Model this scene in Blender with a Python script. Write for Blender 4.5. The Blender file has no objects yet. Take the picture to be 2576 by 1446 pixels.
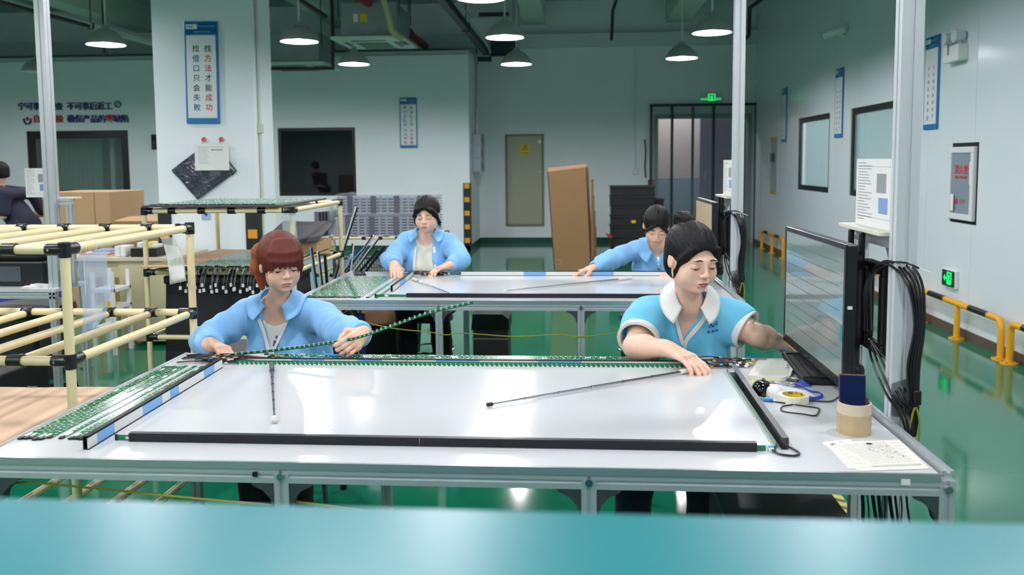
import bpy, math, random
import numpy as np
from mathutils import Vector, Matrix

random.seed(7)
SC = bpy.context.scene
COL = SC.collection

# ------------------------------------------------------------------ camera
F_PX, C_X, C_Y, EYE = 2140.0, 1288.0, 588.0, 1.5
YAW, PITCH, ROLL = -.0736, .0845, .00815


def _axes():
    cy, sy, cp, sp = math.cos(YAW), math.sin(YAW), math.cos(PITCH), math.sin(PITCH)
    f = Vector((sy * cp, cy * cp, -sp)); r = Vector((cy, -sy, 0)); d = f.cross(r)
    c, s = math.cos(ROLL), math.sin(ROLL)
    return r * c + d * s, d * c - r * s, f


AX_R, AX_D, AX_F = _axes()
cam_data = bpy.data.cameras.new('camera')
cam = bpy.data.objects.new('camera', cam_data); COL.objects.link(cam)
cam.matrix_world = Matrix(((AX_R.x, -AX_D.x, -AX_F.x, 0), (AX_R.y, -AX_D.y, -AX_F.y, 0), (AX_R.z, -AX_D.z, -AX_F.z, EYE), (0, 0, 0, 1)))
cam_data.sensor_fit = 'HORIZONTAL'; cam_data.sensor_width = 36
cam_data.lens = F_PX / 2576 * 36
cam_data.shift_y = -(723 - C_Y) / 2576
cam_data.clip_start = .05; cam_data.clip_end = 100
cam_data.dof.use_dof = True; cam_data.dof.focus_distance = 3.1; cam_data.dof.aperture_fstop = 4.0
SC.camera = cam

# ------------------------------------------------------------------ world and exposure
W = bpy.data.worlds.new('world'); SC.world = W; W.use_nodes = True
W.node_tree.nodes['Background'].inputs[0].default_value = (.55, .68, .72, 1)
W.node_tree.nodes['Background'].inputs[1].default_value = .05
SC.view_settings.view_transform = 'Standard'; SC.view_settings.look = 'None'
SC.view_settings.gamma = 1; SC.view_settings.use_curve_mapping = False
SC.view_settings.exposure = 0.0
LAMP_POWER = 900.0        # emission strength of one pendant bulb


def at(px, py, x=None, y=None, z=None):
    """a photo pixel carried along its ray to the plane x=, y= or z= that the thing touches"""
    d = AX_R * ((px - C_X) / F_PX) + AX_D * ((py - C_Y) / F_PX) + AX_F
    if x is not None: t = x / d.x
    elif y is not None: t = y / d.y
    else: t = (z - EYE) / d.z
    return Vector((0, 0, EYE)) + d * t


# ------------------------------------------------------------------ materials
def lin(c):
    return tuple((v / 255 / 12.92) if v / 255 <= .04045 else ((v / 255 + .055) / 1.055) ** 2.4 for v in c)


MATS = {}


def mat(name, rgb=(200, 200, 200), rough=.5, metal=0., var=0., vs=8., bump=0., bs=60., emis=0., alpha=1., coat=0., spec=.5, trans=0., stretch=None, sheen=0., sss=0.):
    if name in MATS: return MATS[name]
    m = bpy.data.materials.new(name); m.use_nodes = True
    nt = m.node_tree; b = nt.nodes['Principled BSDF']
    c = lin(rgb) + (1,)
    b.inputs['Base Color'].default_value = c
    b.inputs['Roughness'].default_value = rough; b.inputs['Metallic'].default_value = metal
    b.inputs['Specular IOR Level'].default_value = spec
    b.inputs['Alpha'].default_value = alpha
    b.inputs['Coat Weight'].default_value = coat
    b.inputs['Transmission Weight'].default_value = trans
    if sheen: b.inputs['Sheen Weight'].default_value = sheen
    if sss:
        b.inputs['Subsurface Weight'].default_value = sss; b.inputs['Subsurface Radius'].default_value = (.01, .004, .002); b.inputs['Subsurface Scale'].default_value = .6
    if emis:
        b.inputs['Emission Color'].default_value = c; b.inputs['Emission Strength'].default_value = emis
    if var or bump:
        tc = nt.nodes.new('ShaderNodeTexCoord'); mp = nt.nodes.new('ShaderNodeMapping')
        nt.links.new(tc.outputs['Object'], mp.inputs[0])
        if stretch: mp.inputs['Scale'].default_value = stretch
    if var:
        n = nt.nodes.new('ShaderNodeTexNoise'); n.inputs['Scale'].default_value = vs; n.inputs['Detail'].default_value = 5
        nt.links.new(mp.outputs[0], n.inputs[0])
        mx = nt.nodes.new('ShaderNodeMix'); mx.data_type = 'RGBA'
        mx.inputs[6].default_value = tuple(max(0, v * (1 - var)) for v in c[:3]) + (1,)
        mx.inputs[7].default_value = tuple(min(1, v * (1 + var)) for v in c[:3]) + (1,)
        nt.links.new(n.outputs[0], mx.inputs[0]); nt.links.new(mx.outputs[2], b.inputs['Base Color'])
    if bump:
        n2 = nt.nodes.new('ShaderNodeTexNoise'); n2.inputs['Scale'].default_value = bs; n2.inputs['Detail'].default_value = 3
        nt.links.new(mp.outputs[0], n2.inputs[0])
        bp = nt.nodes.new('ShaderNodeBump'); bp.inputs['Strength'].default_value = bump; bp.inputs['Distance'].default_value = .01
        nt.links.new(n2.outputs[0], bp.inputs['Height']); nt.links.new(bp.outputs[0], b.inputs['Normal'])
    MATS[name] = m
    return m


# ------------------------------------------------------------------ mesh building
WL = {}          # world location of every object that may become a parent


def V(*a): return Vector(a[0]) if len(a) == 1 else Vector(a)


def rotz(a): return Matrix.Rotation(a, 3, 'Z')


class MB:
    def __init__(s): s.v = []; s.f = []

    def add(s, vs, fs):
        o = len(s.v); s.v += [tuple(p) for p in vs]; s.f += [tuple(i + o for i in q) for q in fs]
        return s

    def box(s, c, d, R=None):
        c = V(c); pts = []
        for z in (-.5, .5):
            for x, y in ((-.5, -.5), (.5, -.5), (.5, .5), (-.5, .5)):
                p = V(x * d[0], y * d[1], z * d[2])
                pts.append(c + (R @ p if R else p))
        return s.add(pts, [(3, 2, 1, 0), (4, 5, 6, 7), (0, 1, 5, 4), (1, 2, 6, 5), (2, 3, 7, 6), (3, 0, 4, 7)])

    def bb(s, lo, hi):
        return s.box([(a + b) / 2 for a, b in zip(lo, hi)], [abs(b - a) for a, b in zip(lo, hi)])

    def tube(s, pts, r, n=8, caps=True, r1=None, flat=None):
        pts = [V(p) for p in pts]; rings = []; m = len(pts)
        t0 = (pts[1] - pts[0]).normalized(); u = t0.orthogonal().normalized()
        for i, p in enumerate(pts):
            t = (pts[min(i + 1, m - 1)] - pts[max(i - 1, 0)]).normalized()
            u = (u - t * u.dot(t)); u = u.normalized() if u.length > 1e-6 else t.orthogonal().normalized()
            w = t.cross(u)
            rr = r if r1 is None else r + (r1 - r) * i / (m - 1)
            rings.append([p + u * (math.cos(2 * math.pi * k / n) * rr) + w * (math.sin(2 * math.pi * k / n) * rr * (flat or 1)) for k in range(n)])
        vs = [q for ring in rings for q in ring]; fs = []
        for i in range(m - 1):
            for k in range(n):
                a, b = i * n + k, i * n + (k + 1) % n
                fs.append((a, b, b + n, a + n))
        if caps: fs += [tuple(range(n))[::-1], tuple((m - 1) * n + k for k in range(n))]
        return s.add(vs, fs)

    def cyl(s, a, b, r, n=12, r1=None): return s.tube([a, b], r, n, True, r1)

    def bar(s, a, b, w, h, up=(0, 0, 1)):
        """rectangular bar between two points"""
        a, b = V(a), V(b); t = (b - a).normalized(); up = V(up)
        u = t.cross(up)
        u = u.normalized() if u.length > 1e-5 else t.orthogonal().normalized()
        k = u.cross(t)
        pts = [p + u * (sx * w / 2) + k * (sz * h / 2) for p in (a, b) for sx, sz in ((-1, -1), (1, -1), (1, 1), (-1, 1))]
        return s.add(pts, [(0, 1, 2, 3), (7, 6, 5, 4), (0, 4, 5, 1), (1, 5, 6, 2), (2, 6, 7, 3), (3, 7, 4, 0)])

    def lathe(s, prof, c=(0, 0, 0), n=24, R=None):
        c = V(c); vs = []
        for r, z in prof:
            for k in range(n):
                p = V(r * math.cos(2 * math.pi * k / n), r * math.sin(2 * math.pi * k / n), z)
                vs.append(c + (R @ p if R else p))
        fs = []
        for i in range(len(prof) - 1):
            for k in range(n):
                a, b = i * n + k, i * n + (k + 1) % n
                fs.append((a, b, b + n, a + n))
        return s.add(vs, fs)

    def prism(s, poly, off):
        poly = [V(p) for p in poly]; off = V(off); n = len(poly)
        vs = poly + [p + off for p in poly]
        fs = [tuple(range(n))[::-1], tuple(range(n, 2 * n))] + [(i, (i + 1) % n, (i + 1) % n + n, i + n) for i in range(n)]
        return s.add(vs, fs)

    def sheet(s, nu, nv, fn, th=None):
        """a (nu x nv) sheet of points fn(u, v); th gives it thickness along a vector"""
        P = [V(fn(i / nu, j / nv)) for j in range(nv + 1) for i in range(nu + 1)]
        fs = [(j * (nu + 1) + i, j * (nu + 1) + i + 1, (j + 1) * (nu + 1) + i + 1, (j + 1) * (nu + 1) + i) for j in range(nv) for i in range(nu)]
        if th is None: return s.add(P, fs)
        th = V(th); N = len(P)
        fs2 = fs + [tuple(k + N for k in q[::-1]) for q in fs]
        rim = [i for i in range(nu + 1)] + [j * (nu + 1) + nu for j in range(1, nv + 1)] + [nv * (nu + 1) + i for i in range(nu - 1, -1, -1)] + [j * (nu + 1) for j in range(nv - 1, 0, -1)]
        fs2 += [(rim[k], rim[(k + 1) % len(rim)], rim[(k + 1) % len(rim)] + N, rim[k] + N)[::-1] for k in range(len(rim))]
        return s.add(P + [p + th for p in P], fs2)

    def build(s, name, m, parent=None, smooth=False, bevel=0., label=None, cat=None, group=None, kind=None, ang=35):
        me = bpy.data.meshes.new(name)
        if parent is not None: base = WL[parent]
        else:
            A = np.array(s.v); base = V((A[:, 0].min() + A[:, 0].max()) / 2, (A[:, 1].min() + A[:, 1].max()) / 2, A[:, 2].min())
        me.from_pydata([(p[0] - base.x, p[1] - base.y, p[2] - base.z) for p in s.v], [], s.f)
        return finish(name, me, m, parent, base, smooth, bevel, label, cat, group, kind, ang)


def finish(name, me, m, parent, base, smooth=False, bevel=0., label=None, cat=None, group=None, kind=None, ang=35):
    me.materials.append(m if not isinstance(m, str) else MATS[m])
    if smooth:
        me.polygons.foreach_set('use_smooth', [True] * len(me.polygons))
        if ang < 180: me.set_sharp_from_angle(angle=math.radians(ang))
    me.update()
    o = bpy.data.objects.new(name, me); COL.objects.link(o)
    if parent is not None: o.parent = parent
    else: o.location = base
    WL[o] = V(base)
    if bevel:
        b = o.modifiers.new('bevel', 'BEVEL'); b.width = bevel; b.segments = 2; b.limit_method = 'ANGLE'
    return tag(o, label, cat, group, kind)


def tag(o, label=None, cat=None, group=None, kind=None):
    if label: o['label'] = label
    if cat: o['category'] = cat
    if group: o['group'] = group
    if kind: o['kind'] = kind
    return o


def thing(name, label, cat, loc, group=None, kind=None):
    o = bpy.data.objects.new(name, None); COL.objects.link(o)
    o.location = loc; o.empty_display_size = .05; WL[o] = V(loc)
    return tag(o, label, cat, group, kind)


def dup(root, loc, rz=None, label=None, group=None, parent=None):
    c = root.copy(); COL.objects.link(c)
    if parent is not None: c.parent = parent
    else:
        c.location = loc; WL[c] = V(loc)
        if rz is not None: c.rotation_euler = (0, 0, rz)
    if label: c['label'] = label
    if group: c['group'] = group
    for ch in [o for o in root.children]: dup(ch, None, parent=c)
    return c


def text(body, size, m, pos, right, up, parent, name='lettering', align='CENTER', off=0., depth=.0006, lsp=1.):
    """flat lettering laid on a surface: right and up are the directions of writing"""
    cu = bpy.data.curves.new(name, 'FONT'); cu.body = body; cu.size = size; cu.align_x = align; cu.align_y = 'CENTER'
    cu.extrude = depth; cu.offset = off * size; cu.resolution_u = 2; cu.space_line = lsp
    tmp = bpy.data.objects.new('tmp', cu); COL.objects.link(tmp)
    me = bpy.data.meshes.new_from_object(tmp.evaluated_get(bpy.context.evaluated_depsgraph_get()))
    bpy.data.objects.remove(tmp); bpy.data.curves.remove(cu)
    right, up = V(right).normalized(), V(up).normalized(); nrm = right.cross(up)
    R = Matrix((right, up, nrm)).transposed(); base = WL[parent]
    for v in me.vertices: v.co = V(pos) + R @ v.co - base
    me.materials.clear()
    me.name = name
    return finish(name, me, m, parent, base)


X1, Y1, Z1 = V(1, 0, 0), V(0, 1, 0), V(0, 0, 1)

# ------------------------------------------------------------------ the setting
RX, BY, PY, PX, CEIL = 3.25, 15.75, 14.26, -1.76, 4.4
LX, NY = -13.0, -5.0
mat('epoxy', (16, 114, 82), .09, var=.10, vs=.7, bump=.03, bs=2.2, spec=.55)
mat('plaster', (234, 241, 244), .75, var=.03, vs=1.5, bump=.02, bs=120)
mat('plaster_green', (208, 220, 220), .8, var=.05, vs=1.2)
mat('panel_white', (224, 233, 238), .17, var=.015, vs=.8, bump=.012, bs=3)
mat('concrete', (180, 194, 196), .9, var=.12, vs=1.1, bump=.1, bs=20)
mat('beam', (206, 220, 212), .85, var=.06, vs=1.5)
mat('skirt_green', (8, 74, 58), .35, var=.1, vs=3)
mat('skirt_brown', (92, 74, 66), .45, var=.15, vs=6)
mat('black_frame', (18, 20, 22), .35)
mat('alu', (204, 210, 212), .36, .6, var=.05, vs=14, stretch=(1, 1, 1))
mat('alu_dark', (96, 100, 104), .4, .8)
mat('steel', (190, 192, 194), .18, 1.)
mat('chrome', (215, 216, 218), .08, 1.)
mat('white_plastic', (228, 230, 230), .35)
mat('black_plastic', (13, 14, 16), .42, bump=.02, bs=300)
mat('black_gloss', (10, 11, 13), .12)
mat('rubber', (14, 14, 15), .5)


def wall_cells(mb, a0, a1, z0, z1, holes, put):
    A = sorted({a0, a1, *[h for q in holes for h in q[:2] if a0 < h < a1]}); Z = sorted({z0, z1, *[h for q in holes for h in q[2:] if z0 < h < z1]})
    for i in range(len(A) - 1):
        for j in range(len(Z) - 1):
            ca, cz = (A[i] + A[i + 1]) / 2, (Z[j] + Z[j + 1]) / 2
            if any(q[0] < ca < q[1] and q[2] < cz < q[3] for q in holes): continue
            put(A[i], A[i + 1], Z[j], Z[j + 1])


def wall_y(name, y, x0, x1, z0, z1, holes=(), th=.12, m='plaster'):
    mb = MB(); wall_cells(mb, x0, x1, z0, z1, holes, lambda a, b, c, d: mb.bb((a, y, c), (b, y + th, d)))
    return mb.build(name, MATS[m], kind='structure')


def wall_x(name, x, y0, y1, z0, z1, holes=(), th=.12, m='plaster'):
    mb = MB(); wall_cells(mb, y0, y1, z0, z1, holes, lambda a, b, c, d: mb.bb((x, a, c), (x + th, b, d)))
    return mb.build(name, MATS[m], kind='structure')


MB().bb((LX - .2, NY - .2, -.1), (7.5, 20.5, 0)).build('floor', MATS['epoxy'], kind='structure')
MB().bb((LX - .2, NY - .2, CEIL), (7.5, 20.5, CEIL + .15)).build('ceiling', MATS['concrete'], kind='structure')


def rect_y(px0, py0, px1, py1, y):
    a, b = at(px0, py0, y=y), at(px1, py1, y=y)
    return (min(a.x, b.x), max(a.x, b.x), min(a.z, b.z), max(a.z, b.z))


def rect_x(px0, py0, px1, py1, x=RX):
    a, b = at(px0, py0, x=x), at(px1, py1, x=x)
    return (min(a.y, b.y), max(a.y, b.y), min(a.z, b.z), max(a.z, b.z))


# back wall with the curtain doorway, partition with two windows
door_open = rect_y(1646, 288, 1886, 606, BY)
door_open = (door_open[0], door_open[1], 0.0, door_open[3])
wall_y('wall_back', BY, LX, RX + .3, 0, CEIL, [door_open])
wa = rect_y(66, 330, 329, 496, PY); wb = rect_y(698, 322, 897, 492, PY)
PTOP = at(1170, 137, y=PY).z
wall_y('wall_left', PY, LX, PX, 0, PTOP, [wa, wb])
wall_x('wall_return', PX - .12, PY + .12, BY, 0, PTOP)
MB().bb((LX, PY + .1, PTOP), (PX, BY, PTOP + .08)).build('wall_partition_cap', MATS['plaster_green'], kind='structure')
wall_x('wall_far_left', LX - .12, NY, BY, 0, CEIL)
wall_y('wall_front', NY - .12, LX, RX + .3, 0, CEIL)
MB().bb((PX, BY - .012, 0), (door_open[0] - .1, BY, .095)).bb((door_open[1] + .1, BY - .012, 0), (RX, BY, .095)).build('baseboard_back', MATS['skirt_green'], kind='structure')
MB().bb((LX, PY - .012, 0), (PX + .0, PY, .095)).bb((PX, PY, 0), (PX + .012, BY, .095)).build('baseboard_left', MATS['skirt_green'], kind='structure')
# ledge along the top of the back wall
MB().bb((LX, BY - .22, 3.56), (RX, BY, 3.78)).build('trim_1', MATS['plaster_green'], kind='structure')

# right wall of sandwich panels
wc = rect_x(2008.5, 292, 2083.5, 481); wd = rect_x(2141, 272, 2258, 500)
wc = (wc[0], wc[1], at(2008, 476, x=RX).z, at(2010, 298, x=RX).z); wd = (wd[0], wd[1], at(2139, 492, x=RX).z, at(2143, 273, x=RX).z)
cab = rect_x(2396, 358, 2456, 561)
cab = (cab[0], cab[1], at(2392, 557, x=RX).z, at(2400, 360, x=RX).z)
wr = wall_x('wall_right', RX + .02, NY, BY, 0, CEIL, [wc, wd, cab], th=.09, m='plaster')
k, y = 0, 6.3 - .92 * 13
seams = [y + .92 * i for i in range(26)]
for a, b in zip(seams, seams[1:]):
    if b < NY or a > BY - .05: continue
    mb = MB(); hi = min(b, BY)
    wall_cells(mb, max(a, NY) + .002, hi - .002, .0, CEIL, [wc, wd, cab], lambda p, q, r, s: mb.bb((RX, p, r), (RX + .019, q, s)))
    mb.build('panel', MATS['panel_white'], wr)
MB().bb((RX - .012, NY, 0), (RX, BY, .075)).build('baseboard_right', MATS['skirt_brown'], kind='structure')

# room behind the right wall's windows
mat('side_wall', (196, 206, 206), .7)
MB().bb((5.6, 6.5, 0), (5.7, 14, 2.9)).build('wall_side_room', MATS['side_wall'], kind='structure')
MB().bb((RX + .15, 6.4, 0), (5.7, 6.5, 2.9)).build('wall_side_room_near', MATS['side_wall'], kind='structure')
MB().bb((RX + .15, 14, 0), (5.7, 14.1, 2.9)).build('wall_side_room_far', MATS['side_wall'], kind='structure')
MB().bb((RX + .15, 6.4, 2.9), (5.7, 14.1, 3.0)).build('ceiling_side_room', MATS['side_wall'], kind='structure')
mat('fill_tube_glow', (225, 240, 245), emis=230)
mat('screen_lit', (225, 238, 245), .3, emis=1.3)
t = thing('unseen_fill_tube', 'unseen tube light added to brighten the room behind the windows', 'light', (4.5, 10.3, 2.84))  # out of view, added to brighten what the right windows show
MB().bb((4.42, 9, 2.86), (4.58, 12, 2.9)).build('housing', MATS['white_plastic'], t); MB().cyl((4.5, 9.05, 2.84), (4.5, 11.95, 2.84), .02, 8).build('tube', MATS['fill_tube_glow'], t)
c = rect_x(2026, 355, 2062, 435, 5.55)
t = thing('white_cabinet', 'white machine cabinet with grey door seen through the small right window', 'cabinet', (5.3, 0, 0))
yy = at(2040, 400, x=5.3).y; t.location.y = yy; WL[t].y = yy
MB().bb((5.05, yy - .55, 0), (5.58, yy + .45, 1.75)).build('body', MATS['white_plastic'], t, bevel=.03)
mat('grey_door', (168, 178, 186), .4)
MB().bb((5.04, yy - .4, .85), (5.055, yy + .3, 1.6)).build('door', MATS['grey_door'], t)
mat('pale_cloth', (178, 206, 208), .8)
for wi, (q, nm) in enumerate(((wd, 'curtain behind the larger right wall window'),)):
    tag(MB().sheet(40, 2, lambda u, v: (3.85 + .03 * math.sin(u * 60), q[0] - .5 + u * 1.9, .005 + v * 2.69), (.004, 0, 0)).build('curtain', MATS['pale_cloth'], smooth=True), 'pale blue green ' + nm, 'curtain')

# windows
mat('glass_dark', (14, 18, 24), .03, alpha=.86, spec=.7)
mat('glass_green', (120, 150, 145), .03, alpha=.28, spec=.6)
mat('glass_pale', (205, 222, 224), .04, alpha=.22, spec=.5)


def ring(mb, a0, a1, z0, z1, w, put):
    put(a0, a1, z0, z0 + w); put(a0, a1, z1 - w, z1); put(a0, a0 + w, z0 + w, z1 - w); put(a1 - w, a1, z0 + w, z1 - w)


def window(name, q, plane, axis, glass, fw, rec=.015):
    a0, a1, z0, z1 = q
    t = thing(name, None, None, ((a0 + a1) / 2, plane, z0) if axis == 'y' else (plane, (a0 + a1) / 2, z0), kind='structure')
    f = MB()
    P = (lambda d0, d1: (lambda a, b, c, d: f.bb((a, plane + d0, c), (b, plane + d1, d)))) if axis == 'y' else (lambda d0, d1: (lambda a, b, c, d: f.bb((plane + d0, a, c), (plane + d1, b, d))))
    ring(f, a0 + .001, a1 - .001, z0 + .001, z1 - .001, fw, P(rec, rec + .04)); f.build('window_frame', MATS['black_frame'], t)
    f = MB(); P = (lambda a, b, c, d: f.bb((a, plane + rec + .015, c), (b, plane + rec + .021, d))) if axis == 'y' else (lambda a, b, c, d: f.bb((plane + rec + .015, a, c), (plane + rec + .021, b, d)))
    P(a0 + fw * .9, a1 - fw * .9, z0 + fw * .9, z1 - fw * .9); f.build('pane', MATS[glass], t)
    return t


window('window_1', wa, PY, 'y', 'glass_green', .13)
window('window_2', wb, PY, 'y', 'glass_dark', .05)
window('window_3', wc, RX, 'x', 'glass_pale', .07, .012)
window('window_4', wd, RX, 'x', 'glass_pale', .07, .012)
# things behind window 1
mat('green_curtain', (150, 178, 160), .85)
q = wa
tag(MB().sheet(60, 2, lambda u, v: (q[0] + .1 + u * 1.0, PY + .45 + .025 * math.sin(u * 75), .01 + v * 2.49), (0, .004, 0)).build('curtain', MATS['green_curtain'], smooth=True), 'pale green curtain behind the left partition window', 'curtain')
tag(MB().bb((q[1] - .62, PY + .5, 0), (q[1] - .54, PY + .58, 2.3)).build('window_post', MATS['white_plastic']), 'white upright post behind the left partition window', 'post')
wall_y('wall_office_rear', BY - .15, LX, PX - .15, 0, PTOP, m='plaster_green', th=.05)

# pillar
PLY = 7.47
pl0, pl1 = at(404, 600, y=PLY).x, at(650, 600, y=PLY).x
MB().bb((pl0, PLY, 0), (pl1, PLY + .47, CEIL)).build('pillar', MATS['plaster'], kind='structure', bevel=.004)

# beams
for i, (x, w) in enumerate(((-8.0, .4), (-4.2, .4), (-.72, .4), (1.85, .42))):
    MB().bb((x - w / 2, NY, 3.98), (x + w / 2, BY, CEIL)).build('beam_%d' % (i + 1), MATS['beam'], kind='structure')
for i, y in enumerate((3.4, 8.6)):
    MB().bb((LX, y, 4.1), (RX, y + .3, CEIL)).build('cross_beam_%d' % (i + 1), MATS['beam'], kind='structure')

# far door in the back wall
dq = rect_y(1271, 338, 1369, 568, BY)
mat('door_beige', (172, 172, 148), .5, var=.03, vs=2)
mat('door_rim', (120, 122, 92), .5)
t = thing('door_1', None, None, ((dq[0] + dq[1]) / 2, BY, dq[2]), kind='structure')
f = MB(); ring(f, dq[0], dq[1], dq[2], dq[3], .035, lambda a, b, c, d: f.bb((a, BY - .03, c), (b, BY - .001, d))); f.build('door_frame', MATS['door_rim'], t)
dl = MB().bb((dq[0] + .037, BY - .022, dq[2] + .037), (dq[1] - .037, BY - .002, dq[3] - .037)).build('door_leaf', MATS['door_beige'], t)
c = at(1358, 432, y=BY - .03); MB().cyl((c.x, BY - .022, c.z), (c.x, BY - .04, c.z), .022, 14).build('lock', MATS['alu'], dl, smooth=True)
c = at(1358, 356, y=BY - .03); MB().bb((c.x - .03, BY - .026, c.z - .035), (c.x + .03, BY - .0225, c.z + .03)).build('sticker', MATS['white_plastic'], dl)
mat('warn_yellow', (214, 190, 40), .5); mat('ink_black', (20, 20, 22), .6); mat('ink_red', (190, 36, 32), .6); mat('ink_navy', (38, 52, 120), .6); mat('ink_blue', (40, 70, 150), .6); mat('paper', (232, 233, 230), .7)
c = at(1321, 376, y=BY - .025)
t = thing('warning_sign', 'square yellow warning sign with a black triangle on the beige door', 'sign', (c.x, BY - .0235, c.z - .11))
MB().bb((c.x - .085, BY - .027, c.z - .1), (c.x + .085, BY - .0225, c.z + .1)).build('plate', MATS['warn_yellow'], t)
f = MB(); T3 = [V(c.x + .06 * math.sin(a), BY - .0285, c.z + .03 + .06 * math.cos(a)) for a in (0, 2.094, 4.189)]
for i in range(3): f.bar(T3[i], T3[(i + 1) % 3], .004, .009)
f.bb((c.x - .004, BY - .0285, c.z + .015), (c.x + .004, BY - .0275, c.z + .05)).build('triangle', MATS['ink_black'], t)
f = MB()
for i in (-1, 0, 1):
    for j in (0, 1, 2): f.bb((c.x + i * .05 - .018, BY - .0285, c.z - .085 + .014 * j), (c.x + i * .05 + .016 - .006 * (j % 2), BY - .0275, c.z - .079 + .014 * j))
f.build('letters', MATS['ink_black'], t, kind='stuff')

# strip curtain over the doorway and what stands behind it
mat('corridor_upper', (206, 194, 190), .8, var=.03); mat('corridor_lower', (132, 158, 176), .8); mat('steel_leaf', (120, 112, 128), .5, var=.03); mat('red_sill', (120, 26, 34), .5); mat('door_case', (128, 140, 128), .5)
cz = at(1740, 448, y=17.6).z
MB().bb((door_open[0] - .6, 17.6, cz), (door_open[1] + 1.4, 17.7, 3.2)).build('wall_corridor_upper', MATS['corridor_upper'], kind='structure')
MB().bb((door_open[0] - .6, 17.6, 0), (door_open[1] + 1.4, 17.7, cz)).build('wall_corridor_lower', MATS['corridor_lower'], kind='structure')
MB().bb((door_open[0] - .7, BY + .12, 0), (door_open[0] - .6, 17.7, 3.2)).build('wall_corridor_left', MATS['corridor_upper'], kind='structure')
MB().bb((door_open[1] + 1.4, BY + .12, 0), (door_open[1] + 1.5, 17.7, 3.2)).build('wall_corridor_right', MATS['corridor_upper'], kind='structure')
MB().bb((door_open[0] - .7, BY + .12, 3.2), (door_open[1] + 1.5, 17.7, 3.3)).build('ceiling_corridor', MATS['corridor_upper'], kind='structure')
ax = at(1760, 450, y=16.6).x
t = thing('sliding_door', 'grey violet steel door leaf standing half open behind the strip curtain', 'door', (ax + .6, 16.6, 0))
sl = MB().bb((ax, 16.58, .02), (ax + 1.15, 16.64, 2.55)).build('leaf', MATS['steel_leaf'], t, bevel=.004)
MB().cyl((ax + .1, 16.55, .9), (ax + .1, 16.55, 1.3), .015, 8).build('handle', MATS['steel'], t, smooth=True)
cx = (door_open[0] + door_open[1]) / 2
t = thing('corridor_fill_light', 'unseen round light added to brighten the corridor behind the strip curtain', 'light', (cx - .3, 16.9, 3.1))  # out of view, added so the corridor shows bright through the strips
MB().lathe([(.17, 3.2), (.17, 3.15), (.0, 3.15)], (cx - .3, 16.9, 0), 16).build('base', MATS['white_plastic'], t)
mat('corridor_fill_glow', (238, 240, 245), emis=125)
MB().lathe([(.14, 3.149), (.13, 3.11), (.0, 3.1)], (cx - .3, 16.9, 0), 16).build('diffuser', MATS['corridor_fill_glow'], t)
f = MB(); f.bb((door_open[0] - .001, BY - .03, 0), (door_open[0] + .07, BY + .121, door_open[3])).bb((door_open[1] - .07, BY - .03, 0), (door_open[1] + .001, BY + .121, door_open[3])).bb((door_open[0] + .07, BY - .03, door_open[3] - .08), (door_open[1] - .07, BY + .121, door_open[3] + .001))
f.build('trim_2', MATS['door_case'], kind='structure')
MB().bb((door_open[0] + .07, BY - .04, 0), (door_open[1] - .07, BY + .1, .04)).build('trim_3', MATS['red_sill'], kind='structure')
mat('pvc_strip', (150, 170, 178), .14, alpha=.20, spec=.6); mat('pvc_edge', (26, 48, 52), .4, alpha=.93)
cq = rect_y(1634, 262, 1904, 606, BY - .09)
t = thing('strip_curtain', 'clear plastic strip curtain with dark edges hanging over the doorway', 'curtain', (cx, BY - .09, 0))
MB().bb((cq[0], BY - .12, cq[3] - .045), (cq[1], BY - .075, cq[3])).build('header_rail', MATS['black_frame'], t)
ed = [at(p, 420, y=BY - .09).x for p in (1637, 1689, 1741, 1793, 1850, 1901)]
for i in range(5):
    a, b = ed[i] - .02, ed[i + 1] + .02; yy = BY - .09 - .012 * (i % 2)
    s_ = MB().sheet(10, 6, lambda u, v: (a + (b - a) * u, yy + .006 * math.sin(u * 6 + v * 3 + i), .05 + v * (cq[3] - .09)), (0, .002, 0)).build('strip', MATS['pvc_strip'], t, smooth=True)
    MB().sheet(1, 6, lambda u, v: (a + .0 + u * .05, yy - .003 + .006 * math.sin(v * 3 + i), .05 + v * (cq[3] - .09)), (0, .001, 0)).build('edge_band', MATS['pvc_edge'], s_)
MB().bb((ed[5] - .03, BY - .1, .05), (ed[5] + .01, BY - .095, cq[3] - .04)).build('end_band', MATS['pvc_edge'], t)
for px0, y0, y1, lb in ((1622, 350, 447, 'left'), (1922, 340, 438, 'right')):
    a, b = at(px0, y0, y=BY - .03), at(px0 - (4 if lb == 'right' else -2), y1, y=BY - .03)
    t = thing('tie_strap', 'black strap hanging on the wall %s of the strip curtain' % ('to the left' if lb == 'left' else 'in the corner to the right'), 'strap', (b.x, BY - .03, b.z))
    MB().tube([a, a.lerp(b, .3) + V(.012, 0, 0), a.lerp(b, .7) - V(.008, 0, 0), b], .012, 6).build('band', MATS['rubber'], t, smooth=True)
    MB().cyl(a + V(0, .03, .01), a + V(0, -.02, .01), .015, 8).build('hook', MATS['steel'], t)

# ------------------------------------------------------------------ pendant lamps
mat('shade_grey', (150, 158, 154), .5, var=.05); mat('shade_white', (235, 238, 238), .35); mat('cord_white', (190, 200, 196), .6)
mat('bulb_lit', (238, 235, 240), emis=LAMP_POWER); mat('bulb_off', (215, 218, 218), .3)
LROW = {}


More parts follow.
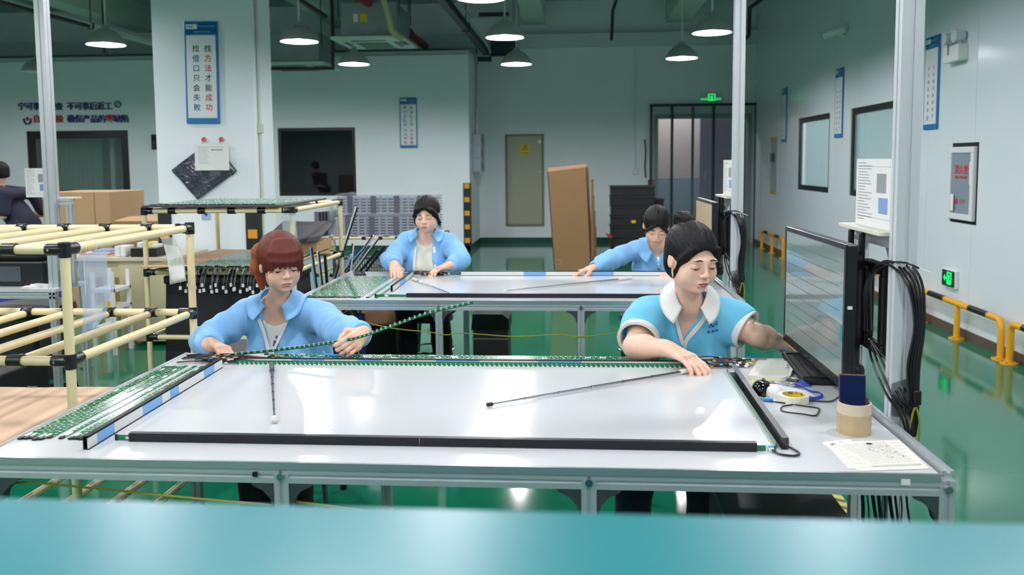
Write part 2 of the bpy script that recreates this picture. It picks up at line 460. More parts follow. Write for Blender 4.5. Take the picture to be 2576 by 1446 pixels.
def lamp(x, y, zr, lit, label):
    t = thing('pendant_lamp', label, 'lamp', (x, y, zr), 'dome pendant lamps')
    prof = [(.2, 0), (.198, .02), (.185, .055), (.155, .1), (.115, .14), (.075, .165), (.045, .175)]
    o = MB().lathe([(r + .002, zr + z) for r, z in prof] + [(.04, zr + .205), (.03, zr + .215), (0, zr + .216)], (x, y, 0), 28).build('lamp_shade', MATS['shade_grey'], t, smooth=True)
    MB().lathe([(r - .001, zr + z) for r, z in prof] + [(0, zr + .176)], (x, y, 0), 28).lathe([(.2025, zr), (.1985, zr)], (x, y, 0), 28).build('reflector', MATS['shade_white'], o, smooth=True)
    MB().lathe([(0, zr + .014), (.036, zr + .022), (.052, zr + .045), (.045, zr + .066), (.022, zr + .07), (0, zr + .071)], (x, y, 0), 10).build('bulb', MATS['bulb_lit' if lit else 'bulb_off'], t, smooth=True)
    MB().lathe([(.022, zr + .07), (.022, zr + .175)], (x, y, 0), 10).build('socket', MATS['white_plastic'], t, smooth=True)
    MB().cyl((x, y, zr + .21), (x, y, CEIL), .011, 6).build('cord', MATS['cord_white'], t)
    return t


def lamp_at(px, py, x):       # rim centre in the photo, column of the lamp grid
    p = at(px, py, x=x); return p


grid = {(-.76, 9.1): (1270, 95, 'lit pendant lamp hanging left of the grey duct end, upper of two'), (-.76, 11.3): (1299, 162, 'lit pendant lamp hanging lowest in the middle above the beige door'), (1.42, 9.1): (1791, 83, 'lit pendant lamp hanging beside the upright post, upper right'), (1.42, 11.3): (1715, 147, 'lit pendant lamp hanging above the strip curtain doorway'), (-2.97, 9.1): (753, 105, 'lit pendant lamp hanging just right of the pillar'), (-2.97, 11.3): (891, 162, 'lit pendant lamp hanging below the ceiling cassette unit'), (-4.97, 9.1): (267, 113, 'lit pendant lamp hanging left of the pillar'), (-7.15, 11.3): (95, 181, 'unlit pendant lamp with dark bulb at the far left'), (-.76, 6.9): (1211, -4, 'lit pendant lamp cut off by the top edge in the middle')}
for gx in (-9.3, -7.15, -4.97, -2.97, -.76, 1.42):
    for gy in (-1.9, .3, 2.5, 4.7, 6.9, 9.1, 11.3):
        if (gx, gy) in ((-2.97, 6.9),): continue          # the pillar stands here
        if (gx, gy) in grid:
            px, py, lb = grid[(gx, gy)]
            p = at(px, py, y=gy)
            lamp(p.x, p.y, p.z, 'unlit' not in lb, lb)
        else:
            lamp(gx + (.42 if (gx, gy) == (-2.97, 4.7) else 0), gy, 2.86 if gy < 6 else 3.0, True, 'lit pendant lamp of the grid outside the picture')

# ------------------------------------------------------------------ under the ceiling
mat('duct_grey', (150, 160, 162), .5, .5, var=.06); mat('pipe_red', (140, 26, 44), .4); mat('hose_beige', (178, 172, 128), .7); mat('tray_dark', (52, 62, 74), .5, .4); mat('conduit_brown', (58, 40, 44), .55); mat('cassette', (196, 214, 204), .4); mat('cassette_slot', (92, 118, 104), .6)


def cassette(x0, x1, y0, y1, z, label, skew=0.):
    t = thing('ceiling_cassette_unit', label, 'air conditioner', ((x0 + x1) / 2, (y0 + y1) / 2, z))
    MB().box(((x0 + x1) / 2, (y0 + y1) / 2, z + .02), (x1 - x0, y1 - y0, .04)).build('panel', MATS['cassette'], t, bevel=.012)
    w, d = x1 - x0, y1 - y0
    MB().bb((x0 + w * .27, y0 + d * .35, z - .006), (x1 - w * .3, y1 - d * .18, z + .001)).build('intake_grille', MATS['cassette_slot'], t)
    for a, b, c, e in ((.25, .72, .14, .22), (.1, .16, .3, .75), (.8, .86, .3, .75), (.25, .72, .88, .95)):
        MB().bb((x0 + w * a, y0 + d * c, z - .004), (x0 + w * b, y0 + d * e, z + .001)).build('air_slot', MATS['cassette_slot'], t)
    MB().bb((x1 - w * .12, y0 + d * .3, z - .005), (x1 - w * .03, y0 + d * .6, z + .001)).build('receiver_window', MATS['black_plastic'], t)
    b = MB().bb((x0 + .12, y0 + .1, z + .04), (x1 - .1, y1 - .1, z + .48)).build('housing', MATS['duct_grey'], t, bevel=.01)
    for sx in (x0 + .08, x1 - .07):
        for sy in (y0 + .15, y1 - .15): MB().cyl((sx, sy, z + .3), (sx, sy, CEIL), .008, 6).build('hanger_rod', MATS['tray_dark'], t)
    return t, b


t, b = cassette(-3.16, -2.2, 11.0, 12.05, 3.1, 'ceiling cassette air conditioner with grey housing and yellow sticker')
c = at(915, 45, y=11.1); MB().bb((c.x - .05, 11.095, c.z - .05), (c.x + .05, 11.101, c.z + .05)).build('sticker', MATS['warn_yellow'], b)
c = at(895, 45, y=11.1); MB().bb((c.x - .03, 11.095, c.z - .05), (c.x + .03, 11.101, c.z + .05)).build('sticker', MATS['paper'], b)
cassette(-5.0, -3.72, 12.6, 13.6, 2.98, 'ceiling cassette air conditioner half hidden behind the pillar')
t = thing('duct_box', 'grey duct box with a dark slot hanging above the tray, middle of the ceiling', 'duct', (-1.05, 11.2, 3.25))
MB().bb((-1.32, 10.9, 3.3), (-.78, 12.4, 3.72)).build('body', MATS['duct_grey'], t, bevel=.01); MB().bb((-1.2, 10.885, 3.33), (-.82, 10.9, 3.38)).build('slot', MATS['black_plastic'], t)
for sx in (-1.28, -.82): MB().cyl((sx, 11.6, 3.7), (sx, 11.6, CEIL), .01, 6).build('hanger_rod', MATS['tray_dark'], t)
t = thing('duct_box', 'dark duct box high on the back wall behind two lamps', 'duct', (-1.0, 15.4, 3.4))
q = rect_y(1234, 102, 1300, 136, 15.35); MB().bb((q[0], 15.35, q[2]), (q[1], BY - .22, q[3])).build('body', MATS['tray_dark'], t, bevel=.01)
MB().bb((q[0] - .02, 15.33, q[2] - .03), (q[1] + .02, 15.4, q[2])).build('flange', MATS['black_plastic'], t)


def pipe(name, label, pts, r, m, clamps=(), cat='pipe', n=12, hang=True):
    t = thing(name, label, cat, pts[0])
    MB().tube(pts, r, n).build('run', MATS[m], t, smooth=True)
    for p in clamps:
        p = V(p); MB().cyl(p - V(0, .02, 0), p + V(0, .02, 0), r * 1.25, n).build('clamp', MATS['tray_dark'], t, smooth=True)
        if hang: MB().cyl(p + V(0, 0, r), V(p.x, p.y, CEIL), .008, 6).build('hanger_rod', MATS['tray_dark'], t)
    return t


pipe('sprinkler_pipe', 'thick red sprinkler pipe running above the cassette unit', [(-2.68, 4, 3.58), (-2.66, 15.3, 3.58)], .065, 'pipe_red', [(-2.67, 9.4, 3.58), (-2.66, 13.8, 3.58)])
a = at(962, -10, y=10.6); b = at(985, 75, y=10.9)
pipe('drain_hose', 'beige drain hose hanging onto the ceiling cassette unit', [V(a.x, 10.6, CEIL), a, a.lerp(b, .6) + V(.01, 0, 0), b, at(1002, 92, y=11.0), at(1012, 98, y=11.05)], .04, 'hose_beige', cat='hose')
pipe('cable_tray', 'dark cable tray running to the back wall beside the duct box', [(-1.57, 4, 3.45), (-1.57, 15.38, 3.45)], .07, 'tray_dark', [(-1.57, 8, 3.45), (-1.57, 12.5, 3.45)], cat='cable tray', n=4)
pipe('thin_conduit', 'thin pale conduit running along the dark cable tray', [(-1.44, 4, 3.5), (-1.44, 13, 3.5), (-1.46, 15.0, 3.42)], .016, 'cord_white', cat='conduit', n=8)
a, b = at(1174, 149, y=15.5), at(1236, 149, y=15.5)
pipe('cable_tray', 'short dark cable tray crossing above the partition corner', [a, b], .055, 'tray_dark', cat='cable tray', n=4)
a, b, c = at(836, 20, y=12.9), at(838, 172, y=12.9), at(600, 173, y=12.9)
pipe('brown_conduit', 'brown conduit dropping and turning left behind the cassette unit', [V(a.x, 12.9, CEIL), b, c], .03, 'conduit_brown', cat='conduit')
a, b, c = at(760, 5, y=11), at(818, 42, y=12), 0
pipe('brown_conduit', 'short brown conduit slanting behind the lamp right of the pillar', [V(at(740, -10, y=11).x, 11, CEIL), at(740, -10, y=11), b], .035, 'conduit_brown', cat='conduit')
a, b, c = at(1553, -8, y=14), at(1542, 25, y=14.5), at(1538, 100, y=14.9)
pipe('brown_conduit', 'brown pipe dropping from the ceiling left of the doorway lamp', [V(a.x, 14, CEIL), a, b, c], .028, 'conduit_brown', cat='conduit')
a, b, c, d = at(1925, -8, y=13.6), at(1886, 20, y=14.2), at(1884, 88, y=14.6), at(1868, 106, y=14.8)
pipe('brown_conduit', 'brown bent pipe at the upper right beside the post', [V(a.x, 13.4, CEIL), a, b, c, d], .032, 'conduit_brown', cat='conduit')
pipe('lamp_rail', 'pale lamp rail running above the two left lamps', [(-6.95, 5, 3.5), (-6.95, 14, 3.5)], .05, 'beam', [(-6.95, 7, 3.5), (-6.95, 12, 3.5)], cat='rail', n=4)
pipe('brown_conduit', 'brown conduit running below the lamp rail at the far left', [(-6.8, 7, 3.43), (-6.75, 11.6, 3.43)], .028, 'conduit_brown', cat='conduit', clamps=[(-6.78, 9, 3.43)])
c = at(263, 128, y=12); t = thing('fire_sprinkler', 'small brown fire sprinkler below the lamp left of the pillar', 'sprinkler', c)
MB().cyl(c, V(c.x, c.y, CEIL), .012, 6).build('drop_pipe', MATS['conduit_brown'], t); MB().lathe([(.0, -.03), (.05, -.025), (.012, 0), (.012, .05)], c, 10).build('deflector', MATS['conduit_brown'], t, smooth=True)

# ------------------------------------------------------------------ on the partition, return wall and back wall
c0 = at(1597, 432, y=BY)
t = thing('wall_conduit', 'thin white conduit running down the back wall to a small box', 'conduit', (c0.x, BY - .02, c0.z))
MB().cyl((c0.x, BY - .02, c0.z + .05), (c0.x, BY - .02, 3.5), .013, 8).build('run', MATS['plaster'], t, smooth=True); MB().bb((c0.x - .045, BY - .05, c0.z - .05), (c0.x + .045, BY - .001, c0.z + .05)).build('box', MATS['white_plastic'], t, bevel=.006)
mat('meter_grey', (176, 184, 190), .5); mat('meter_dark', (70, 78, 84), .5)
t = thing('electric_box', 'grey stacked electric meter box on the partition return wall', 'electrical box', (PX, 14.9, 1.3))
za, zb = at(1195, 433, y=14.75).z, at(1195, 336, y=14.75).z
bx = MB().bb((PX, 14.62, za), (PX + .16, 15.2, zb)).build('body', MATS['meter_grey'], t, bevel=.008)
for i in range(3):
    z0 = za + (zb - za) * i / 3
    MB().bb((PX + .02, 14.6, z0 + .02), (PX + .15, 14.622, z0 + (zb - za) / 3 - .02)).build('cover', MATS['meter_grey'], t, bevel=.004)
    MB().bb((PX + .158, 14.7, z0 + .05), (PX + .165, 14.82, z0 + .16)).build('breaker', MATS['meter_dark'], t)
pipe('riser_conduit', 'bright steel conduit running up above the electric box', [(PX + .06, 14.9, zb), (PX + .06, 14.9, 3.45)], .025, 'steel', cat='conduit')
a = at(389, 357, y=PY); t = thing('access_reader', 'small dark reader on the partition left of the pillar', 'reader', (a.x, PY - .03, a.z - .13))
MB().bb((a.x - .045, PY - .035, a.z - .13), (a.x + .045, PY - .001, a.z + .13)).build('body', MATS['black_frame'], t, bevel=.008); MB().bb((a.x - .03, PY - .037, a.z + .02), (a.x + .03, PY - .0345, a.z + .1)).build('display', MATS['black_gloss'], t)

# slogans in raised letters
def slogan(name, label, items, yc, em=None):
    c = at(180, yc, y=PY); t = thing(name, label, 'wall lettering', (c.x, PY, c.z - .08))
    for s, p0, p1, m in items:
        n = len(s)
        for i, ch in enumerate(s):
            p = at(p0 + (p1 - p0) * (i + .5) / n, yc - .004 * (p0 - 180), y=PY - .012); w = (p1 - p0) / n * PY / F_PX
            text(ch, w * 1.12, MATS[m], p, X1, Z1, t, name='letter', off=.014, depth=.01)
    return t


s1 = slogan('wall_slogan', 'upper wall slogan in dark blue raised letters above the left window', [('宁可事前检查', 45, 158, 'ink_navy'), ('不可事后返工', 168, 282, 'ink_navy')], 268)
s2 = slogan('wall_slogan', 'lower wall slogan in red and dark blue raised letters above the left window', [('自检互检', 83, 159, 'ink_red'), ('确保产品的', 169, 266, 'ink_navy'), ('零', 266, 286, 'ink_red'), ('缺陷', 286, 324, 'ink_navy')], 300)
p = at(296, 262, y=PY - .01); f = MB()
f.lathe([(.045, -.006), (.06, -.006), (.06, .006), (.045, .006), (.045, -.006)], p, 20, Matrix.Rotation(math.pi / 2, 3, 'X')); f.bar(p + V(-.04, 0, -.04), p + V(.03, 0, .04), .006, .012); f.build('emblem_ring', MATS['ink_navy'], s1)
p = at(69, 303, y=PY - .01)
f = MB()
for sx in (-1, 1): f.tube([p + V(sx * .065, 0, .03), p + V(sx * .055, 0, -.03), p + V(sx * .015, 0, -.065)], .018, 6)
f.build('emblem_hands', MATS['ink_navy'], s2); MB().lathe([(0, -.008), (.03, -.008), (.03, .008), (0, .008)], p + V(0, 0, .03), 14, Matrix.Rotation(math.pi / 2, 3, 'X')).build('emblem_disc', MATS['ink_red'], s2)

# hanging signs: blue boards with a white field
mat('sign_blue', (28, 116, 178), .25, var=.05, vs=3); mat('sign_deep', (24, 84, 140), .25); mat('sign_white', (226, 232, 232), .2); mat('sign_light', (70, 160, 215), .25)


def marks(mb, cx, cz, s, P, seed):
    """a cluster of short strokes where the photo's characters are too small to read"""
    r = random.Random(seed)
    for i in range(4): mb.add(*P(cx - s * .42, cx + s * r.uniform(.1, .42), cz + s * (-.36 + .24 * i), cz + s * (-.36 + .24 * i + .09)))
    for i in range(2): x = cx + s * r.uniform(-.3, .3); mb.add(*P(x, x + s * .1, cz - s * .42, cz + s * .42))


def sign(name, label, o, right, w, h, cols, foot=True):
    """o: bottom centre on the wall; cols: list of (u offset, list of (char, material, v fraction, size))"""
    right = V(right); n = right.cross(Z1); o = V(o)
    def P3(u, v, d): return o + right * u + Z1 * v + n * d
    def quad(u0, u1, v0, v1, d0, d1):
        vs = [P3(u, v, d) for d in (d0, d1) for u, v in ((u0, v0), (u1, v0), (u1, v1), (u0, v1))]
        return vs, [(3, 2, 1, 0), (4, 5, 6, 7), (0, 1, 5, 4), (1, 2, 6, 5), (2, 3, 7, 6), (3, 0, 4, 7)]
    t = thing(name, label, 'sign', o)
    MB().add(*quad(-w / 2, w / 2, 0, h, .001, .018)).build('board', MATS['sign_blue'], t, bevel=.003)
    MB().add(*quad(-w * .44, w * .44, h * .055, h * .865, .018, .0195)).build('white_field', MATS['sign_white'], t)
    MB().add(*quad(-w * .47, w * .47, h * .88, h * .985, .018, .0192)).build('header', MATS['sign_deep'], t)
    MB().add(*quad(-w * .44, -w * .1, h * .925, h * .972, .0192, .0202)).build('logo_plate', MATS['sign_white'], t)
    f = MB(); f.add(*quad(-w * .06, w * .42, h * .945, h * .957, .0192, .0200)); f.add(*quad(-w * .2, w * .3, h * .893, h * .903, .0192, .0200)); f.build('header_line', MATS['sign_light'], t)
    f = MB()
    for i in range(6): f.add(*quad(-w * .4 + i * w * .03, -w * .4 + i * w * .03 + w * .02, h * (.935 + .006 * (i % 3)), h * (.95 + .006 * (i % 3)), .0202, .0208))
    f.build('logo', MATS['ink_blue'], t)
    for u, lst in cols:
        for ch, m, v, s in lst:
            if ch: text(ch, s, MATS[m], P3(u * w, v * h, .0197), right, Z1, t, name='letter', off=.012)
            else:
                f = MB(); marks(f, u * w, v * h, s, lambda a, b, c, d: quad(a, b, c, d, .0195, .0203), u * 97 + v * 31); f.build('letter', MATS[m], t)
    return t


def colm(s, ms, v0, v1, size): return [(c, m, v0 + (v1 - v0) * i / (len(s) - 1), size) for i, (c, m) in enumerate(zip(s, ms))]


B, RD, NV = 'ink_black', 'ink_red', 'ink_blue'
o = at(513, 311, y=PLY)
sg = sign('wall_sign', 'large blue and white hanging sign with two text columns on the pillar', (o.x, PLY, o.z), X1, .305, .90, [(-.16, colm('找借口只会失败', [B, NV, NV, B, B, NV, NV], .73, .155, .066)), (.2, colm('找方法才能成功', [B, RD, RD, B, B, RD, RD], .73, .155, .066))])
sg.rotation_euler = (0, .012, 0)
o = at(1029, 372, y=PY); G = 'ink_green'; mat(G, (70, 92, 60), .6)
sign('wall_sign', 'blue and white safety sign on the partition left of the corner', (o.x, PY, o.z), X1, .295, .84, [(-.18, [('安', NV, .8, .062)] + colm('个人防火', [G] * 4, .7, .46, .06) + colm('人人平安', [RD] * 4, .35, .1, .06)), (.18, [('全', NV, .8, .062)] + colm('消防工作', [G] * 4, .7, .46, .06) + colm('人人有责', [RD] * 4, .35, .1, .06))])
RT = V(0, -1, 0)
for (pa, pb, lab, red) in (((2343, 325), (2350, 91), 'glossy blue and white sign on the right wall beside the emergency light', True), ((2111, 346), (2113, 172), 'blue and white sign on the right wall between the two windows', False), ((1973, 357), (1974, 222), 'distant blue and white sign on the right wall next to the back corner', False)):
    o, p = at(*pa, x=RX), at(*pb, x=RX)
    nn = 7
    sign('wall_sign', lab, (RX, o.y, o.z), RT, .3, p.z - o.z, [(u, [(None, RD if (red and i < 2 - (k > 0)) else B, .66 - .075 * i, .036) for i in range(nn)]) for k, u in enumerate((-.16, .2))] + [(-.16, [(None, NV, .12, .05)]), (.2, [(None, 'sign_light', .14, .04)])])

# exit sign above the doorway
mat('exit_green', (30, 235, 110), .4, emis=1.05); mat('exit_dark', (20, 60, 44), .3)
q = rect_y(1767, 236, 1815, 253, BY - .05)
t = thing('exit_sign', 'lit green EXIT sign above the strip curtain doorway', 'sign', ((q[0] + q[1]) / 2, BY - .05, q[2]))
MB().bb((q[0] - .02, BY - .04, q[2] - .01), (q[1] + .02, BY - .001, q[3] + .01)).build('housing', MATS['plaster_green'], t, bevel=.005)
mx, mz = (q[0] + q[1]) / 2, (q[2] + q[3]) / 2
f = MB(); ring(f, mx - .065, mx + .06, q[2], q[3], .012, lambda a, b, c, d: f.bb((a, BY - .044, c), (b, BY - .0405, d)))
f.tube([(mx - .03, BY - .043, mz - .045), (mx, BY - .043, mz - .01), (mx + .01, BY - .043, mz + .03)], .008, 5).tube([(mx + .03, BY - .043, mz - .045), (mx, BY - .043, mz - .01), (mx - .035, BY - .043, mz + .015)], .008, 5).build('running_figure', MATS['exit_green'], t)
text('安全出口', .034, MATS['exit_green'], (mx - .13, BY - .041, mz - .035), X1, Z1, t, off=.02); text('EXIT', .05, MATS['exit_green'], (mx + .12, BY - .041, mz - .035), X1, Z1, t, off=.02)

# ------------------------------------------------------------------ on the right wall
# hydrant cabinet
a0, a1, z0, z1 = cab
t = thing('hydrant_cabinet', 'white fire hydrant cabinet with red lettering set in the right wall', 'cabinet', (RX, (a0 + a1) / 2, z0))
f = MB(); f.bb((RX + .005, a0 + .002, z0 + .002), (RX + .08, a1 - .002, z1 - .002)); f.build('recess', MATS['black_frame'], t)
f = MB(); ring(f, a0 + .03, a1 - .0, z0 + .03, z1 - .035, .05, lambda a, b, c, d: f.bb((RX - .03, a, c), (RX + .004, b, d))); dr = f.build('door_frame', MATS['white_plastic'], t, bevel=.004)
mat('cab_glass', (140, 152, 162), .1); MB().bb((RX - .02, a0 + .075, z0 + .075), (RX - .012, a1 - .045, z1 - .08)).build('glass', MATS['cab_glass'], dr)
yc = (a0 + a1) / 2 + .01
text('消火栓', .085, MATS['ink_red'], (RX - .021, yc, z0 + (z1 - z0) * .66), RT, Z1, t, off=.02); text('FIRE HYDRANT', .034, MATS['ink_red'], (RX - .021, yc, z0 + (z1 - z0) * .57), RT, Z1, t, off=.02)
text('☎119' if False else '119', .06, MATS['ink_red'], (RX - .021, yc - .03, z0 + (z1 - z0) * .27), RT, Z1, t, off=.02)
MB().lathe([(0, -.001), (.026, -.001), (.026, .001), (0, .001)], (RX - .021, yc + .07, z0 + (z1 - z0) * .27), 14, Matrix.Rotation(math.pi / 2, 3, 'Y')).build('phone_mark', MATS['ink_red'], t)
MB().bb((RX - .032, a0 + .05, z0 + .33), (RX - .0305, a0 + .085, z1 - .16)).build('paper_strip', MATS['paper'], t); MB().bb((RX - .034, a1 - .13, z0 + .1), (RX - .03, a1 - .07, z0 + .24)).build('tag', MATS['paper'], t)

# emergency twin light
q0 = at(2425, 153, x=RX); q1 = at(2417, 115, x=RX)
yb0, yb1 = at(2436, 130, x=RX).y, at(2397, 130, x=RX).y
t = thing('emergency_light', 'white twin head emergency light on the right wall above the hydrant cabinet', 'light', (RX, (yb0 + yb1) / 2, q0.z))
MB().bb((RX - .085, yb0, q0.z), (RX - .001, yb1, q1.z)).build('box', MATS['white_plastic'], t, bevel=.006)
mat('lens_clear', (215, 225, 226), .12, spec=.6)
for k, yy in enumerate((yb0 + .05, yb1 - .05)):
    z = q1.z + .07; h = MB().cyl((RX - .1, yy, z), (RX - .02, yy, z), .055, 14, .045).build('lamp_head', MATS['lens_clear'], t, smooth=True)
    MB().cyl((RX - .05, yy, q1.z), (RX - .05, yy, z - .03), .012, 8).build('neck', MATS['white_plastic'], t, smooth=True)
MB().bb((RX - .087, yb1 - .12, q0.z + .06), (RX - .0845, yb1 - .1, q0.z + .15)).build('switch', MATS['meter_dark'], t)

# camera on the wall
p0, p1 = at(2063, 92, x=RX - .25), at(2115, 92, x=RX)
t = thing('wall_camera', 'white bullet security camera high on the right wall', 'camera', (RX, p1.y, p1.z))
e = V(RX - .22, p1.y - .02, p1.z + .03); MB().cyl(V(RX - .02, p1.y - .3, p1.z + .06), V(RX - .2, p1.y - .02, p1.z + .02), .05, 14).build('barrel', MATS['white_plastic'], t, smooth=True)
MB().cyl(V(RX - .2, p1.y - .02, p1.z + .02), V(RX - .207, p1.y - .009, p1.z + .019), .046, 14).build('lens', MATS['meter_dark'], t); MB().bar(V(RX, p1.y - .2, p1.z - .03), V(RX - .12, p1.y - .15, p1.z + .01), .04, .02).build('bracket', MATS['white_plastic'], t)

# low exit arrow sign, sockets, notice
q = (at(2412, 700, x=RX).y, at(2378, 700, x=RX).y, at(2378, 717, x=RX).z, at(2378, 673, x=RX).z)
t = thing('exit_sign', 'lit green running man exit sign with arrow low on the right wall', 'sign', (RX, (q[0] + q[1]) / 2, q[2]))
MB().bb((RX - .03, q[0], q[2]), (RX - .001, q[1], q[3])).build('housing', MATS['white_plastic'], t, bevel=.003); MB().bb((RX - .032, q[0] + .012, q[2] + .008), (RX - .0305, q[1] - .006, q[3] - .008)).build('face', MATS['exit_dark'], t)
ym, zm = (q[0] + q[1]) / 2 - .02, (q[2] + q[3]) / 2; f = MB()
ring(f, ym - .045, ym + .045, q[2] + .03, q[3] - .02, .012, lambda a, b, c, d: f.bb((RX - .0345, a, c), (RX - .0325, b, d)))
f.tube([(RX - .033, ym + .02, zm - .05), (RX - .033, ym, zm - .01), (RX - .033, ym, zm + .035)], .009, 5).tube([(RX - .033, ym - .025, zm - .05), (RX - .033, ym, zm - .01)], .008, 5).build('running_figure', MATS['exit_green'], t)
MB().prism([(RX - .0345, ym + .11, zm), (RX - .0345, ym + .08, zm + .03), (RX - .0345, ym + .08, zm - .03)], (.002, 0, 0)).bb((RX - .0345, ym + .055, zm - .01), (RX - .0325, ym + .085, zm + .01)).build('arrow', MATS['exit_green'], t)
p = at(2290, 676, x=RX); t = thing('wall_socket', 'white double socket plate low on the right wall', 'socket', (RX, p.y, p.z - .05))
MB().bb((RX - .012, p.y - .06, p.z - .05), (RX - .001, p.y + .06, p.z + .05)).build('plate', MATS['white_plastic'], t, bevel=.003)
for s in (-.03, .03): MB().bb((RX - .014, p.y + s - .018, p.z - .03), (RX - .0118, p.y + s + .018, p.z + .03)).build('insert', MATS['paper'], t)
p0, p1 = at(1946, 487, x=RX), at(1946, 345, x=RX)
t = thing('notice_board', 'clear notice board with yellow tape ends on the right wall near the corner', 'notice board', (RX, p0.y, p0.z)); mat('acrylic', (205, 215, 212), .1, alpha=.5); mat('tape_yellow', (196, 160, 60), .5)
MB().bb((RX - .012, p0.y - .22, p0.z), (RX - .001, p0.y + .22, p1.z)).build('sheet', MATS['acrylic'], t)
for z in (p0.z, p1.z - .04): MB().bb((RX - .0145, p0.y - .22, z), (RX - .0122, p0.y + .22, z + .04)).build('tape', MATS['tape_yellow'], t)
MB().bb((RX - .06, p0.y - .07, p0.z + .52), (RX - .012, p0.y + .03, p0.z + .66)).build('telephone', MATS['meter_dark'], t, bevel=.01)

# corner guards
mat('guard_black', (20, 22, 24), .5); mat('guard_yellow', (226, 158, 34), .45)


def guard(label, x, y, h, sx, z0=.0, w=.11, flat=False):
    """L shaped guard on a corner at (x, y); sx: -1 when its front leg runs to -x"""
    t = thing('corner_guard', label, 'corner guard', (x, y, z0), 'black and yellow corner guards')
    m_ = MB().bb((x, y - .012, z0), (x + sx * w, y - .001, z0 + h))
    if not flat: m_.bb((x - sx * .012, y - .012, z0), (x - sx * .0005, y + w, z0 + h))
    m_.build('profile', MATS['guard_black'], t)
    n = int(h / .2); st = h / n
    for i in range(n):
        zc = z0 + h - st * i - .05
        MB().bb((x + sx * .004, y - .0145, zc - .04), (x + sx * w * .82, y - .0118, zc + .04)).build('yellow_patch', MATS['guard_yellow'], t)
    return t


guard('black and yellow corner guard on the left edge of the pillar', pl0, PLY, 1.15, 1)
guard('black and yellow corner guard on the right edge of the pillar', pl1, PLY, 1.15, -1)
guard('black and yellow corner guard at the partition corner beside the beige door', PX, PY, 1.15, -1)
guard('black and yellow corner guard left of the strip curtain behind the black crates', door_open[0], BY - .03, 1.15, -1)
guard('black and yellow corner guard right of the strip curtain', at(1918, 500, y=BY).x, BY - .001, 1.15, -1, flat=True)

# guard rails along the right wall
mat('rail_yellow', (236, 172, 36), .35); mat('rail_black', (22, 22, 24), .3)


def rail(y0, y1, label):
    x, h, r = 3.165, .30, .026
    t = thing('guard_rail', label, 'guard rail', (x, (y0 + y1) / 2, 0), 'yellow and black guard rails along the right wall')
    for s, yy in ((1, y0), (-1, y1)):
        MB().tube([(x, yy, .012), (x, yy, h - .07)] + [(x, yy + s * .06 * (1 - math.cos(a)), h - .07 + .07 * math.sin(a)) for a in (.4, .8, 1.2, 1.57)] + [(x, yy + s * .1, h)], r, 12).build('end_post', MATS['rail_yellow'], t, smooth=True)
    ym = (y0 + y1) / 2; MB().cyl((x, ym, .012), (x, ym, h - .01), r, 12, r * .8).build('middle_post', MATS['rail_yellow'], t, smooth=True)
    L = y1 - y0; cut = [.1 / L, .14, .35, .66, .88, 1 - .1 / L]
    for i in range(5): MB().cyl((x, y0 + cut[i] * L, h), (x, y0 + cut[i + 1] * L, h), r, 12).build('rail_section', MATS['rail_black' if i % 2 else 'rail_yellow'], t, smooth=True)
    for yy in (y0, ym, y1):
        MB().cyl((x, yy, 0), (x, yy, .012), .062, 16).build('foot_plate', MATS['rail_yellow'], t, smooth=True)
        for a in (.8, 2.4, 3.9, 5.5): MB().cyl((x + .047 * math.cos(a), yy + .047 * math.sin(a), .012), (x + .047 * math.cos(a), yy + .047 * math.sin(a), .02), .007, 6).build('bolt', MATS['steel'], t)


for (a, b), lb in zip(((4.88, 6.36), (6.49, 7.96), (8.09, 9.57), (9.85, 11.33), (11.5, 12.96), (13.13, 14.62)), ('cut off by the right edge of the picture', 'standing whole at the right below the exit arrow', 'partly hidden by the post with cables', 'hidden behind the near monitor', 'just left of the near monitor', 'farthest, beside the strip curtain')):
    rail(a, b, 'yellow and black guard rail ' + lb)

# ------------------------------------------------------------------ helpers for the workshop
def cat_rom(pts, n=6):
    P = [V(p) for p in pts]; P = [P[0] * 2 - P[1]] + P + [P[-1] * 2 - P[-2]]; out = []
    for i in range(1, len(P) - 2):
        a, b, c, d = P[i - 1:i + 3]
        for k in range(n):
            t = k / n
            out.append(.5 * ((2 * b) + (c - a) * t + (2 * a - 5 * b + 4 * c - d) * t * t + (3 * b - a - 3 * c + d) * t ** 3))
    return out + [P[-2]]


def profile(mb, a, b, w=.036, h=None, up=(0, 0, 1)):
    """aluminium extrusion with a slot on every side"""
    h = h or w; a, b = V(a), V(b); t = (b - a).normalized(); up = V(up); u = t.cross(up); u = u.normalized() if u.length > 1e-4 else t.orthogonal().normalized(); k = u.cross(t)
    s, d = .0045, .005; x, y = w / 2, h / 2
    poly = [(-x, -y), (-s, -y), (-s, -y + d), (s, -y + d), (s, -y), (x, -y), (x, -s), (x - d, -s), (x - d, s), (x, s), (x, y), (s, y), (s, y - d), (-s, y - d), (-s, y), (-x, y), (-x, s), (-x + d, s), (-x + d, -s), (-x, -s)]
    return mb.prism([a + u * p + k * q for p, q in poly], b - a)


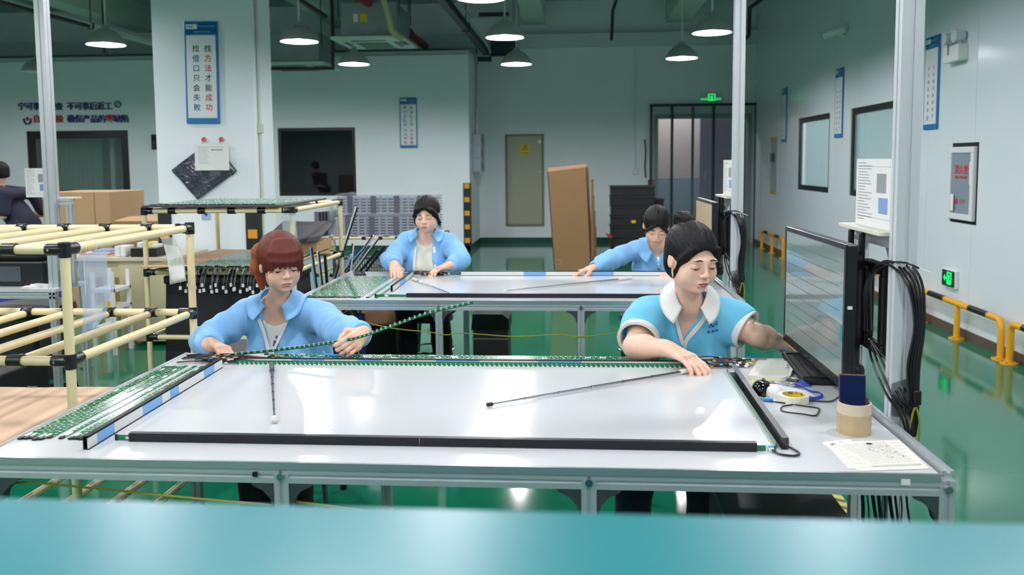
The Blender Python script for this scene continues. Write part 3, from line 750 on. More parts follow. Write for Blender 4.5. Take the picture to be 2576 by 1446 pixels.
mat('table_white', (208, 212, 213), .16, var=.01, vs=3, bump=.004, bs=6, spec=.5)
mat('table_edge', (190, 198, 200), .3, .75, var=.08, vs=9, stretch=(.3, 1, 1))
mat('pcb_green', (16, 112, 74), .22, var=.18, vs=40, spec=.6); mat('pcb_white', (222, 228, 224), .4); mat('bezel_black', (26, 28, 34), .42, .3); mat('bezel_grey', (58, 64, 70), .35, .6); mat('tape_blue', (122, 176, 232), .45); mat('foam_white', (226, 228, 226), .6)
mat('pipe_cream', (232, 216, 168), .3, var=.03, vs=5); mat('joint_black', (16, 17, 18), .3); mat('cardboard', (186, 150, 112), .75, var=.06, vs=4, bump=.03, bs=60); mat('cardboard_pale', (206, 176, 146), .7, var=.05, vs=2.5); mat('cardboard_deep', (150, 116, 78), .8, var=.06, vs=4)
mat('wire_black', (14, 14, 16), .35); mat('wire_yellow', (150, 150, 50), .5)
TZ = .78


def bolt(x, y, z, par, d=(0, -1, 0), r=.009):
    d = V(d); p = V(x, y, z); MB().cyl(p, p + d * .008, r, 12).build('bolt', MATS['steel'], par, smooth=True)


def gusset(x, y, z, s, par):
    """cast corner bracket below the front beam, reaching s (+-1) along x"""
    poly = [V(x, y, z), V(x + s * .06, y, z), V(x + s * .055, y, z - .008), V(x + s * .03, y, z - .02), V(x + s * .012, y, z - .04), V(x + s * .006, y, z - .062), V(x, y, z - .065)]
    MB().prism(poly if s < 0 else poly[::-1], (0, .03, 0)).build('corner_bracket', MATS['alu_dark'], par)


def table(y0, label, legs, x0=-1.475, x1=.832, d=1.15, xr=.872):
    t = thing('assembly_table', label, 'table', ((x0 + xr) / 2, y0 + d / 2, 0))
    y1 = y0 + d; w = .036; zb = TZ - .018; zc = zb - w / 2
    MB().bb((x0, y0 + .002, zb), (x1, y1, TZ)).build('tabletop', MATS['table_white'], t)
    MB().bb((x0 - .004, y0 - .004, zb), (x1 + .004, y0 + .0015, TZ - .0005)).build('edge_strip', MATS['table_edge'], t)
    MB().bb((x0 - .012, y0, zb + .004), (x0 - .001, y1, TZ + .002)).build('edge_strip', MATS['alu'], t)
    xs = sorted(legs)
    for a, b in zip(xs, xs[1:]):
        profile(MB(), (a + w / 2, y0 + w / 2, zc), (b - w / 2, y0 + w / 2, zc)).build('front_beam', MATS['alu'], t) if False else None
        m = MB(); profile(m, (a + w / 2, y0 + w / 2, zc), (b - w / 2, y0 + w / 2, zc), w); m.build('front_beam', MATS['alu'], t)
        gusset(a + w / 2, y0 + .003, zc - w / 2, 1, t); gusset(b - w / 2, y0 + .003, zc - w / 2, -1, t)
    for x in xs:
        for yy in (y0 + w / 2, y1 - w / 2):
            m = MB(); profile(m, (x, yy, .05), (x, yy, zb), w, up=(0, 1, 0)); l = m.build('leg', MATS['alu'], t)
            MB().lathe([(.0, 0), (.03, 0), (.03, .008), (.008, .015), (.008, .06)], (x, yy, 0), 12).build('levelling_foot', MATS['black_plastic'], l, smooth=True)
        bolt(x, y0, zc, t)
    m = MB(); profile(m, (xs[0] + w / 2, y1 - w / 2, zc), (xs[-1] - w / 2, y1 - w / 2, zc), w); m.build('rear_beam', MATS['alu'], t)
    for x in (xs[0], xs[-1]):
        m = MB(); profile(m, (x, y0 + w, zc), (x, y1 - w, zc), w); m.build('side_beam', MATS['alu'], t)
    m = MB(); profile(m, (xr - .014, y0 + .012, TZ - .012), (xr - .014, y1 - .01, TZ - .012), .028); m.build('side_rail', MATS['alu'], t)
    m = MB(); profile(m, (xs[0] + w / 2, y1 - .3, .18), (xs[-1] - w / 2, y1 - .3, .18), w); m.build('foot_rail', MATS['alu_dark'], t)
    for x in (xs[0], xs[-1]):
        m = MB(); profile(m, (x, y0 + w, .18), (x, y1 - w, .18), w); m.build('low_beam', MATS['alu_dark'], t)
    return t


NT = table(1.962, 'near white assembly table with aluminium frame and two women behind it', [-1.455, -.712, .033, .853])
m = MB(); c = at(2282, 1217, y=1.955); m.bb((c.x - .012, 1.957, c.z - .004), (c.x + .008, 1.9605, c.z + .01)); m.build('paper_label', MATS['paper'], NT)
c = at(640, 1194, y=1.955); MB().bb((c.x - .006, 1.9565, c.z - .006), (c.x + .006, 1.9605, c.z + .006)).build('black_tape_piece', MATS['black_plastic'], NT)
RTB = table(4.375, 'rear white assembly table with aluminium frame and two women behind it', [-1.455, -.712, .033, .853])

# ------------------------------------------------------------------ light strips (green circuit boards)
def strip_proto(L, label, group, seed, w=.0155, tail=False, x=0, y=0, z=TZ):
    r = random.Random(seed)
    t = thing('circuit_strip', label, 'circuit strip', (x, y, z), group)
    MB().bb((x, y - w / 2, z), (x + L, y + w / 2, z + .0018)).build('board', MATS['pcb_green'], t)
    f = MB(); p = .012
    while p < L - .02:
        f.bb((x + p, y - w / 2 + .0006, z + .0018), (x + p + .0022, y + w / 2 - .0006, z + .0021))
        for q in (.3, .62):
            if r.random() < .8: f.bb((x + p + .055 * q, y + r.uniform(-.004, .002), z + .0018), (x + p + .055 * q + r.uniform(.003, .007), y + r.uniform(.0025, .005), z + .0026))
        if r.random() < .12: f.bb((x + p + .008, y - .005, z + .0018), (x + p + .03, y + .004, z + .0034))
        p += .055
    f.build('components', MATS['pcb_white'], t, kind='stuff')
    MB().bb((x - .006, y - w / 2 + .001, z), (x + .008, y + w / 2 - .001, z + .005)).build('end_connector', MATS['black_plastic'], t)
    if tail:
        k = MB()
        for s in (-.002, .002): k.tube(cat_rom([(x, y + s, z + .003), (x - .03, y + s, z - .01), (x - .05 - tail * .3, y + s, z - .05), (x - .06 - tail * .5, y + s, z - .05 - tail)], 3), .0016, 4, False)
        w_ = k.build('cable_tail', MATS['wire_black'], t)
        e = V(x - .06 - tail * .5, y, z - .05 - tail); MB().bb((e.x - .005, e.y - .0055, e.z - .014), (e.x + .005, e.y + .0055, e.z + .004)).build('plug', MATS['pcb_white'], w_)
    return t


P_LONG = [strip_proto(.8, 'green circuit strip in the fan of strips on the near table left edge', 'green circuit strips on the left edge of the near table', s, w=.0132, x=-1.3, y=2.0, z=TZ + .0002) for s in (1, 2, 3)]
used = set()


def place_strip(protos, k, loc, rz, label, group):
    p = protos[k % len(protos)]
    if p not in used:
        used.add(p); p.location = loc; p.rotation_euler = (0, 0, rz); p['label'] = label; p['group'] = group; WL[p] = V(loc); return p
    return dup(p, loc, rz, label, group)


rn = random.Random(3)
k = 0
for xs, n, yb, lb in (([-1.460 + .0142 * i for i in range(6)], 6, 2.095, 'green circuit strip in the row along the near table left edge'), ([-1.354], 1, 2.095, 'single green circuit strip lying alone between the two rows on the near table'), ([-1.326 + .0142 * i for i in range(5)], 4, 2.095, 'green circuit strip in the short row beside the left black profile')):
    for i, x in enumerate(xs):
        place_strip(P_LONG, k, (x, yb + rn.uniform(-.006, .012), TZ + .0002), math.pi / 2 + rn.uniform(-.003, .003), lb, 'green circuit strips on the left edge of the near table'); k += 1
P_BACK = [strip_proto(1.5, 'green circuit strip in the row along the near table back edge', 'green circuit strips on the back edge of the near table', s, w=.0138, x=-1.1, y=3.0, z=TZ + .0003) for s in (11, 12, 13)]
for i in range(8):
    place_strip(P_BACK, i, (-1.13 + rn.uniform(-.05, .06), 2.992 + .0146 * i, TZ + .0003), rn.uniform(-.001, .001), 'green circuit strip in the row along the near table back edge', 'green circuit strips on the back edge of the near table')
# rear table: wide fan at its left, a row at its back
P_R = [strip_proto(.86, 'green circuit strip in the wide row on the rear table left end', 'green circuit strips on the rear table', s, w=.017, x=-1.3, y=4.6, z=TZ + .0003) for s in (21, 22, 23)]
for i in range(17):
    place_strip(P_R, i, (-1.445 + .0182 * i, 4.44 + rn.uniform(-.012, .012), TZ + .0003), math.pi / 2, 'green circuit strip in the wide row on the rear table left end', 'green circuit strips on the rear table left end')
for x in (-1.105, -1.058): place_strip(P_R, 1, (x, 4.44, TZ + .0003), math.pi / 2, 'green circuit strip lying apart from the wide row on the rear table', 'green circuit strips on the rear table left end')
P_RB = [strip_proto(1.5, 'green circuit strip in the row along the rear table back edge', 'green circuit strips on the rear table back edge', s, w=.0165, x=-1, y=5.4, z=TZ + .0003) for s in (31, 32)]
for i in range(7):
    place_strip(P_RB, i, (-.93 + rn.uniform(-.05, .05), 5.372 + .0178 * i, TZ + .0003), 0, 'green circuit strip in the row along the rear table back edge', 'green circuit strips on the back edge of the rear table')


# ------------------------------------------------------------------ frame profiles laid out on the tables
def channel(name, label, a, b, side, h, parts_blue=(), group=None, w=.018, m='bezel_black', cat='frame profile', z=TZ):
    """U channel standing on the table from a to b; side: unit vector towards its open, tape lined face"""
    a, b, side = V(*a, z), V(*b, z), V(side); t = thing(name, label, cat, a.lerp(b, .5), group)
    L = b - a; f = MB()
    for pl in ([a - side * w / 2, a - side * (w / 2 - .002), a - side * (w / 2 - .002) + Z1 * h, a - side * w / 2 + Z1 * h], [a - side * (w / 2 - .002), a + side * w / 2, a + side * w / 2 + Z1 * .002, a - side * (w / 2 - .002) + Z1 * .002], [a - side * (w / 2 - .002) + Z1 * (h - .002), a + side * w * .42 + Z1 * (h - .002), a + side * w * .42 + Z1 * h, a - side * (w / 2 - .002) + Z1 * h]): f.prism(pl, L)
    o = f.build('channel', MATS[m], t)
    if parts_blue is not None:
        segs = [0, *parts_blue, 1]
        for i in range(len(segs) - 1):
            p, q = a + L * segs[i] + side * (w * .3), a + L * segs[i + 1] + side * (w * .3)
            MB().bar(p + Z1 * (h * .45), q + Z1 * (h * .45), .002, h * .75).build('tape_section', MATS['tape_blue' if i % 2 else 'foam_white'], t)
    return t


channel('frame_profile', 'black frame bar with torn film, left half of the near table front', (-1.162, 2.098), (-.395, 2.098), (0, 1, 0), .0225, None)
channel('frame_profile', 'plain black frame bar, right half of the near table front', (-.394, 2.098), (.449, 2.098), (0, 1, 0), .0225, None)
channel('frame_profile', 'black left frame profile with pale and blue taped inner face on the near table', (-1.238, 2.022), (-1.253, 2.885), (1, 0, 0), .036, [.05, .15, .33, .47, .53, .6, .82, .92], w=.016)
channel('frame_profile', 'black right frame profile standing beside a green strip on the near table', (.522, 2.11), (.534, 2.885), (-1, 0, 0), .03, None, w=.018, m='bezel_grey')
channel('frame_profile', 'black back frame profile on the near table, left half', (-1.2, 2.962), (-.6, 2.965), (0, -1, 0), .02, [.3, .5, .7, .85], w=.014)
channel('frame_profile', 'black back frame profile on the near table, right half', (-.598, 2.965), (.44, 2.975), (0, -1, 0), .02, [.1, .25, .45, .6], w=.014)


def toothed(label, a, b, side, z=TZ):
    """circuit strip on its edge with a row of small white lights"""
    a, b, side = V(*a, z), V(*b, z), V(side); t = thing('led_strip', label, 'circuit strip', a)
    MB().bar(a + Z1 * .0075, b + Z1 * .0075, .0018, .015).build('board', MATS['pcb_green'], t)
    n = int((b - a).length / .017); f = MB()
    for i in range(n):
        p = a.lerp(b, (i + .5) / n) + side * .0015; f.bar(p + Z1 * .002, p + Z1 * .002 + (b - a).normalized() * .0075, .002, .004)
        f.bar(p + Z1 * .008, p + Z1 * .008 + (b - a).normalized() * .003, .001, .003)
    f.build('light_chips', MATS['pcb_white'], t, kind='stuff')
    return t


toothed('green strip with small white lights standing along the back frame profile of the near table', (-1.215, 2.938), (.455, 2.95), (0, -1, 0))
toothed('green strip with small white lights lying along the right frame profile of the near table', (.502, 2.12), (.514, 2.885), (-1, 0, 0))
t = thing('circuit_strip', 'green board end sticking out left of the front black bar on the near table', 'circuit strip', (-1.18, 2.1, TZ))
MB().bb((-1.198, 2.098, TZ), (-1.15, 2.0998, TZ + .015)).build('board', MATS['pcb_green'], t); MB().bb((-1.204, 2.097, TZ), (-1.1975, 2.101, TZ + .016)).build('end_connector', MATS['black_plastic'], t); MB().bb((-1.175, 2.0972, TZ + .004), (-1.165, 2.0978, TZ + .01)).build('components', MATS['pcb_white'], t)
t = thing('circuit_strip', 'green board end with blue tape sticking out right of the front black bar', 'circuit strip', (.47, 2.1, TZ))
MB().bb((.45, 2.098, TZ), (.498, 2.0998, TZ + .014)).build('board', MATS['pcb_green'], t); MB().bb((.478, 2.0968, TZ), (.492, 2.0979, TZ + .014)).build('tape', MATS['tape_blue'], t); MB().bb((.472, 2.0968, TZ), (.4775, 2.0979, TZ + .014)).build('components', MATS['pcb_white'], t)
t = thing('jumper_cable', 'short black cable loop at the near right corner of the frame', 'cable', (.51, 2.07, TZ))
MB().tube(cat_rom([(.485, 2.09, TZ + .006), (.5, 2.065, TZ + .004), (.53, 2.055, TZ + .004), (.548, 2.075, TZ + .004), (.538, 2.1, TZ + .006), (.52, 2.108, TZ + .012)]), .003, 6).build('wire', MATS['wire_black'], t, smooth=True); MB().bb((.478, 2.087, TZ + .001), (.49, 2.096, TZ + .009)).build('plug', MATS['white_plastic'], t)
# rear table frame
channel('frame_profile', 'black front frame bar on the rear table', (-.90, 4.47), (.66, 4.47), (0, 1, 0), .022, None)
channel('frame_profile', 'black left frame profile with blue tape on the rear table', (-1.02, 4.66), (-1.03, 5.32), (1, 0, 0), .036, [.3, .6], w=.016)
channel('frame_profile', 'black back frame profile on the rear table', (-.72, 5.345), (.7, 5.35), (0, -1, 0), .03, [.28, .38, .55, .68], w=.014)
t = thing('circuit_strip', 'green board end beside the front bar of the rear table', 'circuit strip', (-.98, 4.475, TZ)); MB().bb((-1.07, 4.474, TZ), (-.9, 4.476, TZ + .014)).build('board', MATS['pcb_green'], t); MB().bb((-1.075, 4.473, TZ), (-1.067, 4.477, TZ + .018)).build('end_connector', MATS['black_plastic'], t); MB().bb((-1.02, 4.472, TZ + .003), (-1.0, 4.4738, TZ + .012)).build('components', MATS['pcb_white'], t)


# ------------------------------------------------------------------ telescopic rods
mat('grip_grey', (72, 78, 86), .6); mat('grip_white', (224, 226, 220), .5)


def rod(label, a, b, grip, tip, tipkind='ball', nseg=6, r0=.0052, z=TZ):
    a, b = V(a), V(b); d = (b - a).normalized(); L = (b - a).length
    t = thing('telescopic_rod', label, 'rod', V(a.x, a.y, z))
    MB().cyl(a, a + d * .1, .0085, 12).build('grip', MATS[grip], t, smooth=True)
    e = [.1 + (L - .1) * i / nseg for i in range(nseg + 1)]
    for i in range(nseg):
        r = r0 * (1 - .5 * i / nseg); s = MB().cyl(a + d * e[i], a + d * e[i + 1], r, 10).build('tube_section', MATS['steel'], t, smooth=True)
        MB().cyl(a + d * (e[i + 1] - .006), a + d * e[i + 1], r * 1.25, 10).build('collar', MATS['chrome'], s, smooth=True)
    if tipkind == 'ball': MB().lathe([(0, -.011), (.008, -.008), (.011, 0), (.008, .008), (0, .011)], b, 14).build('tip', MATS[tip], t, smooth=True)
    else: MB().cyl(b - d * .012, b + d * .006, .006, 10).build('tip', MATS[tip], t, smooth=True)
    return t


zr = TZ + .009
rod('telescopic rod with dark grip and white ball pointing at the viewer on the near table', (-1.075, 2.905, zr), (-.834, 2.262, TZ + .0115), 'grip_grey', 'grip_white')
rod('telescopic rod with white grip and dark tip held by the woman in the polo shirt', (.437, 2.905, zr + .001), (-.253, 2.445, TZ + .0075), 'grip_white', 'black_plastic', 'cap')
a, b = at(1038, 701, z=TZ + .01), at(1135, 739, z=TZ + .01); rod('thin dark telescopic rod on the rear table near the left profile', a, b, 'grip_white', 'grip_white', 'cap')
a, b = at(1588, 699, z=TZ + .01), at(1270, 731, z=TZ + .01); rod('thin telescopic rod with grey grip across the rear table', a, b, 'grip_white', 'grip_white', 'cap')

# ------------------------------------------------------------------ loose cables by the two women's hands
def cable_mess(label, c, n, sx, sy, seed, z=TZ):
    r = random.Random(seed); t = thing('cable_bundle', label, 'cable bundle', (c[0], c[1], z))
    f = {m: MB() for m in ('wire_black', 'ink_red', 'pcb_white', 'tape_yellow', 'tape_blue')}
    for i in range(n):
        x, y = c[0] + r.uniform(-.5, .5) * sx, c[1] + r.uniform(-.5, .5) * sy; L = r.uniform(.06, .12); a = r.uniform(-.35, .35); d = V(math.cos(a), math.sin(a), 0) * L; zz = z + .003 + r.random() * .014
        f['wire_black' if r.random() < .96 else 'ink_red'].tube(cat_rom([V(x, y, zz) - d / 2, V(x, y + r.uniform(-.01, .01), zz + .003), V(x, y, zz) + d / 2], 4), .0022, 5)
        e = V(x, y, zz) + d / 2; f[r.choice(['pcb_white', 'pcb_white', 'pcb_white', 'tape_yellow', 'tape_blue'])].box(e, (.011, .008, .006), rotz(a))
    for m, nm in (('wire_black', 'wires'), ('ink_red', 'red_wires'), ('pcb_white', 'plugs'), ('tape_yellow', 'yellow_plugs'), ('tape_blue', 'blue_plugs')):
        if f[m].v: f[m].build(nm, MATS[m], t, kind='stuff')
    return t


cable_mess('tangle of black cable ends with white plugs at the near table back left', (-1.29, 2.985), 46, .2, .09, 4)
cable_mess('tangle of black cable ends with white plugs at the near table back right', (.49, 3.0), 60, .17, .11, 5)
cable_mess('tangle of black cable ends beside the hand of the woman at the rear left', (-.95, 5.37), 34, .22, .12, 6)

# ------------------------------------------------------------------ cream pipe racks
PR = .0145


def joint(mb, p, dirs, L=.055, r=.0185):
    p = V(p)
    for d in dirs: d = V(d); mb.cyl(p - d * .0 , p + d * L, r, 12)
    mb.cyl(p - Z1 * .024, p + Z1 * .022, r, 14)
    return mb


def rack(label, x0, x1, y0, y1, zt, levels, cross, legs_z=.1, bare=(), casters=True):
    t = thing('pipe_rack', label, 'rack', ((x0 + x1) / 2, (y0 + y1) / 2, 0))
    for x in (x0, x1):
        for y in (y0, y1):
            MB().cyl((x, y, legs_z), (x, y, zt), PR, 14).build('post', MATS['pipe_cream'], t, smooth=True)
            if casters:
                w = MB().cyl((x - .012, y, .04), (x + .012, y, .04), .04, 14).build('caster_wheel', MATS['black_plastic'], t, smooth=True); MB().bb((x - .018, y - .02, .04), (x + .018, y + .02, legs_z + .005)).build('caster_fork', MATS['steel'], w)
    for z in levels:
        for y in (y0, y1): MB().cyl((x0, y, z), (x1, y, z), PR, 14).build('long_pipe', MATS['pipe_cream'], t, smooth=True)
        for x in (x0, x1): MB().cyl((x, y0, z), (x, y1, z), PR, 14).build('side_pipe', MATS['pipe_cream'], t, smooth=True)
        for x, sx in ((x0, 1), (x1, -1)):
            for y, sy in ((y0, 1), (y1, -1)):
                m = MB(); joint(m, (x, y, z), [(sx, 0, 0), (0, sy, 0)]); j = m.build('joint', MATS['joint_black'], t, smooth=True, bevel=.002)
                MB().cyl((x + sx * .04, y - .019, z), (x + sx * .04, y - .0215, z), .004, 6).build('screw', MATS['steel'], j)
        for x in cross:
            if not (x0 < x < x1) or z in bare: continue
            MB().cyl((x, y0, z - .004), (x, y1, z - .004), PR, 14).build('roller_pipe', MATS['pipe_cream'], t, smooth=True)
            for y, sy in ((y0, 1), (y1, -1)):
                m = MB(); m.cyl((x - .022, y, z), (x + .022, y, z), .0195, 12).cyl((x, y, z), (x, y + sy * .03, z - .003), .018, 12); m.build('clamp_joint', MATS['joint_black'], t, smooth=True)
    return t


NR = rack('near cream pipe rack with black joints at the left edge', -2.45, -1.517, 2.42, 3.25, 1.25, [1.25, .912, .585, .27], [-1.517 - .172 * i for i in range(1, 6)])
MR = rack('middle cream pipe rack with circuit strips beside the rear table', -2.47, -1.6, 4.72, 5.72, 1.25, [1.235, .88, .5], [-1.6 - .175 * i for i in range(1, 5)], bare=(.5,))
def wavy(x0, x1, y0, y1, z, amp, ph=0):
    return lambda u, v: (x0 + (x1 - x0) * u, y0 + (y1 - y0) * v, z + amp * math.sin(3.1 * u + ph) * math.sin(2.3 * v + ph * 2) + amp * .5 * math.sin(7 * u + 3 * v))


tag(MB().sheet(16, 12, wavy(-2.42, -1.545, 2.40, 3.18, .612, .006), (0, 0, .006)).build('cardboard_sheet', MATS['cardboard_pale'], smooth=True), 'pale brown cardboard sheet lying on the near pipe rack shelf', 'cardboard')
# plastic sleeves on the near rack
mat('sleeve_blue', (176, 196, 218), .12, alpha=.34, spec=.7); mat('sleeve_clear', (215, 225, 230), .1, alpha=.35, spec=.8); mat('tag_white', (226, 232, 236), .4); mat('tag_green', (176, 204, 166), .5)
y0, y1 = 2.45, 2.62
t = thing('plastic_sleeve', 'bluish empty plastic sleeve tied to the near rack top pipe', 'sleeve', (-1.51, 2.53, .97))
MB().sheet(8, 10, lambda u, v: (-1.498 + .010 * math.sin(u * 5 + v * 4) * (1 - v), 2.455 + u * .155, .985 + .245 * v + .03 * u * (1 - v)), (.0012, 0, 0)).build('pouch', MATS['sleeve_blue'], t, smooth=True)
for yy in (2.475, 2.56): MB().tube([(-1.517 + .019 * math.cos(a), yy, 1.25 + .02 * math.sin(a) - (.02 if math.sin(a) < -.5 else 0)) for a in [i * .524 for i in range(13)]], .0012, 5, False).build('tie', MATS['white_plastic'], t)
MB().cyl((-1.494, 2.48, 1.225), (-1.495, 2.48, 1.1), .0008, 5).build('loose_tie_end', MATS['white_plastic'], t)
t = thing('hanging_tag', 'white tag in a clear sleeve with green lettering hanging on the near rack', 'tag', (-1.5, 3.15, 1.03))
a0 = at(402, 592, y=3.17); q = [at(401, 590, y=3.17), at(440, 600, y=3.10), at(468, 706, y=3.06), at(427, 716, y=3.12)]
def tg(u, v, inset=0):
    u = inset + (1 - 2 * inset) * u; v = inset + (1 - 2 * inset) * v
    b = q[3].lerp(q[2], u); c = q[0].lerp(q[1], u); p = b.lerp(c, v); return p + V(.01 * math.sin(v * 3.1), 0, .008 * math.sin(v * 3.1) * u)
MB().sheet(4, 8, lambda u, v: tg(u, v), (0, .001, 0)).build('sleeve', MATS['sleeve_clear'], t, smooth=True)
pp = MB().sheet(4, 8, lambda u, v: tg(u, v * .84, .04) - V(0, .002, 0), (0, .0005, 0)).build('card', MATS['tag_white'], t, smooth=True)
for z_ in (.02, .82): MB().sheet(2, 1, lambda u, v: tg(u, z_ + v * .02, .04) - V(0, .0035, 0), (0, .0005, 0)).build('green_line', MATS['tag_green'], pp)
rr = (q[2] - q[3]).normalized(); uu = (q[0] - q[3]).normalized(); cc = tg(.5, .42) - V(0, .008, 0)
text('待测试', .03, MATS['tag_green'], cc, rr, uu - rr * uu.dot(rr), t, off=.004, depth=.0003)

# middle rack load: board with strips on top, cardboard and drooping strips on the shelf
mat('board_dark', (70, 72, 74), .5); 
tag(MB().bb((-2.46, 4.68, 1.2575), (-1.66, 5.60, 1.268)).build('carrier_board', MATS['board_dark']), 'dark carrier board lying on top of the middle rack', 'board')
PT = [strip_proto(.84, 'green circuit strip spread on top of the middle rack', 'green circuit strips on top of the middle rack', s, w=.021, x=-2.3, y=5, z=1.2685) for s in (41, 42, 43)]
for i in range(30): place_strip(PT, i, (-2.42 + .0245 * i, 4.72 + rn.uniform(-.01, .01)  , 1.2685), math.pi / 2, 'green circuit strip spread on top of the middle rack', 'green circuit strips on top of the middle rack')
tag(MB().sheet(14, 12, wavy(-2.44, -1.63, 4.6, 5.68, .915, .006, 1.), (0, 0, .006)).build('cardboard_sheet', MATS['cardboard']), 'brown cardboard sheet on the middle rack shelf under drooping strips', 'cardboard')
PD = [strip_proto(.84, 'green circuit strip with cable tail drooping from the middle rack shelf', 'green circuit strips drooping from the middle rack shelf', s, w=.0165, tail=tl, x=-2.3, y=5, z=.93) for s, tl in ((51, .05), (52, .07), (53, .035), (54, .06))]
for i in range(26):
    o = place_strip(PD, i, (-2.15 + .0195 * i, 4.56 + rn.uniform(-.03, .03), .9315), math.pi / 2 + rn.uniform(-.0015, .0015), 'green circuit strip with cable tail drooping from the middle rack shelf', 'green circuit strips drooping from the middle rack shelf')
    o.rotation_euler[1] = 0; o.rotation_mode = 'XYZ'
mat('film_clear', (225, 235, 232), .08, alpha=.14, spec=.8)
tag(MB().sheet(16, 8, wavy(-2.1, -1.68, 4.75, 5.2, .952, .008, 2), (0, 0, .0008)).build('plastic_film', MATS['film_clear'], smooth=True), 'clear crinkled plastic film over the strips on the middle rack shelf', 'film')
mat('dark_cloth', (24, 26, 30), .8, var=.1); mat('slate', (66, 68, 70), .6, var=.1, vs=5)
t = thing('storage_box', 'tall black storage box under the middle rack shelf', 'box', (-2.05, 4.95, .0))
MB().add([(-2.43, 4.78, .0), (-1.66, 4.78, .0), (-1.66, 5.35, .0), (-2.43, 5.35, .0), (-2.40, 4.80, .84), (-1.70, 4.80, .84), (-1.70, 5.33, .84), (-2.40, 5.33, .84)], [(3, 2, 1, 0), (0, 1, 5, 4), (1, 2, 6, 5), (2, 3, 7, 6), (3, 0, 4, 7), (4, 5, 6, 7)]).build('body', MATS['dark_cloth'], t, bevel=.01)
MB().bb((-2.41, 4.79, .8), (-1.69, 5.34, .85)).build('lid', MATS['black_plastic'], t, bevel=.01)
t = thing('leaning_panel', 'dark grey panel leaning low against the middle rack', 'panel', (-1.75, 4.22, 0))
a = [at(455, 860, y=4.55), at(600, 860, y=4.35), at(625, 770, y=4.4), at(455, 830, y=4.62)]
MB().bar(V(-1.98, 4.22, .47), V(-1.53, 4.22, .47), .4, .012, up=(0, -.5, 1)).build('sheet', MATS['slate'], t, bevel=.002); MB().bar(V(-1.98, 4.4, .57), V(-1.53, 4.4, .57), .02, .016).build('edge', MATS['pipe_cream'], t)
for x in (-1.95, -1.56): MB().cyl((x, 4.22, 0), (x, 4.22, .46), .012, 8).build('support', MATS['alu_dark'], t)
t = thing('grey_sheet_stack', 'dark grey sheet curling on the right end of the middle rack shelf', 'sheet', (-1.72, 5.6, 1.0)); 
MB().sheet(8, 6, lambda u, v: (-1.98 + .36 * u, 5.25 + .42 * v, 1.0 + .10 * v + .03 * (u - .5) ** 2), (0, 0, .006)).build('sheet', MATS['slate'], t, smooth=True); MB().bb((-1.98, 5.3, .9335), (-1.64, 5.64, .999)).build('backing', MATS['cardboard'], t)
for i, (px, py0, py1, w) in enumerate(((715, 535, 640, 40), (828, 512, 590, 14))):
    p = at(px, py0, y=4.74 if i == 0 else 5.7); q2 = at(px, py1, y=4.74 if i == 0 else 5.7); ww = w * p.y / F_PX
    t = thing('plastic_sleeve', 'clear document sleeve hanging on the %s post of the middle rack' % ('front' if i == 0 else 'rear right'), 'sleeve', V(p.x, p.y - .02, q2.z))
    MB().sheet(4, 6, lambda u, v: (p.x + .02 + ww * (u - .3), p.y - .03 + .012 * math.sin(v * 3 + u * 2), q2.z + (p.z - q2.z) * v), (0, .001, 0)).build('pouch', MATS['sleeve_clear'], t, smooth=True)
    MB().tube([(p.x + .02 + .0, p.y - .03, p.z - .005), (p.x, p.y, p.z + .02)], .0015, 5).build('tie', MATS['white_plastic'], t)

# ------------------------------------------------------------------ posts, document stands, monitors
mat('bracket_grey', (150, 156, 158), .4, .7); mat('shelf_cream', (222, 222, 206), .5); mat('screen_grey', (118, 132, 130), .06, emis=.22, spec=.8); mat('screen_beige', (176, 160, 134), .15, emis=.28); mat('bezel_monitor', (22, 24, 27), .3); mat('ui_dark', (96, 108, 110), .4); mat('ui_teal', (40, 130, 140), .5, emis=.2); mat('print_grey', (150, 156, 160), .7); mat('print_blue', (130, 160, 205), .7); mat('red_wire', (180, 40, 36), .5)


def doc_sheet(par, o, right, w, h, seed):
    """printed sheet: o bottom left corner"""
    r = random.Random(seed); right = V(right); n = right.cross(Z1); o = V(o)
    def Q(mb, u0, u1, v0, v1, d0, d1): return mb.add([o + right * u + Z1 * v + n * d for d in (d0, d1) for u, v in ((u0, v0), (u1, v0), (u1, v1), (u0, v1))], [(3, 2, 1, 0), (4, 5, 6, 7), (0, 1, 5, 4), (1, 2, 6, 5), (2, 3, 7, 6), (3, 0, 4, 7)])
    s = Q(MB(), 0, w, 0, h, 0, .002).build('printed_sheet', MATS['paper'], par)
    f = MB(); v = h * .95
    while v > h * .06:
        Q(f, w * .05, w * (.05 + r.uniform(.2, .45)), v, v + h * .012, .002, .0024); v -= h * .045
    Q(f, w * .03, w * .97, h * .9, h * .905, .002, .0024); Q(f, w * .03, w * .97, h * .14, h * .145, .002, .0024)
    f.build('text_lines', MATS['print_grey'], s)
    Q(MB(), w * .6, w * .85, h * .52, h * .8, .002, .0026).build('picture', MATS['print_grey'], s); Q(MB(), w * .66, w * .9, h * .22, h * .45, .002, .0026).build('picture', MATS['print_blue'], s)
    return s


mat('alu_post', (214, 219, 222), .4, .15)


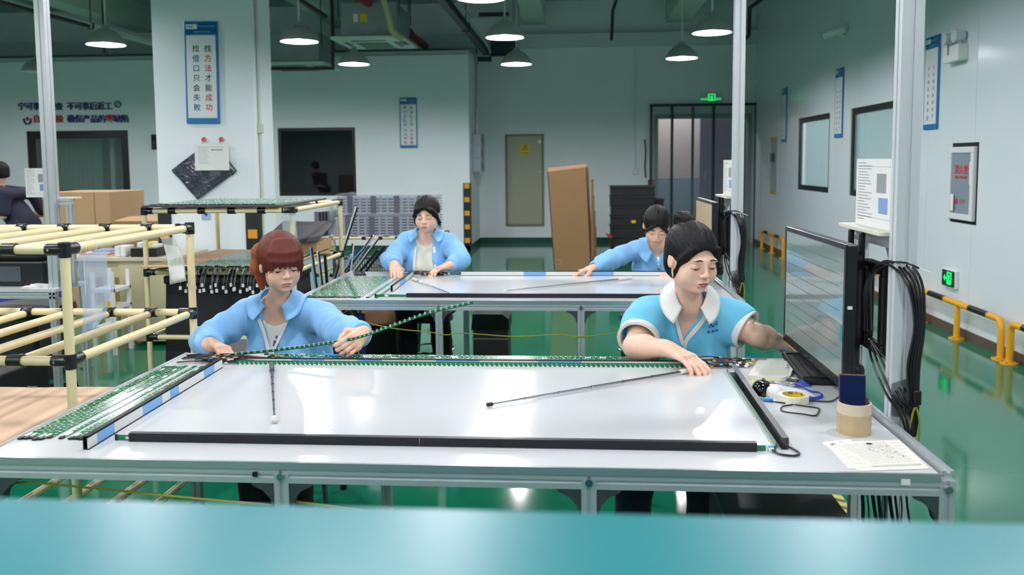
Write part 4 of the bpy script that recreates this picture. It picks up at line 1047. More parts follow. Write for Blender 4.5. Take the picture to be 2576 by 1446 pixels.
def post(y, label, dlabel, x=.905, ztop=CEIL, seed=1):
    t = thing('upright_post', label, 'post', (x, y, 0))
    m = MB(); profile(m, (x, y, .08), (x, y, ztop), .058, .05, up=(0, 1, 0)); m.build('column', MATS['alu_post'], t)
    MB().bb((x - .029, y - .03, .62), (x + .02, y - .0262, .72)).build('mount_plate', MATS['bracket_grey'], t)
    MB().prism([(x - .03, y - .026, .79), (x + .03, y - .026, .79), (x + .03, y - .026, .9), (x - .03, y - .026, .88)], (0, -.005, 0)).build('foot_bracket', MATS['bracket_grey'], t)
    for z in (.82, .865): bolt(x, y - .031, z, t, r=.006)
    m = MB(); profile(m, (x, y + .03, 1.265), (x, y + .36, 1.265), .036); m.build('arm', MATS['alu'], t)
    m = MB(); profile(m, (x, y + .34, .08), (x, y + .34, 1.247), .036, up=(0, 1, 0)); m.build('short_column', MATS['alu_post'], t)
    MB().cyl((x - .018, y + .27, 1.22), (x - .024, y + .27, 1.22), .016, 14).build('bolt', MATS['steel'], t, smooth=True)
    MB().prism([(x - .012, y + .03, 1.247), (x - .012, y + .1, 1.247), (x - .012, y + .03, 1.16)], (.02, 0, 0)).build('corner_bracket', MATS['bracket_grey'], t)
    s = thing('document_stand', dlabel, 'document', (x - .02, y + .2, 1.284))
    MB().bb((x - .055, y + .03, 1.2835), (x + .03, y + .4, 1.296)).build('shelf', MATS['shelf_cream'], s, bevel=.002)
    MB().bb((x - .016, y + .035, 1.2965), (x - .008, y + .355, 1.5)).build('backing', MATS['white_plastic'], s)
    doc_sheet(s, (x - .0165, y + .345, 1.2965), (0, -1, 0), .3, .2, seed)
    return t


POST_Y = 2.41
post(POST_Y, 'tall aluminium post at the right edge of the near table', 'printed work sheet standing on the near right post', seed=1)
post(POST_Y + 2.413, 'tall aluminium post at the right edge of the rear table', 'printed work sheet standing on the rear right post', seed=2)


def monitor(y0, y1, x, z0, z1, label, screen, ui, mount_y):
    t = thing('monitor', label, 'monitor', (x, (y0 + y1) / 2, z0)); f = MB(); b = .016
    MB().bb((x - .012, y0, z0), (x + .022, y1, z1)).build('casing', MATS['bezel_monitor'], t, bevel=.004)
    MB().bb((x + .022, y0 + .04, z0 + .05), (x + .05, y1 - .04, z1 - .03)).build('back_shell', MATS['black_plastic'], t, bevel=.02)
    MB().bb((x + .022, y0 + .02, z0 + .004), (x + .06, y0 + .2, z0 + .07)).build('lower_bulge', MATS['black_plastic'], t, bevel=.015)
    s = MB().bb((x - .0128, y0 + b, z0 + .028), (x - .0118, y1 - b, z1 - b)).build('screen', MATS[screen], t)
    ring(f, y0, y1, z0, z1, .0, lambda *a: None)
    f = MB(); f.bb((x - .0145, y0 + .001, z0 + .001), (x - .0115, y1 - .001, z0 + .027)).bb((x - .0145, y0 + .001, z1 - .015), (x - .0115, y1 - .001, z1 - .001)).bb((x - .0145, y0 + .001, z0 + .027), (x - .0115, y0 + .015, z1 - .015)).bb((x - .0145, y1 - .015, z0 + .027), (x - .0115, y1 - .001, z1 - .015)); f.build('front_bezel', MATS['bezel_monitor'], t)
    if ui:
        r = random.Random(4); g = MB()
        for i in range(9):
            z = z1 - .06 - i * .036; yy = y1 - .04
            while yy > y0 + .06:
                L = r.uniform(.006, .02); g.bb((x - .0132, yy - L, z), (x - .0129, yy, z + .0025)); yy -= L + .006
        g.build('screen_text', MATS['ui_dark'], s, kind='stuff')
        MB().bb((x - .0132, y0 + .02, z0 + .14), (x - .0129, y0 + .045, z0 + .19)).build('screen_button', MATS['ui_teal'], s)
        MB().bb((x - .006, y0 - .0006, z0 + .24), (x + .008, y0 - .0001, z0 + .25)).build('white_sticker', MATS['paper'], t)
        for i in range(4): MB().bb((x - .0155, y0 + .2 + i * .06, z0 + .01), (x - .0146, y0 + .225 + i * .06, z0 + .014)).build('button', MATS['steel'], t)
    for yy in (y0 + .07, y0 + .17): MB().bb((x + .05, yy, z0 + .12), (x + .064, yy + .022, z1 + .03)).build('mount_rail', MATS['black_plastic'], t, bevel=.003)
    return t


monitor(2.52, 3.235, .80, .822, 1.252, 'large black monitor facing left on the near table, mirroring the woman', 'screen_grey', True, 2.45)
monitor(4.93, 5.60, .80, .83, 1.26, 'black monitor with beige screen at the rear table right end', 'screen_beige', False, 4.85)


def mount(y, label, label2, seed):
    """slotted black wall bracket between monitor and post with a bunch of cables"""
    t = thing('monitor_bracket', label, 'bracket', (.885, y + .08, .95)); x = .876
    f = MB(); ring(f, y - .01, y + .15, .93, 1.2, .035, lambda a, b, c, d: f.bb((x, a, c), (x + .022, b, d))); f.build('slotted_frame', MATS['black_plastic'], t, bevel=.004)
    MB().bb((x + .02, y - .012, .96), (x + .05, y + .03, 1.17)).build('clamp', MATS['black_plastic'], t, bevel=.003)
    MB().bb((x - .012, y + .1, .95), (x + .002, y + .235, 1.18)).build('wall_plate', MATS['black_plastic'], t, bevel=.004)
    for z in (.98, 1.03, 1.09): MB().cyl((x - .003, y + .098, z), (x - .003, y + .094, z), .006, 8).build('bolt', MATS['steel'], t)
    s = thing('cable_bunch', label2, 'cables', (.9, y - .04, .8)); r = random.Random(seed)
    for i in range(5):
        o = .0125 * i; a = r.uniform(-.01, .01)
        MB().tube(cat_rom([(x - .012 - o * .3, y + .05 + a, 1.0), (x - .02 - o * .2, y + .03, 1.15), (x - .02 + o, y - .06, 1.215 + a), (x + .02 + o * .8, y - .125, 1.17), (x + .045 + o * .5, y - .13, 1.05), (x + .03 + o * .6, y - .13, .93), (x + .045 + o * .3, y - .13, .8), (x + .04 + o * .3, y - .13, .74)], 5), .0042, 6).build('cable', MATS['wire_black'], s, smooth=True)
    for i in range(4):
        o = .011 * i
        MB().tube(cat_rom([(x - .012, y + .06 - o, .97), (x - .02 + o, y + .0 - o, .92), (x - .012 + o, y - .09 - o, .85), (x + .02 + o, y - .13, .79), (x + .04, y - .135, .70)], 5), .004, 6).build('cable', MATS['wire_black'], s, smooth=True)
    MB().tube(cat_rom([(x + .03, y - .13, .70), (x + .05, y - .135, .82), (x + .065, y - .135, .77), (x + .06, y - .13, .68)], 5), .003, 6).build('yellow_wire', MATS['wire_yellow'], s, smooth=True)
    MB().bb((x + .045, y - .142, .83), (x + .066, y - .122, .87)).build('adapter_plug', MATS['black_plastic'], s, bevel=.003)
    MB().tube(cat_rom([(x - .02, y - .07, 1.215), (x + .02, y - .12, 1.218), (x + .05, y - .135, 1.205)], 5), .003, 6).build('loose_wire', MATS['wire_black'], s, smooth=True)
    MB().cyl((x + .05, y - .135, 1.205), (x + .075, y - .145, 1.195), .0015, 5).build('bare_end', MATS['grip_white'], s)


mount(2.485, 'slotted black monitor bracket on the near right post', 'bunch of black cables hanging from the near monitor bracket', 3)
mount(4.898, 'slotted black monitor bracket on the rear right post', 'bunch of black cables hanging from the rear monitor bracket', 4)

# ------------------------------------------------------------------ right end of the near table
# keyboard
kc = V(.802, 2.915, TZ + .003); Rk = rotz(math.radians(-4))
t = thing('keyboard', 'black computer keyboard partly under the near monitor', 'keyboard', kc); t.rotation_euler = (0, 0, 0)
MB().box(kc + V(0, 0, .011), (.13, .38, .02), Rk).build('case', MATS['black_plastic'], t, bevel=.005)
mat('key_black', (34, 36, 38), .35)
k0 = None
for r_ in range(5):
    for c_ in range(16):
        if c_ in (14,) : continue
        p = kc + Rk @ V(-.046 + r_ * .0225, -.172 + c_ * .0222, .0225)
        if k0 is None: k0 = MB().box(p, (.0195, .0185, .007)).build('key', MATS['key_black'], t, bevel=.0015); kp = p
        else:
            c2 = k0.copy(); COL.objects.link(c2); c2.parent = t; c2.location = k0.location + (p - kp)
# notebook, yellow note, pens
def flat_poly(pix, z): return [at(px, py, z=z) for px, py in pix]
def pad(name, label, pix, z, th, m, cat, lines=0, m_line='print_grey', marks_=None):
    P = flat_poly(pix, z + th); base = sum((V(p) for p in P), V(0, 0, 0)) / len(P); t = thing(name, label, cat, V(base.x, base.y, z))
    MB().prism([p - Z1 * th for p in P], (0, 0, th)).build('pages', MATS[m], t)
    f = MB()
    for i in range(lines):
        k_ = (i + 1) / (lines + 1); a, b = P[0].lerp(P[3], k_).lerp(P[1].lerp(P[2], k_), .05), P[0].lerp(P[3], k_).lerp(P[1].lerp(P[2], k_), .95)
        f.bar(a + Z1 * .0004, b + Z1 * .0004, .0008, .0004)
    if lines: f.build('ruled_lines', MATS[m_line], t)
    return t, P


mat('paper_warm', (236, 234, 222), .75); mat('paper_yellow', (226, 222, 150), .7)
pad('note_sheet', 'yellow note sheet under the open notebook', [(1884, 946), (1990, 944), (1990, 966), (1898, 966)], TZ + .0002, .0006, 'paper_yellow', 'paper', 5)
t, P = pad('notebook', 'open ruled notebook lying beside the keyboard', [(1882, 944), (1908, 905), (1992, 908), (1998, 920), (1988, 944), (1970, 949)], TZ + .001, .012, 'paper_warm', 'notebook')
f = MB()
a, b, c, d = at(1882, 944, z=TZ + .0135), at(1908, 905, z=TZ + .0135), at(1992, 908, z=TZ + .0135), at(1986, 944, z=TZ + .0135)
for i in range(1, 24): f.bar(a.lerp(d, i / 24) , b.lerp(c, i / 24), .0006, .0004)
f.build('ruled_lines', MATS['print_grey'], t)
f = MB(); r = random.Random(2)
for i in range(26):
    p = a.lerp(d, r.uniform(.86, .97)).lerp(b.lerp(c, r.uniform(.86, .97)), r.uniform(.3, .8)); f.box(p, (.004, .0012, .0006), rotz(r.uniform(0, 3)))
f.build('handwriting', MATS['ink_navy'], t)
tag(MB().prism([at(1930, 902, z=TZ + .0005), at(2022, 901, z=TZ + .0005), at(2020, 907, z=TZ + .0005), at(1928, 908, z=TZ + .0005)], (0, 0, .0005)).build('paper_slip', MATS['paper']), 'thin paper slip showing above the open notebook', 'paper')
def pen(label, p0, p1, r, parts, z=TZ):
    a, b = at(*p0, z=z + r), at(*p1, z=z + r); t = thing('pen', label, 'pen', V(a.x, a.y, z))
    for i, (f0, f1, m, k_) in enumerate(parts): MB().cyl(a.lerp(b, f0), a.lerp(b, f1), r * k_, 10).build(('cap', 'barrel', 'tip', 'clip')[min(i, 3)], MATS[m], t, smooth=True)
pen('clear and black pen lying on the notebook edge', (1940, 949), (2005, 958), .006, [(0, .25, 'black_plastic', 1), (.25, .6, 'sleeve_clear', 1), (.6, 1, 'meter_dark', .9)], TZ + .001)
pen('short pink and white pen pointing at the keyboard', (1993, 952), (2008, 958), .005, [(0, .7, 'grip_white', 1), (.7, 1, 'ink_red', .8)])
pen('black pen lying between the mouse and the white wireless mouse', (1905, 985), (1936, 1003), .005, [(0, .8, 'black_plastic', 1), (.8, .9, 'tape_yellow', .9), (.9, 1, 'steel', 1)])
# purple bag, white handle tool with blue strap
mat('bag_clear', (170, 176, 205), .15, alpha=.5); mat('strap_blue', (40, 70, 180), .5)
tag(MB().sheet(10, 4, lambda u, v: at(1935 + 80 * u, 962 + 6 * u + 8 * (1 - v), z=TZ + .0015) + V(0, 0, .008 * math.sin(u * 9 + v * 4) ** 2), (0, 0, .0008)).build('plastic_bag', MATS['bag_clear'], smooth=True), 'small crumpled clear plastic bag behind the white handle', 'bag')
t = thing('antistatic_wrist_strap', 'blue strap curled behind the tape roll with a folded end', 'strap', at(2045, 995, z=TZ))
MB().tube(cat_rom([at(2000, 966, z=TZ + .008), at(2018, 972, z=TZ + .01), at(2040, 984, z=TZ + .01), at(2064, 988, z=TZ + .01), at(2066, 998, z=TZ + .008), at(2040, 1003, z=TZ + .008), at(2015, 1000, z=TZ + .007)], 6), .002, 6, flat=3.).build('band', MATS['strap_blue'], t, smooth=True)
c = at(2022, 970, z=TZ); MB().add([c + V(-.03, -.01, .001), c + V(.02, -.015, .001), c + V(.03, .015, .001), c + V(-.02, .015, .001), c + V(-.008, 0, .022)], [(3, 2, 1, 0), (0, 1, 4), (1, 2, 4), (2, 3, 4), (3, 0, 4)]).build('folded_end', MATS['strap_blue'], t)
t = thing('white_handle_tool', 'long white plastic handle lying behind the tape roll', 'tool', at(1970, 985, z=TZ))
a, b = at(1916, 978, z=TZ + .013), at(2028, 992, z=TZ + .013)
MB().tube(cat_rom([a, a.lerp(b, .35) + V(0, .006, .006), a.lerp(b, .75) + V(0, .003, .003), b], 5), .0135, 12, r1=.011).build('handle', MATS['white_plastic'], t, smooth=True); MB().tube([b, b + (b - a).normalized() * .025 - Z1 * .004], .011, 10, r1=.003).build('nozzle', MATS['white_plastic'], t, smooth=True)
# computer mouse (black) and wireless mouse (white)
def mouse(label, c, L, w, h, ang, m, wheel):
    t = thing('computer_mouse', label, 'mouse', c); R = rotz(ang)
    def fn(u, v):
        a, b = 2 * math.pi * u, math.pi / 2 * v
        return c + R @ V(math.cos(a) * math.cos(b) ** .7 * L / 2, math.sin(a) * math.cos(b) ** .7 * w / 2, math.sin(b) * h * (1 - .25 * math.cos(a) * math.cos(b)))
    MB().sheet(28, 8, fn).build('shell', MATS[m], t, smooth=True, ang=180)
    if wheel: MB().cyl(c + R @ V(L * .22, -.004, h * .75), c + R @ V(L * .22, .004, h * .75), .01, 12).build('scroll_wheel', MATS['meter_dark'], t, smooth=True)
    else: MB().box(c + R @ V(-L * .45, 0, h * .4), (.004, .005, .003)).build('indicator', MATS['meter_dark'], t)
    return t
mc = at(1892, 990, z=TZ); mouse('black computer mouse beside the right frame profile', V(mc.x + .035, mc.y + .02, TZ), .108, .066, .038, math.radians(70), 'black_gloss', True)
mc2 = at(1955, 998, z=TZ); mouse('white wireless mouse behind the tape roll', V(mc2.x, mc2.y + .01, TZ), .072, .046, .028, math.radians(-15), 'white_plastic', False)
# tape roll
tc = at(2004, 1018, z=TZ); tc = V(tc.x, tc.y + .035, TZ); mat('tape_core', (226, 196, 60), .5); mat('tape_cream', (236, 234, 218), .45)
t = thing('tape_roll', 'cream adhesive tape roll with yellow core lying on the near table', 'tape', tc)
MB().lathe([(.034, 0), (.044, 0), (.044, .022), (.034, .022), (.034, 0)], tc, 36).build('tape', MATS['tape_cream'], t, smooth=True)
MB().lathe([(.0335, .0005), (.0335, .0222), (.0325, .0222), (.0325, .0005), (.0335, .0005)], tc, 36).build('core', MATS['tape_core'], t, smooth=True)
me_word = 'BEN YI DA'
for i, ch in enumerate(me_word):
    if ch == ' ': continue
    a = math.radians(100 - i * 9); p = tc + V(.0322 * math.cos(a), .0322 * math.sin(a), .0165)
    text(ch, .009, MATS['ink_black'], p, V(math.sin(a), -math.cos(a), 0), Z1, t, name='letter', off=.015, depth=.0002)
# blue connector and black mouse cable
c = at(1932, 1010, z=TZ); t = thing('cable_connector', 'small blue plug with clear wires in front of the black mouse', 'connector', c)
mat('plug_blue', (60, 150, 220), .3); MB().cyl(c + V(-.012, 0, .007), c + V(.014, -.004, .007), .006, 10).build('plug', MATS['plug_blue'], t, smooth=True); MB().tube(cat_rom([c + V(-.012, 0, .006), c + V(-.028, .008, .008), c + V(-.02, -.014, .004)], 4), .003, 6).build('wire_end', MATS['sleeve_blue'], t, smooth=True)
t = thing('mouse_cable', 'thin black cable looping across the right end of the near table', 'cable', at(2000, 1035, z=TZ))
MB().tube(cat_rom([at(p, q, z=TZ + .003) for p, q in ((1908, 998), (1922, 1006), (1945, 1010), (1985, 1015), (2030, 1022), (2058, 1026), (2060, 1034), (2050, 1045), (2020, 1041), (1985, 1037), (1966, 1032), (1968, 1022), (1990, 1018), (2015, 1011), (2040, 1008), (2090, 1009), (2112, 996))], 6), .0022, 6).build('cord', MATS['wire_black'], t, smooth=True)
# cardboard tube holder with a phone
pc = at(2160, 1100, z=TZ); pc = V(pc.x, pc.y + .04, TZ); mat('tube_card', (212, 196, 170), .6, var=.04); mat('tape_brown', (190, 166, 128), .2, var=.1, vs=30, bump=.15, bs=90)
t = thing('cardboard_tube', 'wide cardboard tube used as a phone holder, half wrapped in brown tape', 'tube', pc)
MB().lathe([(.0385, .001), (.0425, 0), (.0425, .083), (.0385, .083), (.0385, .001)], pc, 40).lathe([(0, .002), (.0385, .002)], pc, 40).build('wall', MATS['tube_card'], t, smooth=True)
MB().lathe([(.0428, .001), (.0431, .02), (.0429, .05), (.0425, .055)], pc, 40).build('tape_wrap', MATS['tape_brown'], t, smooth=True)
t = thing('phone', 'dark blue phone in a brown case standing in the cardboard tube', 'phone', pc + V(-.006, -.006, .008)); mat('phone_glass', (22, 22, 70), .06, emis=.02, spec=.7); mat('phone_case', (96, 62, 58), .4)
Rp = rotz(math.radians(-7)) @ Matrix.Rotation(math.radians(-9), 3, 'X'); p0 = pc + V(-.006, -.004, .085)
MB().box(p0 + Rp @ V(0, .004, 0), (.068, .009, .142), Rp).build('case', MATS['phone_case'], t, bevel=.004); MB().box(p0 + Rp @ V(0, -.0008, 0), (.063, .001, .136), Rp).build('screen', MATS['phone_glass'], t)
MB().cyl(p0 + Rp @ V(.036, .008, -.01), p0 + Rp @ V(.036, .004, .01), .005, 8).build('ring_grip', MATS['phone_case'], t)
pen('red marker standing in the cardboard tube', (2199, 1060), (2199, 1060), .006, []) if False else None
t = thing('marker', 'red marker standing in the cardboard tube beside the phone', 'marker', pc + V(.024, .012, .004)); MB().cyl(pc + V(.024, .012, .004), pc + V(.027, .014, .085), .006, 10).build('barrel', MATS['ink_red'], t, smooth=True); MB().cyl(pc + V(.027, .014, .085), pc + V(.0275, .0143, .093), .005, 10).build('cap', MATS['grip_white'], t, smooth=True)
# papers at the corner
def papers(name, label, pix, z, th, lines, seed, cat='paper'):
    P = flat_poly(pix, z + th); t = thing(name, label, cat, V(P[0].x, P[0].y, z)); MB().prism([p - Z1 * th for p in P], (0, 0, th)).build('sheet', MATS['paper_warm'], t)
    f = MB(); g = MB(); r = random.Random(seed)
    for i in range(1, lines):
        k_ = i / lines; a, b = P[0].lerp(P[3], k_), P[1].lerp(P[2], k_); f.bar(a.lerp(b, .06) + Z1 * .0003, a.lerp(b, .94) + Z1 * .0003, .0006, .0003)
    f.build('ruled_lines', MATS['print_grey'], t)
    for i in range(50):
        u, v = r.uniform(.45, .9), r.uniform(.2, .75); p = P[0].lerp(P[3], v).lerp(P[1].lerp(P[2], v), u); g.box(p + Z1 * .0004, (r.uniform(.002, .006), .0009, .0003), rotz(r.uniform(-.8, .4)))
    g.build('handwriting', MATS['ink_navy'], t)
    c = P[0].lerp(P[3], .1).lerp(P[1].lerp(P[2], .1), .12 if seed % 2 else .62); MB().lathe([(0, .0006), (.008, .0006)], c, 14).build('logo', MATS['ink_navy'], t)
    return t
papers('form_sheet', 'bottom form sheet of the papers at the near right table corner', [(2070, 1110), (2140, 1105), (2175, 1175), (2135, 1178)], TZ + .0002, .0006, 6, 2)
papers('form_sheet', 'large form sheet under the note pad at the near right table corner', [(2066, 1113), (2263, 1106), (2338, 1178), (2160, 1184)], TZ + .001, .0008, 9, 1)
papers('note_pad', 'ruled note pad with handwriting on top of the papers at the table corner', [(2095, 1118), (2228, 1107), (2318, 1164), (2195, 1170)], TZ + .002, .005, 16, 4, 'note pad')
# phone-like tablet on the rear table
a = at(905, 690, z=TZ); t = thing('tablet', 'small dark tablet lying on the rear table behind the strips', 'tablet', a); Rt = rotz(.3)
MB().box(a + V(0, 0, .005), (.075, .15, .009), Rt).build('case', MATS['black_plastic'], t, bevel=.003); MB().box(a + V(0, 0, .01), (.068, .142, .001), Rt).build('screen', MATS['black_gloss'], t)

# ------------------------------------------------------------------ under and behind the tables
t = thing('storage_crate', 'black crate under the near table right end', 'crate', (.64, 2.5, 0)); mat('crate_black', (11, 12, 15), .6)
x0, x1 = at(1850, 1250, y=2.3).x, at(2160, 1250, y=2.3).x
MB().bb((x0, 2.3, 0), (x1, 2.75, .46)).build('body', MATS['crate_black'], t, bevel=.008); MB().bb((x0 - .01, 2.29, .46), (x1 + .01, 2.76, .49)).build('rim', MATS['black_plastic'], t, bevel=.004); MB().bb((x0 + .12, 2.296, .40), (x0 + .13, 2.3005, .44)).build('label_clip', MATS['steel'], t)
r = random.Random(9)
t = thing('cable_bunch', 'black cables hanging under the near table right end', 'cables', (at(2230, 1250, y=2.2).x, 2.2, 0))
for i in range(9):
    x = at(2172 + i * 14, 1250, y=2.2).x; MB().tube(cat_rom([(x + r.uniform(-.02, .0), 2.22, .72), (x, 2.2, .6), (x + r.uniform(-.03, .02), 2.18, .45), (x + r.uniform(-.02, .02), 2.2, .3), (x, 2.22, .02)], 4), r.choice([.002, .003, .0045]), 6).build('cable', MATS['wire_black'], t, smooth=True)
def ground_wire(label, pts): return tag(MB().tube(cat_rom(pts, 8), .0032, 6).build('ground_wire', MATS['wire_yellow'], smooth=True), label, 'wire')
y = 2.0
ground_wire('yellow green wire sagging under the near table front, left', [(-1.47, y, .68), (-1.4, y, .70), (-1.2, y, .688), (-.95, y, .668), (-.75, y, .655), (-.712, y - .0, .65)])
ground_wire('yellow green wire sagging under the near table front, middle', [(-.69, y, .665), (-.55, y, .65), (-.4, y, .63), (-.2, y, .6), (.033, y, .57)])
ground_wire('yellow green wire strung under the rear table', [at(870, 800, y=4.45), at(985, 825, y=4.42), at(1080, 835, y=4.4), at(1120, 842, y=4.37), at(1170, 838, y=4.42), at(1290, 846, y=4.42), at(1400, 842, y=4.42), at(1470, 846, y=4.37), at(1570, 835, y=4.45), at(1640, 828, y=4.45)])
mat('bin_brown', (66, 58, 54), .6); 
x0, x1 = at(1186, 850, y=5.25).x, at(1280, 850, y=5.25).x; zt = at(1230, 790, y=5.25).z
t = thing('waste_box', 'dark brown box with black rim under the rear table', 'box', ((x0 + x1) / 2, 5.4, 0))
MB().bb((x0 + .01, 5.25, 0), (x1 - .005, 5.5, zt - .06)).build('body', MATS['bin_brown'], t, bevel=.005)
MB().prism([(x0, 5.24, zt - .1), (x1, 5.24, zt - .1), (x1, 5.24, zt - .03), (x1 - .04, 5.24, zt), (x0 + .01, 5.24, zt)], (0, .27, 0)).build('black_liner', MATS['crate_black'], t); MB().bb((x0 + .003, 5.236, zt - .16), (x1 - .003, 5.514, zt - .15)).build('tape_band', MATS['sleeve_clear'], t)
# small carton under the rear table
mat('kraft', (190, 142, 106), .7, var=.08)
t = thing('paper_bag', 'crumpled brown paper bag behind the rear table leg, left', 'bag', (-1.35, 6.15, 0)); c = at(970, 815, z=.0); cx_, cy_ = at(965, 800, y=6.15).x, 6.15
MB().add([(cx_ - .14, cy_ - .1, .3), (cx_ + .12, cy_ - .1, .32), (cx_ + .14, cy_ + .1, .3), (cx_ - .12, cy_ + .1, .3), (cx_ - .15, cy_ - .1, .5), (cx_ + .16, cy_ - .08, .56), (cx_ + .15, cy_ + .1, .54), (cx_ - .13, cy_ + .1, .52)], [(3, 2, 1, 0), (0, 1, 5, 4), (1, 2, 6, 5), (2, 3, 7, 6), (3, 0, 4, 7), (4, 5, 6, 7)]).build('body', MATS['kraft'], t, bevel=.02); MB().bb((cx_ - .16, cy_ - .12, 0), (cx_ + .15, cy_ + .12, .3)).build('crate', MATS['black_plastic'], t)


def stool(label, x, y, zs, w=.3, rot=0.):
    t = thing('stool', label, 'stool', (x, y, 0)); R = rotz(rot); mat('seat_black', (20, 21, 23), .5)
    MB().lathe([(0, zs - .035), (w * .5, zs - .035), (w * .52, zs - .02), (w * .5, zs - .003), (0, zs)], (x, y, 0), 24).build('seat', MATS['seat_black'], t, smooth=True)
    for a in range(4):
        d = R @ V(math.cos(a * math.pi / 2 + .78), math.sin(a * math.pi / 2 + .78), 0); p = V(x, y, 0)
        MB().tube([p + d * w * .36 + Z1 * (zs - .03), p + d * w * .46 + Z1 * (zs - .06), p + d * w * .62 + Z1 * .015], .0115, 10).build('leg', MATS['alu_dark'], t, smooth=True); MB().cyl(p + d * w * .62 + Z1 * .0, p + d * w * .625 + Z1 * .04, .016, 10).build('rubber_foot', MATS['rubber'], t, smooth=True)
    f = MB()
    for k_ in range(24):
        a, b = 2 * math.pi * k_ / 24, 2 * math.pi * (k_ + 1) / 24; f.cyl((x + w * .53 * math.cos(a), y + w * .53 * math.sin(a), .2), (x + w * .53 * math.cos(b), y + w * .53 * math.sin(b), .2), .008, 6)
    f.build('foot_ring', MATS['steel'], t, smooth=True)
    return t

# ------------------------------------------------------------------ things further back
# tall bundle of flattened cartons
mat('carton_inside', (206, 162, 128), .7)
t = thing('tall_carton', 'tall open brown cardboard carton leaning slightly in front of the back wall', 'carton', (-.02, 11.8, 0))
b0, b1 = at(1394, 680, z=0), at(1487, 679, z=0); Yc = b0.y; tl, tr = at(1377, 432, y=Yc), at(1476, 420, y=Yc); dp = V(0, .28, 0)
dpR = V(.03, .30, 0)
f = MB(); f.prism([b0, V(b1.x, Yc, 0), V(tr.x, Yc, tr.z), V(tl.x, Yc, tl.z)], (0, .012, 0)); f.build('front_panel', MATS['cardboard_deep'], t)
f = MB(); f.add([V(b1.x, Yc, 0), V(b1.x, Yc, 0) + dpR, V(tr.x, Yc, tr.z - .01) + dpR, V(tr.x, Yc, tr.z), V(b1.x - .01, Yc, 0), V(b1.x - .01, Yc, 0) + dpR, V(tr.x - .01, Yc, tr.z - .01) + dpR, V(tr.x - .01, Yc, tr.z)], [(0, 1, 2, 3), (7, 6, 5, 4), (0, 4, 5, 1), (3, 2, 6, 7), (0, 3, 7, 4), (1, 5, 6, 2)]); f.build('side_panel', MATS['cardboard_deep'], t)
MB().prism([b0 + dp, V(b1.x, Yc, 0) + dp, V(tr.x, Yc, tr.z + .04) + dp, V(tl.x, Yc, tl.z + .05) + dp], (0, .012, 0)).build('rear_panel', MATS['carton_inside'], t)
MB().add([b0, b0 + dp, V(tl.x, Yc, tl.z) + dp, V(tl.x, Yc, tl.z), b0 + V(.01, 0, 0), b0 + dp + V(.01, 0, 0), V(tl.x + .01, Yc, tl.z) + dp, V(tl.x + .01, Yc, tl.z)], [(3, 2, 1, 0), (4, 5, 6, 7), (0, 1, 5, 4), (3, 7, 6, 2), (0, 4, 7, 3), (1, 2, 6, 5)]).build('side_panel', MATS['cardboard_deep'], t)
p = at(1404, 660, y=Yc - .003); f = MB(); ring(f, p.x - .045, p.x + .045, p.z - .03, p.z + .04, .006, lambda a, b, c, d: f.bb((a, Yc - .003, c), (b, Yc - .0005, d))); f.build('printed_mark', MATS['cardboard'], t)
for i in range(4): MB().bb((b1.x + .0 + .012 * i, Yc + .06 + .05 * i, 0), (b1.x + .035 + .014 * i, Yc + .075 + .05 * i, 1.25 - .22 * i)).build('folded_flap', MATS['cardboard_deep'], t)
# stacked black crates
xa, xb = at(1536, 560, y=13.5).x, at(1649, 560, y=13.5).x; zt = at(1590, 467, y=13.5).z; n = 7
c0 = None
for i in range(n):
    z0 = zt / n * i; lb = 'black crate stacked behind the rear woman, %s' % ('lowest', 'second from the floor', 'third from the floor, with a yellow label', 'fourth from the floor', 'fifth from the floor', 'second from the top', 'topmost')[i]
    t = thing('storage_crate', lb, 'crate', ((xa + xb) / 2, 13.75, z0), 'black crates stacked by the doorway'); h = zt / n - .004; o = rn.uniform(-.008, .008)
    MB().bb((xa + .012 + o, 13.5, z0), (xb - .012 + o, 14.0, z0 + h - .03)).build('body', MATS['crate_black'], t, bevel=.006); MB().bb((xa + o, 13.49, z0 + h - .03), (xb + o, 14.01, z0 + h)).build('rim', MATS['black_plastic'], t, bevel=.004)
    if i == 3: c = at(1594, 557, y=13.495); MB().bb((c.x - .035, 13.49, c.z - .025), (c.x + .035, 13.4985, c.z + .02)).build('yellow_label', MATS['warn_yellow'], t)
t = thing('storage_crate', 'single black crate stack end showing right of the tall crate stack', 'crate', (xb + .1, 13.9, 0)); MB().bb((xb + .02, 13.75, 0), (xb + .15, 14.2, zt - .25)).build('body', MATS['crate_black'], t, bevel=.01); MB().bb((xb + .015, 13.74, zt - .25), (xb + .16, 14.21, zt - .22)).build('rim', MATS['black_plastic'], t)
mat('cone_red', (200, 50, 40), .5); c = at(1530, 592, y=13.3); t = thing('red_handle', 'small red handle left of the black crates', 'handle', V(c.x, 13.4, c.z)); MB().cyl((c.x - .03, 13.4, c.z + .02), (c.x + .05, 13.45, c.z - .04), .012, 8, .03).build('grip', MATS['cone_red'], t, smooth=True); MB().cyl((c.x + .05, 13.45, 0), (c.x + .05, 13.45, c.z - .04), .01, 8).build('stem', MATS['black_plastic'], t)

